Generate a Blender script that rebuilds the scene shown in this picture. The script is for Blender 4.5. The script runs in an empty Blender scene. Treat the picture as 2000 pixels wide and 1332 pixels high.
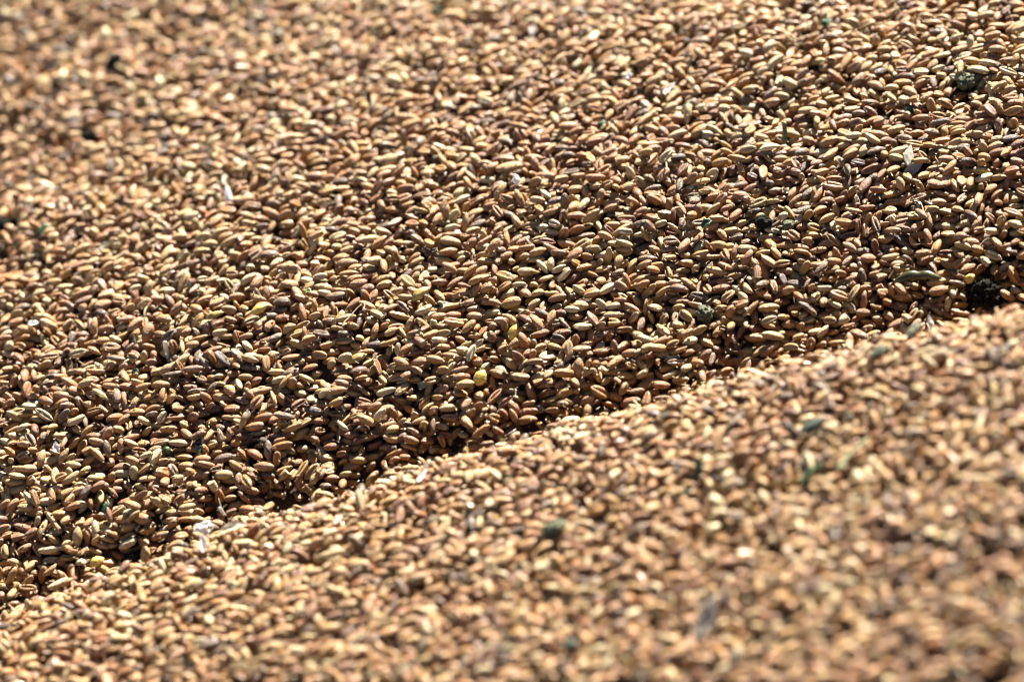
import bpy, math, random
import numpy as np
from mathutils import Vector, Matrix, Quaternion

SC = bpy.context.scene
COL = SC.collection
R = math.radians

# ------------------------------------------------------------------ camera
PITCH = R(30.0); DIST = 1.51
CAM = Vector((0.0, -DIST*math.cos(PITCH), DIST*math.sin(PITCH)))
cd = bpy.data.cameras.new('camera'); cam = bpy.data.objects.new('camera', cd); COL.objects.link(cam)
cam.location = CAM
cam.rotation_euler = (R(90)-PITCH, 0, 0)
cd.lens = 169.0; cd.sensor_width = 36.0
cd.clip_start = 0.02; cd.clip_end = 60.0
cd.dof.use_dof = True; cd.dof.focus_distance = 1.527; cd.dof.aperture_fstop = 5.4; cd.dof.aperture_blades = 0
SC.camera = cam

# ------------------------------------------------------------------ daylight
SUN_EL, SUN_AZ = 52.5, 25.0          # azimuth measured from +Y towards +X
world = bpy.data.worlds.new('World'); SC.world = world; world.use_nodes = True
nt = world.node_tree; bg = nt.nodes['Background']
sky = nt.nodes.new('ShaderNodeTexSky'); sky.sky_type = 'NISHITA'; sky.sun_disc = False
sky.sun_elevation = R(SUN_EL); sky.sun_rotation = R(SUN_AZ)
sky.air_density = 0.32; sky.dust_density = 0.1; sky.altitude = 1500
nt.links.new(sky.outputs[0], bg.inputs[0]); bg.inputs[1].default_value = 0.05
sd = bpy.data.lights.new('sun', 'SUN'); sun = bpy.data.objects.new('sun', sd); COL.objects.link(sun)
sd.energy = 5.0; sd.angle = R(0.5); sd.color = (1.0, 0.96, 0.87)
sdir = Vector((math.cos(R(SUN_EL))*math.sin(R(SUN_AZ)), math.cos(R(SUN_EL))*math.cos(R(SUN_AZ)), math.sin(R(SUN_EL))))
sun.rotation_euler = sdir.to_track_quat('Z', 'Y').to_euler(); sun.location = sdir*3
SC.view_settings.view_transform = 'Standard'; SC.view_settings.look = 'None'
SC.view_settings.exposure = 2.65; SC.view_settings.gamma = 1.0; SC.view_settings.use_curve_mapping = False
SC.render.engine = 'CYCLES'
SC.cycles.use_denoising = True; SC.cycles.filter_width = 1.1
SC.cycles.max_bounces = 6; SC.cycles.diffuse_bounces = 1; SC.cycles.glossy_bounces = 2

# ------------------------------------------------------------------ shape of the heap (metres)
CF = [-0.05757806, 0.16737972, 0.60467349, -0.01364207, 0.10850702, -0.32237109, 0.00724055, 0.00238328, -0.04834163, 0.06661489]
CN = [0.00246955, 0.35600886, 0.05091852, 0.01923821, 0.03767526, -0.02618489]
NR = np.random.default_rng(11)
_WL = np.concatenate([NR.uniform(0.012, 0.03, 14), NR.uniform(0.04, 0.09, 6)])
_AN = NR.uniform(0, 2*math.pi, 20); _PH = NR.uniform(0, 2*math.pi, 20)

PITS = [(0.1478, -0.0022, 0.009, 0.0075), (0.0801, -0.0039, 0.008, 0.004), (0.0674, -0.005, 0.006, 0.003), (-0.0914, -0.0291, 0.007, 0.004), (-0.0193, -0.0166, 0.008, 0.004), (0.0288, -0.0156, 0.006, 0.003), (-0.1172, -0.0442, 0.007, 0.0035), (-0.0706, -0.0271, 0.007, 0.003), (0.0468, 0.0101, 0.006, 0.0025), (-0.0452, -0.002, 0.006, 0.002), (0.1464, 0.0703, 0.006, 0.003), (-0.144, -0.044, 0.007, 0.003), (0.0016, -0.0138, 0.006, 0.003), (-0.1319, -0.0256, 0.006, 0.003), (0.1169, -0.0011, 0.006, 0.003)]

def noise2(x, y):
    s = 0
    for w, a, p in zip(_WL, _AN, _PH):
        k = 2*math.pi/w
        s = s + np.sin(k*(x*math.cos(a)+y*math.sin(a))+p)*(w/0.03)**0.6
    return s/4.5

def cubic(c, x, y):
    x = x*10; y = y*10
    r = c[0]+c[1]*x+c[2]*y+c[3]*x*x+c[4]*x*y+c[5]*y*y
    if len(c) > 6: r = r+c[6]*x**3+c[7]*x*x*y+c[8]*x*y*y+c[9]*y**3
    return r/10

def clamped(c, x, y, b):
    xc = np.clip(x, b[0], b[1]); yc = np.clip(y, b[2], b[3]); e = 1e-3
    f = cubic(c, xc, yc)
    gx = (cubic(c, xc+e, yc)-cubic(c, xc-e, yc))/(2*e); gy = (cubic(c, xc, yc+e)-cubic(c, xc, yc-e))/(2*e)
    return f+gx*(x-xc)*0.5+gy*(y-yc)*0.6

def height(x, y):
    far = clamped(CF, x, y, (-0.18, 0.18, -0.04, 0.235))
    near = clamped(CN, x, y, (-0.16, 0.15, -0.2, -0.03))
    xc = np.clip(x, -0.2, 0.2)
    t = y-(-0.7241*xc*xc+0.0222*xc-0.0469)
    w = 0.013
    near = near-0.95*(np.sqrt(t*t+w*w)+t)/2
    h = 0.5*(far+near+np.sqrt((far-near)**2+0.006**2))-0.0015
    band = np.exp(-((t-0.030)/0.022)**2)          # the loose foot of the slope
    h = h+(0.0004+0.0004/(1+np.exp(-(t-0.008)/0.003))+0.0013*band)*noise2(x, y)
    for px, py, rad, dep in PITS:
        h = h-dep*np.exp(-((x-px)**2+(y-py)**2)/rad**2)
    return h

def frame(x, y):
    e = 1.5e-3
    hx = (height(x+e, y)-height(x-e, y))/(2*e); hy = (height(x, y+e)-height(x, y-e))/(2*e)
    n = np.stack([-hx, -hy, np.ones_like(hx)], -1); n /= np.linalg.norm(n, axis=-1, keepdims=True)
    v = np.stack([np.zeros_like(hy), np.ones_like(hy), hy], -1); v /= np.linalg.norm(v, axis=-1, keepdims=True)
    u = np.cross(v, n)
    return u, v, n

# the settled layer of grains is laid over the heap along its arc length
_gx = np.linspace(-0.6, 0.6, 121); _gy = np.linspace(-0.7, 0.8, 1501)
_H = height(_gx[:, None]+0*_gy[None], _gy[None]+0*_gx[:, None])
_ds = np.sqrt((_gy[1]-_gy[0])**2+np.diff(_H, axis=1)**2)
_arc = np.concatenate([np.zeros((121, 1)), np.cumsum(_ds, 1)], 1)
_i0 = np.argmin(abs(_gy)); _arc -= _arc[:, _i0:_i0+1]

def from_bed(u, v):
    x = u*0.985
    y = np.empty_like(x)
    fi = np.clip((x-_gx[0])/(_gx[1]-_gx[0]), 0, 119.999); i = fi.astype(int); fr = fi-i
    for k in range(121):
        m = (i == k)
        if m.any():
            y[m] = np.interp(v[m], _arc[k], _gy)*(1-fr[m])+np.interp(v[m], _arc[min(k+1, 120)], _gy)*fr[m]
    return x, y

# ------------------------------------------------------------------ materials
def mat(name):
    m = bpy.data.materials.new(name); m.use_nodes = True
    return m, m.node_tree, m.node_tree.nodes['Principled BSDF']

def ramp(nt, stops, interp='LINEAR'):
    r = nt.nodes.new('ShaderNodeValToRGB'); cr = r.color_ramp; cr.interpolation = interp
    while len(cr.elements) < len(stops): cr.elements.new(0.5)
    for e, (p, c) in zip(cr.elements, stops):
        e.position = p; e.color = (*c, 1)
    return r

def grain_material():
    m, nt, b = mat('wheat_skin')
    N, L = nt.nodes, nt.links
    at = N.new('ShaderNodeAttribute'); at.attribute_name = 'tint'
    sp = N.new('ShaderNodeSeparateColor'); L.new(at.outputs['Color'], sp.inputs[0])
    lc = N.new('ShaderNodeAttribute'); lc.attribute_name = 'local'      # grain's own coordinates, offset per grain
    tone = ramp(nt, TONES); L.new(sp.outputs[0], tone.inputs[0])
    # dusty mottling of the skin
    n1 = N.new('ShaderNodeTexNoise'); n1.inputs['Scale'].default_value = 0.9; n1.inputs['Detail'].default_value = 4; n1.inputs['Roughness'].default_value = 0.6
    L.new(lc.outputs['Vector'], n1.inputs['Vector'])
    r1 = ramp(nt, [(0.42, (0, 0, 0)), (0.66, (1, 1, 1))]); L.new(n1.outputs[0], r1.inputs[0])
    mul = N.new('ShaderNodeMath'); mul.operation = 'MULTIPLY'; L.new(r1.outputs[0], mul.inputs[0]); L.new(sp.outputs[1], mul.inputs[1])
    mx = N.new('ShaderNodeMix'); mx.data_type = 'RGBA'; mx.inputs['B'].default_value = (0.34, 0.222, 0.102, 1)
    L.new(mul.outputs[0], mx.inputs['Factor']); L.new(tone.outputs[0], mx.inputs['A'])
    # greyish germ and brush ends (t = 0..1 along the grain)
    tr = ramp(nt, [(0.0, (.85, .85, .85)), (0.10, (.35, .35, .35)), (0.22, (0, 0, 0)), (0.80, (0, 0, 0)), (0.97, (.75, .75, .75))]); L.new(sp.outputs[2], tr.inputs[0])
    mx2 = N.new('ShaderNodeMix'); mx2.data_type = 'RGBA'; mx2.inputs['B'].default_value = (0.19, 0.145, 0.09, 1)
    tm = N.new('ShaderNodeMath'); tm.operation = 'MULTIPLY'; tm.inputs[1].default_value = 0.7; L.new(tr.outputs[0], tm.inputs[0])
    L.new(tm.outputs[0], mx2.inputs['Factor']); L.new(mx.outputs['Result'], mx2.inputs['A'])
    # broken faces: floury white
    mx3 = N.new('ShaderNodeMix'); mx3.data_type = 'RGBA'; mx3.inputs['B'].default_value = (0.37, 0.29, 0.17, 1)
    L.new(at.outputs['Alpha'], mx3.inputs['Factor']); L.new(mx2.outputs['Result'], mx3.inputs['A'])
    # fine streaks
    n2 = N.new('ShaderNodeTexNoise'); n2.inputs['Scale'].default_value = 3.2; n2.inputs['Detail'].default_value = 3
    mp = N.new('ShaderNodeMapping'); mp.inputs['Scale'].default_value = (0.35, 1.3, 1.3); L.new(lc.outputs['Vector'], mp.inputs[0]); L.new(mp.outputs[0], n2.inputs['Vector'])
    hs = N.new('ShaderNodeHueSaturation'); L.new(mx3.outputs['Result'], hs.inputs['Color'])
    mr = N.new('ShaderNodeMapRange'); mr.inputs['From Min'].default_value = 0.3; mr.inputs['From Max'].default_value = 0.7; mr.inputs['To Min'].default_value = 0.78; mr.inputs['To Max'].default_value = 1.15
    L.new(n2.outputs[0], mr.inputs[0]); L.new(mr.outputs[0], hs.inputs['Value'])
    L.new(hs.outputs[0], b.inputs['Base Color'])
    rr = N.new('ShaderNodeMapRange'); rr.inputs['To Min'].default_value = 0.32; rr.inputs['To Max'].default_value = 0.6; L.new(n1.outputs[0], rr.inputs[0]); L.new(rr.outputs[0], b.inputs['Roughness'])
    b.inputs['Specular IOR Level'].default_value = 0.5
    b.inputs['Coat Weight'].default_value = 0.22; b.inputs['Coat Roughness'].default_value = 0.24
    b.inputs['Subsurface Weight'].default_value = 0.0
    # dark specks and scuffs
    n4 = N.new('ShaderNodeTexNoise'); n4.inputs['Scale'].default_value = 1.7; n4.inputs['Detail'].default_value = 5; n4.inputs['Roughness'].default_value = 0.7
    mp4 = N.new('ShaderNodeMapping'); mp4.inputs['Location'].default_value = (31, 7, 13); L.new(lc.outputs['Vector'], mp4.inputs[0]); L.new(mp4.outputs[0], n4.inputs['Vector'])
    r4 = ramp(nt, [(0.56, (0, 0, 0)), (0.68, (.65, .65, .65))]); L.new(n4.outputs[0], r4.inputs[0])
    mx4 = N.new('ShaderNodeMix'); mx4.data_type = 'RGBA'; mx4.inputs['B'].default_value = (0.085, 0.045, 0.018, 1)
    L.new(r4.outputs[0], mx4.inputs['Factor']); L.new(hs.outputs[0], mx4.inputs['A']); L.new(mx4.outputs['Result'], b.inputs['Base Color'])
    # wrinkles
    n3 = N.new('ShaderNodeTexNoise'); n3.inputs['Scale'].default_value = 2.2; n3.inputs['Detail'].default_value = 4; n3.inputs['Roughness'].default_value = 0.65
    L.new(lc.outputs['Vector'], n3.inputs['Vector'])
    bp = N.new('ShaderNodeBump'); bp.inputs['Strength'].default_value = 1.0; bp.inputs['Distance'].default_value = 0.00055
    L.new(n3.outputs[0], bp.inputs['Height']); L.new(bp.outputs[0], b.inputs['Normal'])
    return m
TONES = [(0.0, (0.042, 0.013, 0.002)), (0.15, (0.138, 0.037, 0.004)), (0.38, (0.262, 0.087, 0.008)), (0.60, (0.298, 0.134, 0.016)), (0.80, (0.335, 0.205, 0.060)), (1.0, (0.43, 0.335, 0.175))]
M_GRAIN = grain_material()

def simple(name, c0, c1, scale=600, rough=0.6, bump=0.3, dist=0.0003, sub=0.0, trans=0.0, spec=0.4, detail=5):
    m, nt, b = mat(name); N, L = nt.nodes, nt.links
    tc = N.new('ShaderNodeTexCoord')
    n = N.new('ShaderNodeTexNoise'); n.inputs['Scale'].default_value = scale; n.inputs['Detail'].default_value = detail
    L.new(tc.outputs['Object'], n.inputs['Vector'])
    r = ramp(nt, [(0.35, c0), (0.65, c1)]); L.new(n.outputs[0], r.inputs[0]); L.new(r.outputs[0], b.inputs['Base Color'])
    b.inputs['Roughness'].default_value = rough; b.inputs['Specular IOR Level'].default_value = spec
    bp = N.new('ShaderNodeBump'); bp.inputs['Strength'].default_value = bump; bp.inputs['Distance'].default_value = dist
    L.new(n.outputs[0], bp.inputs['Height']); L.new(bp.outputs[0], b.inputs['Normal'])
    if trans:      # thin papery tissue lets the sun through
        tr = N.new('ShaderNodeBsdfTranslucent'); L.new(r.outputs[0], tr.inputs[0]); ms = N.new('ShaderNodeMixShader'); ms.inputs[0].default_value = trans
        out = N['Material Output']; L.new(b.outputs[0], ms.inputs[1]); L.new(tr.outputs[0], ms.inputs[2]); L.new(ms.outputs[0], out.inputs['Surface'])
    return m

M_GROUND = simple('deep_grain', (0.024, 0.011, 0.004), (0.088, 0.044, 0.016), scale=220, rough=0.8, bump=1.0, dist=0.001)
M_YELLOW = simple('yellow_hull', (0.384, 0.248, 0.032), (0.480, 0.344, 0.080), scale=900)
M_YGREEN = simple('yellow_green_hull', (0.192, 0.136, 0.028), (0.288, 0.216, 0.056), scale=900)
M_PALE = simple('pale_husk', (0.440, 0.384, 0.272), (0.576, 0.528, 0.416), scale=800, trans=0.5)
M_GREYHUSK = simple('grey_husk', (0.272, 0.248, 0.192), (0.440, 0.408, 0.336), scale=900, trans=0.5)
M_WHITE = simple('white_husk', (0.74, 0.73, 0.70), (0.82, 0.82, 0.80), scale=700, rough=0.45, trans=0.5)
M_STRAW = simple('straw', (0.368, 0.288, 0.144), (0.480, 0.400, 0.224), scale=900)
M_GREEN = simple('green_leaf', (0.008, 0.026, 0.006), (0.024, 0.060, 0.016), scale=700, rough=0.5)
M_LGREEN = simple('light_green_leaf', (0.128, 0.256, 0.056), (0.224, 0.360, 0.112), scale=700, rough=0.5)
M_STEM = simple('green_stem', (0.040, 0.068, 0.016), (0.096, 0.120, 0.040), scale=400, rough=0.5)
M_STEMDRY = simple('dry_stem', (0.152, 0.152, 0.064), (0.256, 0.224, 0.112), scale=400, rough=0.6)
M_SOIL = simple('dark_soil', (0.003, 0.003, 0.002), (0.014, 0.014, 0.008), scale=900, rough=0.85, bump=1.0, dist=0.0006, spec=0.08)
M_CRUMB = simple('grey_green_crumb', (0.028, 0.032, 0.014), (0.096, 0.096, 0.048), scale=900, rough=0.85, bump=1.0, dist=0.0005)
M_TEAL = simple('teal_crumb', (0.014, 0.022, 0.014), (0.040, 0.050, 0.032), scale=900, rough=0.8, bump=0.8, dist=0.0005)
M_POD = simple('olive_pod', (0.018, 0.019, 0.005), (0.068, 0.064, 0.014), scale=350, rough=0.35)
M_STONE = simple('stone', (0.028, 0.032, 0.018), (0.080, 0.084, 0.048), scale=900, rough=0.85, bump=1.0, dist=0.0006)
M_BRAN = simple('bran', (0.240, 0.152, 0.064), (0.496, 0.400, 0.240), scale=300, trans=0.35)
M_LILAC = simple('lilac_flake', (0.496, 0.496, 0.528), (0.608, 0.608, 0.640), scale=500, rough=0.5, trans=0.5)

# ------------------------------------------------------------------ one grain of wheat
SHAPES = [(6.4, 3.3, 3.0), (6.8, 3.0, 2.7), (6.0, 3.4, 3.1), (5.6, 2.9, 2.6), (7.0, 3.2, 2.8), (6.2, 2.6, 2.3), (5.2, 3.1, 2.8), (6.6, 3.6, 3.2)]

def grain_template(shape, var, nr, ns):
    """verts (mm), quads/tris, t (0..1 along the grain), cut flag"""
    L, W, H = SHAPES[shape]; L *= 0.95; W *= 0.93; H *= 0.94; rg = random.Random(shape*17+var*101+5)
    cut = 0.30 if var == 3 else None            # a broken kernel
    shriv = (0.04, 0.065, 0.13, 0.07)[var]
    ph = [rg.uniform(0, 6.28) for _ in range(8)]
    bend = rg.uniform(0.02, 0.10)*(1 if rg.random() < .8 else -1); cd_ = rg.uniform(0.55, 0.85); bl = rg.uniform(2.2, 3.4)
    # rings packed towards the ends, angles packed towards the crease (-90 deg)
    ts = [-math.cos(math.pi*(i+0.5)/(nr)) for i in range(nr)]
    ts = [math.copysign(abs(t)**0.93, t) for t in ts]
    if cut is not None: ts = [-1+(t+1)*0.5*(1+cut) for t in ts]
    th = []
    for k in range(ns):
        a = 2*math.pi*k/ns
        th.append(-math.pi/2+a-0.38*math.sin(a))
    V = []; T = []; C = []
    def ring(t, sc=1.0, c=0.0, ex=0.0):
        a = abs(t)
        p = (1-min(a, 1)**2.0)**0.66 if t < 0 else (1-min(a, 1)**bl)**0.52
        p *= (1.0-0.05*t)
        for an in th:
            y = math.cos(an); z = math.sin(an)
            r = 1+shriv*(math.sin(2.2*t+ph[0]+2*an)*0.6+math.sin(1.2*t+ph[1]-an*4)*0.5+math.sin(4*t+ph[2]+3*an)*0.35)
            # flat cheeks on the ventral side and the crease between them
            da = (an+math.pi/2+math.pi) % (2*math.pi)-math.pi
            crease = math.exp(-(da/0.27)**2)*cd_*(1-a**4)
            vent = 0.10*math.exp(-((abs(da)-0.62)/0.35)**2)
            r = r-crease+vent
            zz = z*(0.80 if z < 0 else 1.0)
            # germ: an oval dent with a raised shield on the dorsal side near the pointed end
            if t < -0.45 and z > 0.2:
                g = math.exp(-(((t+0.80)/0.16)**2+(y/0.45)**2)); g2 = math.exp(-(((t+0.86)/0.08)**2+(y/0.25)**2))
                r -= 0.20*g-0.16*g2
            V.append(((t+ex)*L/2*1.0, y*r*p*sc*W/2, zz*r*p*sc*H/2-bend*H*t*t))
            T.append((t+1)/2); C.append(c)
    F = []
    V.append((-L/2*0.99, 0, -bend*H)); T.append(0); C.append(0)
    for i, t in enumerate(ts): ring(t)
    n = len(ts)
    if cut is not None:
        ring(ts[-1], 0.96, 1.0); n += 1
    tl = ts[-1] if cut is not None else 1.0
    V.append((tl*L/2*(0.985 if cut is None else 0.9), 0, -bend*H*tl*tl)); T.append((tl+1)/2); C.append(0 if cut is None else 1.0)
    for k in range(ns):
        F.append((0, 1+(k+1) % ns, 1+k))
    for i in range(n-1):
        for k in range(ns):
            a = 1+i*ns+k; b = 1+i*ns+(k+1) % ns
            F.append((a, b, b+ns, a+ns))
    last = len(V)-1
    for k in range(ns):
        F.append((last, 1+(n-1)*ns+k, 1+(n-1)*ns+(k+1) % ns))
    V = np.array(V)*1e-3
    if cut is not None:   # jagged break
        m = np.array(C) > 0; V[m, 0] += np.array([rg.uniform(-.35, .35) for _ in range(m.sum())])*1e-3
    Fl = np.concatenate([np.array(f) for f in F]); Fn = np.array([len(f) for f in F])
    return V, Fl, Fn, np.array(T), np.array(C)

def build_mesh(name, parts, material):
    """parts: (template, rot 3x3, pos, scale, tint r, dust g, offset) -> one mesh with the tint and local attributes"""
    Vs, Ls, Ns, A, LC = [], [], [], [], []
    base = 0
    for tp, Rm, pos, s, r, g, off in parts:
        V, Fl, Fn, T, C = tp
        Vs.append((V*s)@Rm.T+pos); Ls.append(Fl+base); Ns.append(Fn); base += len(V)
        a = np.empty((len(V), 4), np.float32); a[:, 0] = r; a[:, 1] = g; a[:, 2] = T; a[:, 3] = C; A.append(a)
        LC.append(V*1e3+off)
    V = np.concatenate(Vs); Fl = np.concatenate(Ls); Fn = np.concatenate(Ns)
    me = bpy.data.meshes.new(name)
    me.vertices.add(len(V)); me.vertices.foreach_set('co', V.astype(np.float32).ravel())
    me.loops.add(len(Fl)); me.loops.foreach_set('vertex_index', Fl.astype(np.int32))
    me.polygons.add(len(Fn)); me.polygons.foreach_set('loop_start', np.concatenate([[0], np.cumsum(Fn)[:-1]]).astype(np.int32))
    me.polygons.foreach_set('loop_total', Fn.astype(np.int32))
    me.polygons.foreach_set('use_smooth', np.ones(len(Fn), bool))
    at = me.attributes.new('tint', 'FLOAT_COLOR', 'POINT'); at.data.foreach_set('color', np.concatenate(A).ravel())
    at = me.attributes.new('local', 'FLOAT_VECTOR', 'POINT'); at.data.foreach_set('vector', np.concatenate(LC).astype(np.float32).ravel())
    me.update(); me.materials.append(material)
    return me

HI = {(s, v): grain_template(s, v, 13, 18) for s in range(8) for v in range(4)}
MID = {(s, v): grain_template(s, v, 9, 12) for s in range(8) for v in range(4)}
XLO = {(s, v): grain_template(s, v, 5, 6) for s in range(8) for v in range(3)}
LO = {(s, v): grain_template(s, v, 6, 8) for s in range(8) for v in range(4)}

# ------------------------------------------------------------------ ground under the grains
def tag(o, label=None, cat=None, group=None, kind=None):
    for k, v in (('label', label), ('category', cat), ('group', group), ('kind', kind)):
        if v: o[k] = v
    return o

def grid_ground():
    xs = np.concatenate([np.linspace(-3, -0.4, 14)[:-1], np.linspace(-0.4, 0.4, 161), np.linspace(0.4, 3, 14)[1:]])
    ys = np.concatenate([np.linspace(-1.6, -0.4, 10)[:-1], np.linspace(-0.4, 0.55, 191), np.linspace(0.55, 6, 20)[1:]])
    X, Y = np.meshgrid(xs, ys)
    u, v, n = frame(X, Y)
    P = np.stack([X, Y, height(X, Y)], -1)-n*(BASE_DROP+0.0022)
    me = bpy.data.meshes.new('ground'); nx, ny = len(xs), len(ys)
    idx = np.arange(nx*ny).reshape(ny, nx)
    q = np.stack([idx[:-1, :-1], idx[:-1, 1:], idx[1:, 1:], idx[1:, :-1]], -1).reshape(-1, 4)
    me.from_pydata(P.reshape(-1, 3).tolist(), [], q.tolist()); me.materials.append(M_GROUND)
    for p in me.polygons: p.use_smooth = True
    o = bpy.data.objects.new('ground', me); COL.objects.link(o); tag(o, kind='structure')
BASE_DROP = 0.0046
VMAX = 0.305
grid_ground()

# ------------------------------------------------------------------ the settled grains
# every grain as it came to rest, row by row up the heap: step along the row, place in the row, height, turn and shape
ROWS = [
0,0,9,3269,9,3256,11,3282,15,3157,18,3019,21,2940,19,2888,22,2862,24,2681,26,2724,36,2574,31,2559,37,2388,37,2380,38,2172,51,2029,54,1991,52,1940,44,1937,
66,1884,54,1690,67,1710,62,1476,63,1534,60,1428,68,1456,67,1278,74,1258,64,1030,77,976,89,960,81,874,75,762,85,720,86,678,96,657,80,694,93,643,88,664,
89,642,87,654,92,658,78,627,86,665,93,642,76,658,85,635,79,603,74,674,77,606,64,658,71,639,66,591,50,585,42,592,33,567,35,574,34,569,35,574,
34,560,36,581,47,553,33,555,41,577,54,566,51,565,58,563,65,569,71,537,71,556,79,535,94,562,91,529,94,541,101,524,98,587,102,560,103,573,105,542,
97,562,106,521,92,554,105,532,96,521,103,525,100,523,101,513,96,557,108,503,95,523,100,535,95,494,108,508,91,496,111,555,93,479,99,496,96,498,103,488,
90,486,101,506,93,490,98,483,86,518,105,459,97,491,90,505,98,444,95,457,94,474,98,471,84,485,101,458,99,468,105,469,86,463,78,521,99,444,79,467,
79,447,76,486,89,422,78,425,69,462,70,435,60,407,67,440,63,444,62,401,59,425,60,436,63,425,54,382,58,410,55,404,48,436,34,398,52,435,44,466,
44,372,32,415,35,377,33,389,32,420,29,375,27,455,22,371,24,415,18,390,18,367,14,382,12,378,8,383,9,353,5,405,4,337,0,0,0,0,0,0,
0,0,0,0,0,0,0,0,0,0,0,0,0,0,0,0,0,0,0,0,0,0,0,0,
]
LARGEST = [
54,1411,112,356,225,377,2799,57,971,6111,1467,297,335,4722,4480,23,1488,2435,463,402,2010,61,6002,2008,496,4167,2607,260,199,114,4707,1909,2555,2340,5539,3003,968,612,594,60,
5455,4959,591,349,251,7239,1020,209,1642,1148,35,2313,1918,5792,4656,4597,1599,7283,4108,3828,97,7673,4251,3476,2055,322,4681,2753,1565,1406,6999,978,715,6127,885,772,8410,5295,4612,1109,
228,2420,1178,1076,939,26,17,8349,6953,3876,517,7470,6014,5206,4015,1338,1282,208,70,7837,2990,2156,275,269,2110,4864,4538,4053,4004,1882,193,2167,4437,3667,1077,585,6186,4499,1248,1185,
962,625,144,4300,3561,2473,48,8974,6677,5413,3967,1837,1396,473,148,7,1628,1343,1230,816,3,5972,5210,3896,2785,1689,1349,1261,825,705,489,1491,1029,189,118,5945,4009,3546,3012,770,
7805,7648,5070,3280,2254,1895,1750,1637,1515,116,64,9022,8502,4936,4908,4242,2624,2354,2329,2087,1120,1106,874,616,249,6857,6050,3405,2621,2140,1394,1194,1161,882,700,403,56,7590,6662,4234,
3993,3708,3133,2111,876,6413,5346,4583,2870,2628,804,775,536,347,318,232,7459,6259,5614,3790,3206,1701,649,374,7970,7127,5552,3899,2294,1448,913,873,182,7929,7643,5012,4502,2788,2708,2124,
1983,1433,1424,745,519,8225,5506,5158,4078,3053,2878,1703,1686,1317,236,160,141,133,5744,5384,5273,5164,5098,4708,4452,2269,1463,1434,910,906,756,641,546,32,7529,6245,5096,4156,4096,3442,
2502,645,7760,7437,6548,6208,5696,4666,3960,3182,3091,2619,2310,2218,1964,1855,1848,1239,950,698,202,8600,6957,6885,5694,5199,4225,3984,3796,2129,1355,1066,1064,371,51,8300,6315,5500,4086,4069,
3555,2658,1697,1470,1026,917,617,552,439,8406,7794,6700,5978,5361,4203,4152,3914,3665,3468,2771,2594,2012,1302,1082,778,10220,9692,9069,8874,5906,5208,5072,4893,4620,4594,1892,1578,1262,652,341,
]
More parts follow.
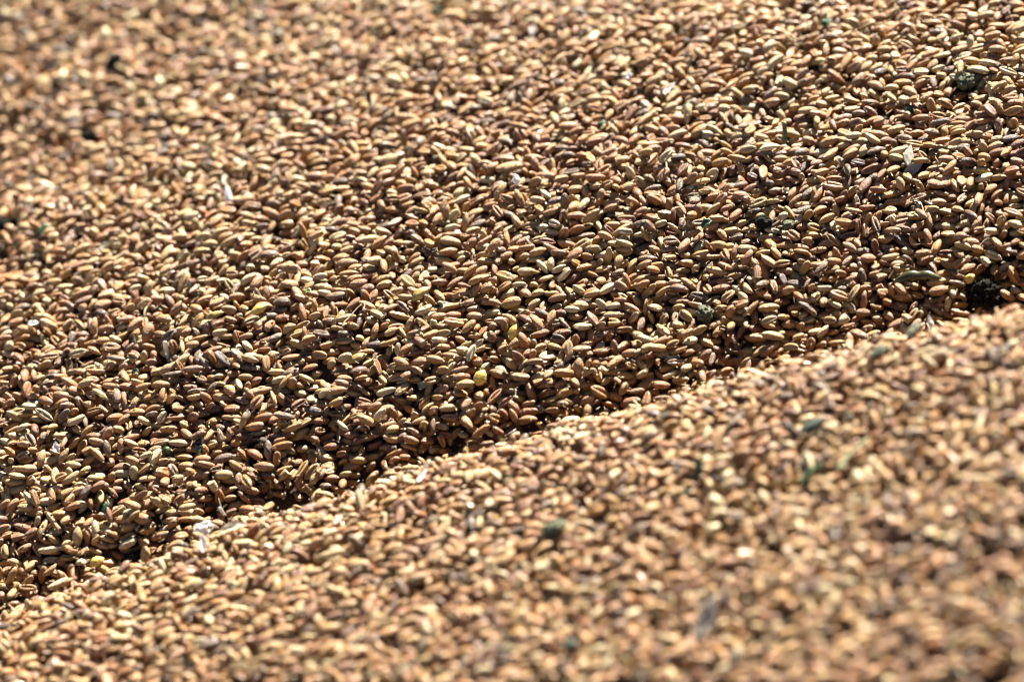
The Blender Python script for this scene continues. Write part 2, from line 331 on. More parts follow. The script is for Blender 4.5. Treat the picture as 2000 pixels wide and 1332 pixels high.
BED = [
4901442027551,3378607752219,7245102842603,2911001659379,575157764916,5383840434623,3925361197387,4822593454382,1869137430476,1006755102751,8234811523963,8375000828194,3955768181029,4886302606768,6742950315056,4958436131701,408158390468,688455485064,6998773121046,2050880946588,4644781016253,2943276548513,1575635666127,8429258703333,4027559773213,3734090449125,2705520543051,2771655051049,677911905572,783370780675,1946335609756,1774209647634,8447614025846,4028083357198,6177207517906,1483216570035,317415851421,1865141469794,1246437229172,2848798754891,6331162887094,6228656914525,2654587815267,2040007984083,367001157649,5523177341627,5286952044965,5089131661112,3944878702933,229603803985,4004834002341,5848090182954,3028950517225,6969431884635,8323827663700,3789067305748,4925800629138,7927610475458,5146663962011,3442872583238,
540236333229,3130052019646,1213014229013,8441410504872,4509085861898,558043940175,3136026756697,729121538091,4221483420058,1778802409569,8148727006190,1229118046489,2911816074150,762698810783,5112436819129,2604237243661,692135215121,8172476859839,2722633368262,6105364792093,7205184471935,7118945403919,4922402832607,3138621210639,8135372901113,3104125191030,2901935325735,455929742448,751495743221,4779198940300,5949111944940,7172992975897,5094158893459,1641463105968,6331268841766,6315355702563,3767165027707,835976759033,279029646205,2636468405402,1850219103547,3991775920798,2449690902536,8493116851707,1450098311524,7276088951157,4888172119863,3839340447594,7009803076428,6805523776383,6744255398834,6189155254338,8518143329441,694314779077,4971987274197,8374422012376,8067370222644,3648463765581,5454205288576,2754313930437,
7340142297981,1413140137357,8084459555446,5042790942586,7351001595924,2636493801688,6077811934655,590421132400,2618754793951,3199365219407,3873624458353,814341146200,3911328416786,150453389312,8565930789274,3664016441899,3099456636400,7106271363852,7462567723616,3047317472222,1868997035374,5077116323091,5003616340434,7116920456426,4818513543701,3518023189872,1990085640944,4818541380213,1590854828056,1914155861638,6056604500222,4111264564143,125221227181,799497782692,5076482686992,7182629373359,1499095811137,3825445847982,5010579701854,2329086738976,6162977506957,2726638569488,3663481521734,7018390946523,3856507520881,435289344004,712834007449,7033733677426,8041682634317,423214154295,5980430795996,1813713699105,5058572224102,6726600557078,7535015034908,5864803288203,5353038349399,8291148644706,7142639928418,4081944494582,
2585055724440,6328924145867,4032267158636,8116846674176,5883123188731,2573810729311,782422786961,7144826143087,2771376227215,580786783309,7053719536308,6106722451906,6266845020664,3034767147856,3924606258440,6737377871434,4287324554391,5387453039263,7375447933676,1866386065032,4065066222637,1893303763869,8164748968553,7006009443381,1902881473487,4103478903696,4249708839642,6464312033675,7070691804438,7862083961207,4230713180179,3697216389881,2359990354933,3183010415955,2718285923697,1533460792022,3908600054542,1179170161244,578694710224,923596407728,2893101499373,2366858526889,4560017426611,5075996181014,6731986143920,43330831742,403809960368,3768189077066,8118376547950,8527876130324,2812294661367,1643262412340,5026349482470,6898082547052,6809497043066,8110926399506,8326897713897,6891062477375,3049855010613,560451650927,
638445618611,4096979910683,5285947623051,742402589821,509395599428,6445228884801,786224906704,8393733719440,2107062731315,8045915833754,7118860338351,7982791918450,1263067677001,3689569436529,2826386458040,1476238148441,1338051478929,5225753920501,5196738642828,8465331881823,422544000016,6175713297846,4305575133561,5774218971421,5918359192071,512038978346,7051445224178,3358817912269,5076250953371,952529962443,5184752469427,3702323824404,7011042902226,6743986980698,3086693385250,5300233242044,2791157761229,3378396873685,7943145111582,8219955234262,2359233300729,8553801073567,1777410949805,7147988091119,1235184436150,6163264651612,2602912925337,8428227610381,2685219030437,7564903481937,58405864995,4958076666388,2620058191605,7483743896907,8208589735079,1501491808048,4924142503835,8223635030118,6311338411736,8309047476647,
6140494776048,4090837042247,8628103267206,3890268520950,2706601346951,953254494972,6161094034887,7133760816205,3977907454557,4230989742117,8162798552348,4889666290799,5995416174932,387362409287,8533994373171,2366581014547,6521576999352,4733541959600,5301832598771,5008234054076,3720550203425,7057824187735,2171218707205,2448793223635,4161072972715,3012963929042,3517988799135,778508387173,3752564508933,6965226112115,4060447294370,695699931832,5197696206157,4989711991979,179397117705,8203934549251,3649149599952,4819103417936,3752840282690,6064864461919,6022269927764,4973384910352,679593837775,6945990968409,7226686587490,3070479336911,2731965384847,3872761693919,3062402090859,4991608177546,934267798367,7420462269868,436928186484,7543443800071,1505453622229,4703153163041,8255022188494,4545496433474,4833849575009,8409363989050,
4025747177764,1521050895675,4013395689966,6792150434750,5920947357003,1710030489328,4134946702070,2944986907265,3754036478680,7141412242201,1781103068685,4697829704198,627605488222,3755176264452,7927809639034,1650187207451,2898438309052,4938937090121,1293807699119,2541960544727,7203414459140,5075991987460,111523808653,4592071000983,2478426457493,3339738890761,5102804258236,8515003565050,1879831872620,244770341537,5913004229359,8372621624655,6988227936708,4319773131647,1675202020017,3148590810840,7737572885145,1918462246919,8377974687102,6207710954418,3895452992812,4805668028679,8687199962736,8689929209474,7895306862623,1656361453205,5093059643101,7004197470725,5113075075134,7157728067649,5954186920326,4803389506753,5044061816779,7329730183455,5333846574471,4943950284954,7135242373250,8374237479956,6468610311289,8644573054130,
6243850830946,7292690006079,5900317720648,1539086683071,2708328906859,3905079985297,2701871792707,8459274077011,6484696122367,2093154042537,61357769819,7154862080320,6089064595494,6753442104402,3174952305994,4847758459351,1847810458393,7806463214146,7163864056041,4579729474656,1727545901341,7275799544514,6723614474366,6928730410444,3134885905622,1246190044494,6125927956604,7488955270409,5934453096988,2479700132585,3705615336921,6233430313262,7521671971889,2933389984719,4507961770332,1590850404707,6055244793192,3992853840289,2050234859530,260321772341,5027966552522,3793051992757,3734705964061,8237753025038,469377402158,5008900950460,559387164960,7191911629625,3411631440228,1504989856667,2082093761933,2894727398305,1842434589030,8358946096945,1759896864355,5074359320592,8135780813454,3788374460425,3628556600248,7505230496342,
2153827828664,833146325847,6292546782910,7211670766590,6404429939535,3483057161442,2057138618651,5775236317692,5698274738682,2261371144686,2466522579260,4628540818495,5336680547010,1432594301764,420536811827,7050959684850,1693816668870,6876699313713,8738761327391,6330885851042,5178756890838,8219121632857,662992766633,1208839995700,7914438001358,6449814210611,4958660642239,8547109945568,8564505116750,2987481498803,3393950498829,6221395887295,7053609501084,5956688822956,6007451534282,1379346712136,1258859710007,5125281711201,921999425571,443679065271,691643303065,2807398974485,647108101615,2612314671179,4802091319904,1266319655062,7087599027440,1834432790993,5042763826281,6865940645290,5803253007433,7018125641285,7513054578206,4818297079156,526570915173,4321172424334,7788844008298,2768660350110,6074554141433,2959150958167,
8582989136611,4941658933884,1622549021675,8111278998920,1244339029689,4889859260800,8103125370952,2690130380084,370545968860,3566198015272,1624136402063,4576191628521,813188106426,2615445571409,3851609620511,3466924081329,3939587441465,8321808663308,8234959292531,4847032272311,7254438184125,6139556348950,6004057505794,7535700001174,6690409137387,1553328424531,5986275443947,8134350733687,2897295754119,1569975321290,2329906971124,6686341596070,3806042687016,6472196342311,3757317751898,3715824255280,2963355862094,2843901871303,3355274658047,6985064039723,1315930669884,3701833122867,6464604602465,1809695049013,6176797786590,7858870042944,694046359988,4013602325844,1624740364741,4865336378837,8518737527576,3204213983053,8328639086704,8083564840911,2294711599636,8233281603149,4983666278829,4075590861470,5764215358271,231582695598,
4010258483240,403281477671,5259378672738,421560255287,697659015692,7991290397582,6157406209116,3857849665233,6434221097487,3719604372703,2483334611305,4155781645033,1333662368475,2892805374395,6997981708450,5254962087001,368464954711,560976855111,3702039070941,5919770591849,151991549981,8458975266030,1308016134177,4081801708699,3822758215904,1705528214591,6141221505109,6038296690783,2916359930988,1004810961991,7461661836286,8529687006386,3939100738682,1725269460399,5351130317038,2815779228168,8720248947578,7292971042851,1826592686279,1554603409469,421807719879,8473081677554,3475058639993,1636498374963,5643203413163,8013434406369,8120576723999,5266907333688,7530792256192,1434539459468,849504076504,1528636622214,1846329017821,4155520860996,8095242994766,4544105038808,3730033804059,3619535766360,1315415852938,3843477275610,
7090011078913,7567303689161,6781089843349,589002179922,3877857936493,8610961965711,3565290767275,8267886019431,5957032036251,3718800115191,7861557691225,382111793833,8566293938876,8374724019843,4494037598221,7022676444201,8358639912783,3979983995507,1762508588019,4087413376024,4039263978083,1568897385490,4028847489816,7348388693150,1866915545250,4128315179464,298458482156,4998106973355,6352494822260,7486054761269,2621385951385,5043876168649,767565251409,419974038902,1694260937299,4598902506465,2435032729053,2759077316235,320045810814,5279754535758,8543372871781,7561436317027,4019109380866,3061421802438,747721377336,971035444454,3759548842578,1779109627854,1519465742382,3889731617910,2084533896152,750231160753,3621000627258,804443570962,2618819790533,4769528102969,1716571800764,543726715268,6437252645659,469926871101,
6450326078370,5859574382887,3740073689310,8178349113985,403289867089,5024625705894,2619023229968,8275366756393,629897921933,443028767132,237083263946,8489075671797,8095625609956,2772496351647,3108122641186,716145082809,420079993225,425170010870,7179475272470,4697712953391,682772071446,3855643836447,727159538781,5968782429233,472481186235,3088780362991,971063345970,456996111003,454693160390,6295306634652,2357878769339,849434805055,780404163056,3841279034385,2705550869619,3498903373641,2342778209582,7842205730040,7348660159356,7585281704625,3794437047129,2952318484865,5076535280727,7278563624188,6226710069925,146891129147,2784696451935,8342203565075,3970346452449,5613312689970,1801144713249,401807164552,2675281741784,1781478375429,2637382781057,2960942991540,6143904974564,192638272481,522019390623,1675684643844,
8429712606333,5984584352552,4685752026648,194559328866,8045968196826,5802684613499,8736345654221,4086591308237,2880637014001,7193064884055,969965504145,921352782566,2241011992042,2046630200529,4257168573210,6141501424007,3141631542589,2609638785951,2427089322968,8441078087955,1674144220680,1537758938525,8364312036357,5080009080842,4921564299836,4955151369870,1639230849680,3697868867351,8237244170511,6742439282275,3701845688508,4679219643681,5918568890547,6286886519910,574822187866,5058187134895,2719979373257,2629512151547,3225156961134,620710380502,7035180728810,5452275892617,2945911538669,3928135025247,6007222026700,1419282891316,7036246098680,1605474896114,7476033881294,559381939161,3787994580661,4264437448826,1156306076875,5987663037276,661324480721,8201086142298,8285083452935,7070422321633,5920381895223,3408433481157,
3701816344940,5074627774490,5941115715775,3053227197224,7551253153996,5144335009107,140775916511,1659435664238,353031897782,2033233085657,2967406396466,3703480421828,235852251484,8180427228363,8619143955724,7274993206709,3492263658538,1487569110246,3035961574291,2665264628643,7993985139557,1178097583621,4667766869653,4169900868720,5989433001137,5901116407996,3029526167580,6720456967025,8443547354383,1970410932368,1452877694564,8337703142348,3251423659250,8612650386790,8232415856103,8669779706483,1059655535309,3781615043550,7824188132107,8252996241328,8337103209201,8359867974683,220998337986,4939980161247,6020773593929,4888844452229,955248706831,1268972324599,4269637027087,6347838358927,6432085934669,7159077373406,8445044049505,587639079311,417025131398,5865844638581,1520519234205,7978637083941,6842523927102,6988219220787,
4733237952929,7462070011062,7364486366847,3654151340483,2704786260980,210926486904,5006950957652,8238722909726,2773558150869,390969246872,8294829163345,952512987312,1248333218433,1926591956180,776661779867,4781618054628,5220109503364,8120406999862,8271466546832,1777002203627,5680441492510,5249135068009,675234907273,4320874939855,7003160462733,2675118965916,1377028325387,6023323730078,4285927752363,7188399900025,4818544542021,6450107793886,5006521926944,8071071352509,367177958294,8252502360489,113582031577,6175700697858,2946373190219,620150343380,330923443233,7855132574805,3994668155817,5918619239641,1431263773034,7872907199286,2724385211789,5337694912875,5217541980694,5019580695803,7179387619157,4080917726197,5645581582906,2551356687266,2031838463791,3712879855935,8253606495866,3980501598425,6175193171448,200826618852,
8375335306729,2578743527055,2640309453690,7616449839799,5278074882286,4677903368895,5228928501781,8241070424340,8273663607819,8049982408467,7239497844116,8616740964503,7483598995804,2619279083217,6419314280423,4685726843069,5007090075680,6056060535254,8338749687074,1326270546739,7427651404393,3003106214820,7887612462075,7618135573247,6839381491751,5641463956104,864224232328,5125812995055,6159107310273,3442028512773,7261674521413,8305762289090,3722275308279,8373345125724,7293587898391,6708257965817,3568354887150,7034211828971,507151630418,8303473444721,128677594237,4992258998741,7069761963443,8186104054881,316568862729,5969647370298,6903699805637,630206153023,2792434615753,5639124845305,5177909707269,538251067551,5536602342274,1535893523149,1800487289993,8481180058601,3208276050859,3580820111452,5716151091893,951977181760,
4834943534543,6450368889552,3870087791462,1713852564360,2978703950047,6807996237482,8069196498870,1556133217705,7014311019167,8492419450038,1551712388229,2930073223858,8238654506026,5024592170281,4987917877376,5641045493986,2777062802603,2701421496591,1997478757723,2908910519607,8516997022990,3679585699232,4047980872978,3027456164624,3634000791098,6007965581543,7636598833893,6501031133774,2894622541387,3737820561873,849778067036,2618819822246,6448523495671,2497765082506,5008569566420,2051173205250,507722041014,5182901633443,383693063479,1315153773407,6173329850872,6437568938007,2344388609190,676521559229,5096941880916,2891459018867,4921118656683,8118393292539,2620102460725,1366490090033,2792430420447,3133820551940,403788989745,5157550326825,2912352912522,5916726560456,4906538221614,8137110685535,7982058751137,2881487111158,
6193439474144,5090941715455,8043208623743,1983358863186,3410692099016,6501079073587,404400310062,8091065631675,3907649700884,8127849742428,2550769305854,7841429800852,8397981468062,5366108111448,3650619785640,4819116016156,7941361680872,1913600345095,5182978408895,5183438635552,2857748792291,7427230777539,1656617386076,186689832102,3994441712222,2816590676341,1402924975665,7005496591255,8145026090390,2630603063862,1508735338229,2703117271147,7551847809906,3715880190990,695699947627,5259495162612,7229127427183,3551974835508,2482410898564,7519069208723,1517827916725,8585003550286,3975901529262,763041695302,5040688530503,3220462371863,5820000650235,8645876335109,4455618168538,1383034388674,6299861550225,5100503565034,5011850577168,899296709119,7083926324208,465023795229,2618849446907,219180992532,1230436074746,1634428356641,
7636572946839,5353557414240,8117403435487,4133273206969,2965717435173,4139377770781,6077873898935,933718344820,4837013131166,7290483819807,866647229414,2362603669849,1605347200278,5557271544878,4988639333832,5380690544602,5589425553639,840912159400,8357157372995,6440754824113,7258677413070,2772076020762,2890163095248,1830796117236,695607692313,4748031312029,6761315027754,2741225341530,4871399049536,2672842604988,4883394888816,7238698845756,4322280014970,3818674078885,8148782301726,8185675400941,2461984818265,1553398415447,5044038026321,4780749702130,1541597086427,6824228339939,6017682391447,2614173811556,128167642675,8201883207387,4887032283137,8166303925991,3839264703500,3611389297833,3224925291957,6142138140853,8271179219789,1533729211842,625564123612,3773637543249,6306528511927,5031177912967,2330987972231,344836243468,
7275716152271,2614117124900,793009914463,2613817524749,3977575024205,6079658721957,3991771726819,8011085496469,8485428593803,2694601802606,8689974445189,7291657175509,403506283711,1653660108723,144312550677,2501409916056,3905849345115,2793235726819,4717630898997,5971415304924,1674306667562,4804526163639,887938565931,2965537047183,3904565953551,1422196688134,4232253178055,1758308270463,2567628555808,951192176028,8668945252512,8377201787069,3072998327177,4923409483248,8204114412994,2373389174117,502139110505,7468356092750,3182097008118,8305414456557,1937272669298,1814715171983,2154816718133,7844789912361,5048820334728,1921963737903,7824988423790,4129913210361,160946406011,4061730621167,6038350874860,4750890635500,3480290493397,7268307829558,8323318595642,8457726281215,8117725561777,5090621735733,3426710914540,1521087580046,
5627856765163,8135812253198,3191369925523,7291120305476,6369814283007,2700655231826,8272765731298,4507136705907,678196085493,3678532010458,7861995521177,527846016144,3804275114631,5146604143726,2639301854229,363370595413,3184114581529,2226007508133,3804306260318,8308235174623,6036077822696,1756734342719,8423873151265,3912783857094,7307254810436,1242277839871,4818038096451,4475819951768,968098301237,779432002340,6247521895540,3970990309716,2654761075931,3667647792235,1607250117114,6004734593067,1719643276521,6146221310013,6727665910516,389002347259,626281121448,2015496406820,5713543234347,1892780901819,8721610949352,799300322879,4904522874897,1758368825993,5403207435298,2226282234805,6925803111214,3976476131775,7500144755238,7033637488123,4669296755781,6394849100441,1777411998606,2494425465414,6003929252704,4579701211464,
4905285878136,1141769684006,1286228804564,3750094013480,5419315708607,5261373178799,3009501463179,5438329669770,3374113490609,8647547881640,6020969677657,403298222433,571180941890,4886038544666,5764238445645,3823586705473,612294149769,8143955755894,2791274365726,1636718379110,128147735752,6807918905413,6740803699573,2676419481726,7334059589763,6437459985193,4607903777021,4285610033993,2021519459472,2876911468649,7544501535689,1378612364738,8093560996653,5153065943165,2775182394399,2687422120826,8220064285027,6900272022614,4252764505145,3876692722545,8322198113328,3750973702412,6107040973937,7324344680860,5801275556593,373171863580,8319057348370,6743490987185,6931462277597,2864636444839,8330254961449,6450393481732,6088008630838,5143793942962,193196147891,674698003335,6861709576682,6404509663772,6073721455810,2590100505522,
4922733135526,5197857736102,3464242561146,1840860415057,2343875855368,3689701115738,4216376787727,760393041089,8651573248222,351402493895,8100605280595,6094103775009,3853735298070,6036391396590,560654157460,4544186779804,6943913067541,921985812063,7201212679567,4820704592270,1277105113200,5656279499681,8116824654805,8167289864397,977507353930,6191335998520,3133027090617,5349519558387,1794913747235,440824874125,1779066618883,544963330351,4647355122759,3717863818565,7000460280728,8172300600819,4338375738946,8423552320308,5920736280808,3582930977889,8456955560732,403586615747,6192915155090,8227040592387,699237025246,3684226465857,3150965867546,7843246998209,1265176430062,2056104627197,7776953188597,4826841072568,4983069246258,7791511617710,1531389183020,2014499406335,6143776064625,3150465648496,7554779939112,8542194467795,
7743708890047,1911582900753,7863846289934,8754376688753,8543313314438,1035778442505,384998834181,575690428558,1587720587343,5040743023549,4871972685964,4472226481660,2774247080794,504465983052,3793372184881,3772626666749,1335607459856,7024741204971,2657885913982,5992998978515,7108199645758,1746218287987,8394493920101,8324222797544,3427227845153,1675015668950,4734140532431,7806063805786,6835212124752,836585882558,422153062860,7548325593974,5969162684633,8290323076076,491717592030,2476974031786,956391884256,4940518066385,5902291124740,3726872298296,3136823689736,7992507647063,8223952504154,3099983283152,5266666177540,1538474034655,420510630955,7003041041036,5401066571415,695121150148,8167582009271,2790770868388,1382639912154,4881630282545,3169852802948,1812873773822,1829909365424,7242552345718,4132051518068,967543473364,
564438221572,6279338804559,2493600023733,403038176891,3860306707659,3273654732533,1640510964257,5125604378271,2069761263902,5781922955962,7546909951848,193881261070,5385551676012,6170381272773,4073973974462,2635975771224,2049031226489,1738315989652,7191550657093,5983558828977,8306697651237,5694635081730,5737121465180,7517291955970,3976971060418,393214231506,7416553047001,8582475416040,6280258504363,7121982900809,1870651654548,5803093410873,2858719625532,5192232257572,4543432802570,3124699268252,818600674719,7191550674022,6072644553121,2756932976763,602534265771,3994082018529,646061442036,4921794693107,3825521394446,8118301033285,5077640316369,8629761803895,5093925864064,6782421811384,3209505031063,2620223145283,1611519934669,7878213141540,1710366032540,5358151648430,2005668135913,1966699430550,4357110596303,2870975562624,
6555855962520,4836825417148,3852751652284,8328937226598,4818277171588,8323781267324,6919372932728,7494263015843,4910074888888,6163943392007,6963170837964,5717014020502,4699063485579,7331035562458,7148632572647,4817302013196,7926196733655,7056240381378,2706120392949,2346242475031,7771923023281,148019282751,363894228234,8186041123578,7468812271945,3718516982659,1496399184135,2720510739037,4940051449878,3737730074588,5554066145930,905402582510,3955780389397,472481203769,5025682654301,5643979359623,4818533335076,6360734696778,4842958537585,1177192775926,2842832323855,600895047003,483559702972,4919244540520,5778295653516,3756584535625,1624606162973,1162240918721,6124724158806,8629016462920,7137661190331,2996310295665,7362400764118,2567114556068,6961785865544,5075181423398,7176782856831,4185068733520,8148250476689,1369608227843,
4318658052445,6774415624858,2648545870834,8151503603500,8256034668644,5817735840126,3182796538833,8666366642193,8325589125060,5956642701656,588965577746,2694139167980,2550422554214,3028290863774,3021183616056,580210115220,8287343183288,8461664994900,2741124645942,8273014441923,4507684128176,418367342245,7777241596629,353161742161,2304678299252,5863691698280,7533838746242,7208691778372,1834164323014,8162206466597,6315976049127,698408797435,5212953903698,5248010208400,505817530632,4961393084014,296643658289,4969507177603,6759858209714,319716296375,4016572990279,1458741510813,1540139238856,7086323975676,5353301738179,7276710790035,6022514213730,6486390898959,3750812108727,2895021000862,6248074821868,952328652115,2470615271962,8474164790359,348848932049,4132104848824,4593308437479,7257790251999,7408687005789,6212101128750,
1987724953119,6244979050200,2895139554943,5321566553004,1521417012683,3872561709142,8406898836711,4856228530659,2016309233095,436538442692,2742434333448,456551482648,323266789398,5918627628533,6114210235898,8142814889623,8202951508947,8625991337172,7286271673000,2041903809421,5061925716247,4439208952448,8208518496875,4871820100826,3662686634043,2600840021151,7289672238138,1808296102371,3978132897906,7196982577001,5988561355741,703458640772,7228858991062,2734466253918,2536111669389,6972994946036,7036300592375,1231074902416,7088458892145,5317625233859,8463655093624,2841434605264,5733581292663,3633152868550,6673632052206,2091040392156,2923938972758,6839385391480,1914057540895,3860484770553,3709456450051,5624377590107,8425018131396,7245573701727,6289564713989,8323033432882,3626150118830,828432909232,7843271459293,5836204655651,
513157596054,2818122039350,522295231793,8409428754916,1779062427551,5345257226744,6503280264154,1554744803491,8617018754606,4888579982577,8225626325152,6176022595240,6007482073446,7618263794635,1777444504414,4851417695755,1692717449312,3790142081215,2443805393329,6087445283727,7416553080016,5661945661053,1644325798718,2364619997313,1761631963124,5344652920206,3168717161290,6725264982097,6515578964414,161253360753,572714944824,970275881102,3989892679323,4562710085673,6818877671639,1947402044828,916504904329,7000602887962,1589515993192,357130732569,936256177119,8292845110993,2911746049955,6175411290864,8536715657565,8063219369298,923376501944,6138758398679,7002552172562,2709389558989,1783361619361,4853723202736,905045295415,3667059181390,3939980624987,953633309777,7932054308156,6074161089484,3887584150118,8191266375819,
914108908707,1538237301901,6727401639036,7581215506798,2134713451267,6983147520639,1571266317679,8651011229181,4291413132492,3669192164024,2895844164034,1829783422110,345085887919,405478245210,5865464152571,8008136705116,969188508790,1747473287101,749339100469,5297371809183,783270969769,1607018398587,4682256270771,1934237024388,2771546179888,3048134280298,8433371235304,8543908676530,4664442946401,4768901073230,4818025513572,1590059074239,8709704801,1654480175868,6743516152919,8180620265609,5917541270121,8088888754721,4249985665117,6725498503687,8013891388696,5678834091483,1727412782958,2360787289776,5057353860602,656011543076,1774478066662,3560629880972,5136379806343,922817495583,3925604517290,8324919051336,5889885274527,3635917603834,8253444653568,5267675153683,7068607217749,3980511118449,3572191528035,3977583428734,
6950856606591,5080867849444,8500760757525,2891463181783,3552558219362,3463948976837,6344107428725,573312304497,3524758257693,899715203717,3588769366973,8241645273957,7040904905749,8340934707023,2931656508782,8148858634675,8170956457246,4819366642895,8288016564283,7841669925071,6157728106434,3926300739602,8271926132803,4541580330721,952546574959,421312775937,2507281055905,564139836959,5030701023379,2853349870654,4818301633571,8612847256532,1471147394866,4016928196241,8242328945882,8169712239830,7976659797550,902926925884,776608089278,4268001281906,335905604509,5215323620217,1710970013210,5918332977378,4613442177777,6739766445354,4975174860822,8534562177927,2589428318275,8528559899895,597140276012,3033555764554,5249439352996,233235120287,2995281658583,1694864966922,4888110514237,4771483403764,1608828536001,1744725788114,
1637787879120,7028087129195,427051778987,6449798464747,6744247043141,3875362226687,4817756357410,4080631267516,1949247407378,7417382831733,6380084019857,5049158894585,1777185783970,254806278994,8325236818853,1569438482900,2459492434491,2041639600884,1431996515716,1926691669216,1777939415419,7157123828022,631133061954,7468625331868,8578452964220,6863849785873,460011864755,2624278757829,8172808520624,1517827621812,1223419216599,1965236372563,3958704865643,5558832138250,5946459013977,2277614518954,1972092731703,839826785477,25622168844,7463180436707,4859329954098,4041733308420,6907246365486,4899024978657,526889993317,3808067504201,1673879093268,3620793173560,7911207586143,1520814965260,7236505453591,4545818330077,4251898249665,1655509108002,8488790541566,6414453195495,8284135556840,3976436335779,7484843803386,3840626050131,
1692653470108,7100463318235,5833801172636,4658117084405,3500441847055,7862020686372,6258493244608,6430735630554,7344800304161,1997790282586,7086813940482,6003723731082,2761701983095,2894470792656,1607023642490,5328551183110,147479282885,7365177344938,2921569240981,4783073396177,8271029552281,1709007110793,6039168975743,863871648515,2807398876698,1677101352024,1689434474098,7853729744171,4783889368583,1673562096409,2365666738858,7349298512874,8116552009740,5779105154733,2747788493341,4177517904894,5948166325219,1638748340428,2629778605114,473060017226,8184964530522,7916765086791,2792697808029,6743810032434,5009975739550,3111807140837,8391710933348,4267468784190,4787126321766,7773297805390,7289242485613,8184505190146,5985062322612,5144455053496,1537980466518,5863206290589,7243420599647,5642646602311,3977541486128,2638776583132,
4811077649219,8237715472524,1635770549897,3733553595267,5398977725630,8257712391888,5076486882823,5214149526209,4543952930686,529806983175,7720368686634,660284622075,1605341708648,3016330052862,3084973982705,3647810798878,8208858153616,3200468190155,4063202805393,455954581035,8116831979837,486274237993,7261068116794,692689552923,4035278585976,1997783220903,1835248320621,1521306748313,5160411792105,5661981509228,139433691733,8394099639854,1683200885798,4818277171848,5647170323890,5075983565862,4693553629956,5060720526639,7705836683331,5054675616965,4096430081204,1848307549802,2894668693599,2982787138395,3975905707481,7309898498283,115878462914,4823022453615,2031083602640,8146368283833,2890079372906,6655677383866,1591089496942,8306836047889,6433156533718,4956001616054,7024801924185,400006890666,437713535929,506218398128,
8287189107989,3720016479043,6163518701676,417328251760,1796071392183,4975467348471,646350849343,7313359798963,5899154621443,7156797000145,267743101932,641995326581,4783642346654,1291027185806,7790108723798,5929892464006,2864975135947,1284562650076,3994222232291,4098041839932,2754134393773,350966285617,8131067445531,1776829006825,521045313025,5125868897518,5964769329593,8374531065006,7154569790079,7721901885699,5006957937047,3764613579426,4889121031348,7588884432177,6709092614959,8212349092772,6951984628875,5969699571576,7044149362700,5147212301186,8407845814936,4936692860324,1487039529179,7160742938961,8306362091162,1467226833015,8443986757028,3226419463379,4267529552918,7171884843361,3760892052243,2709228209143,2380593940467,3908585343387,523065722705,2844401272097,1622659253718,1244600139875,6520198858264,4234435544787,
8116555137708,8237849184232,506237240937,3856240099973,6072980408266,609784890362,5762160444643,2914572993998,3357760719129,2427875215281,4782847116296,1679153349924,5300690289480,5589511275546,3751080544379,3459817784127,1607224952249,7243689230761,7157530674475,4715256808679,743851116219,990098260016,8340050068447,2403749675797,5877248754991,555068606875,4973467436042,8162526102133,7224376460108,7568942613373,1533435987568,2088879179553,3827238928479,3958906192449,6149223481615,8173248545643,5009048076543,5596761211338,1847897753134,1693476635270,690256233341,1759001707607,8134634733666,1678229701056,8583186203614,8628697547336,2654754784450,129225654992,403046598584,4660879803985,5164121850968,3787459823528,6047761040224,1003520950981,3105856389939,133599413433,7230125755167,3558534021350,109679510927,2536897823953,
8118662793041,1791402067592,2073717752742,7842492007923,2893040648564,3803836465159,1399404610981,449791067381,1744199827958,3618697003756,2003650840559,3731898206726,8268254823115,2623301551860,3806041624006,1912960729609,3147603198611,6741898232975,6746703824973,4785820909675,1588210353748,6176862520485,5219070444598,8629233353759,2923978736296,4046589182754,2603644224111,4023658021519,7000351212253,1004028821707,1142060941507,2688545916833,6003660849405,7855396832687,1778809094974,6072746410610,5938260248272,3989645477164,5081087001175,4990060430511,8373712126611,5958299420153,3465886794417,4188026455463,6517730755802,4214747218618,3107097871975,6771769344834,418644166836,440202166950,1521046701180,7123573915998,2795159929160,1718697247541,2707340608549,695888709552,4833602111706,490533488176,4784968450291,4015681405793,
450059879090,2982209044959,192118195122,6809357681077,511460181159,8511652317453,1455657683254,1589503346411,1623930848938,7946419782232,3012685268678,7502985103004,1421212025467,5212244984075,415309087119,4251600487697,730332709356,6022181815633,1260168544716,3731408438836,7477834990159,4080250685432,5141551203572,6396358853463,3841338000340,4437379908481,6845682615740,4789044102245,1229256704721,489996600114,2262268592972,5608354301410,7569215259275,8262232228322,4229337449172,1296946086130,4932642472917,2715301609483,4974542259685,3910171837458,2568024050600,3392559007686,2467881846465,3702571321447,2670834664664,2858924818928,1799649362919,576364693291,8033633912342,348314404066,4494056621479,7617471956533,7417868338381,3130597229479,2835553534869,5572900881638,8116803666660,6998795486451,7241214394845,4159732630568,
7824254404815,7172428825399,3585670940121,3991775887876,1462744187453,7423169627081,5919296947085,198011258226,7425238844628,487638598669,4593167927240,8178857345960,7159492855218,8584251523968,8116252296505,3794566136995,8578729789151,611190195579,4145495083055,8461866173952,5925077467958,4043396334439,5793529545486,5383118964060,2393929748506,7836594882173,3577149031265,5784642798380,7134306813666,4735633703822,7572135708759,6463049515521,8359396101018,6468313203989,709271994806,1020411610927,6243989275600,7290814481371,363036131530,478788535143,2467026879258,4065527923082,4732156872070,7049808642653,7274444800361,6984700216886,5249102742156,8653174442533,3937182269569,301437747486,5112481613577,765924247694,4096688407112,610518860867,8614995036407,4837032017923,8475990427150,142432469889,7177110077890,913394074855,
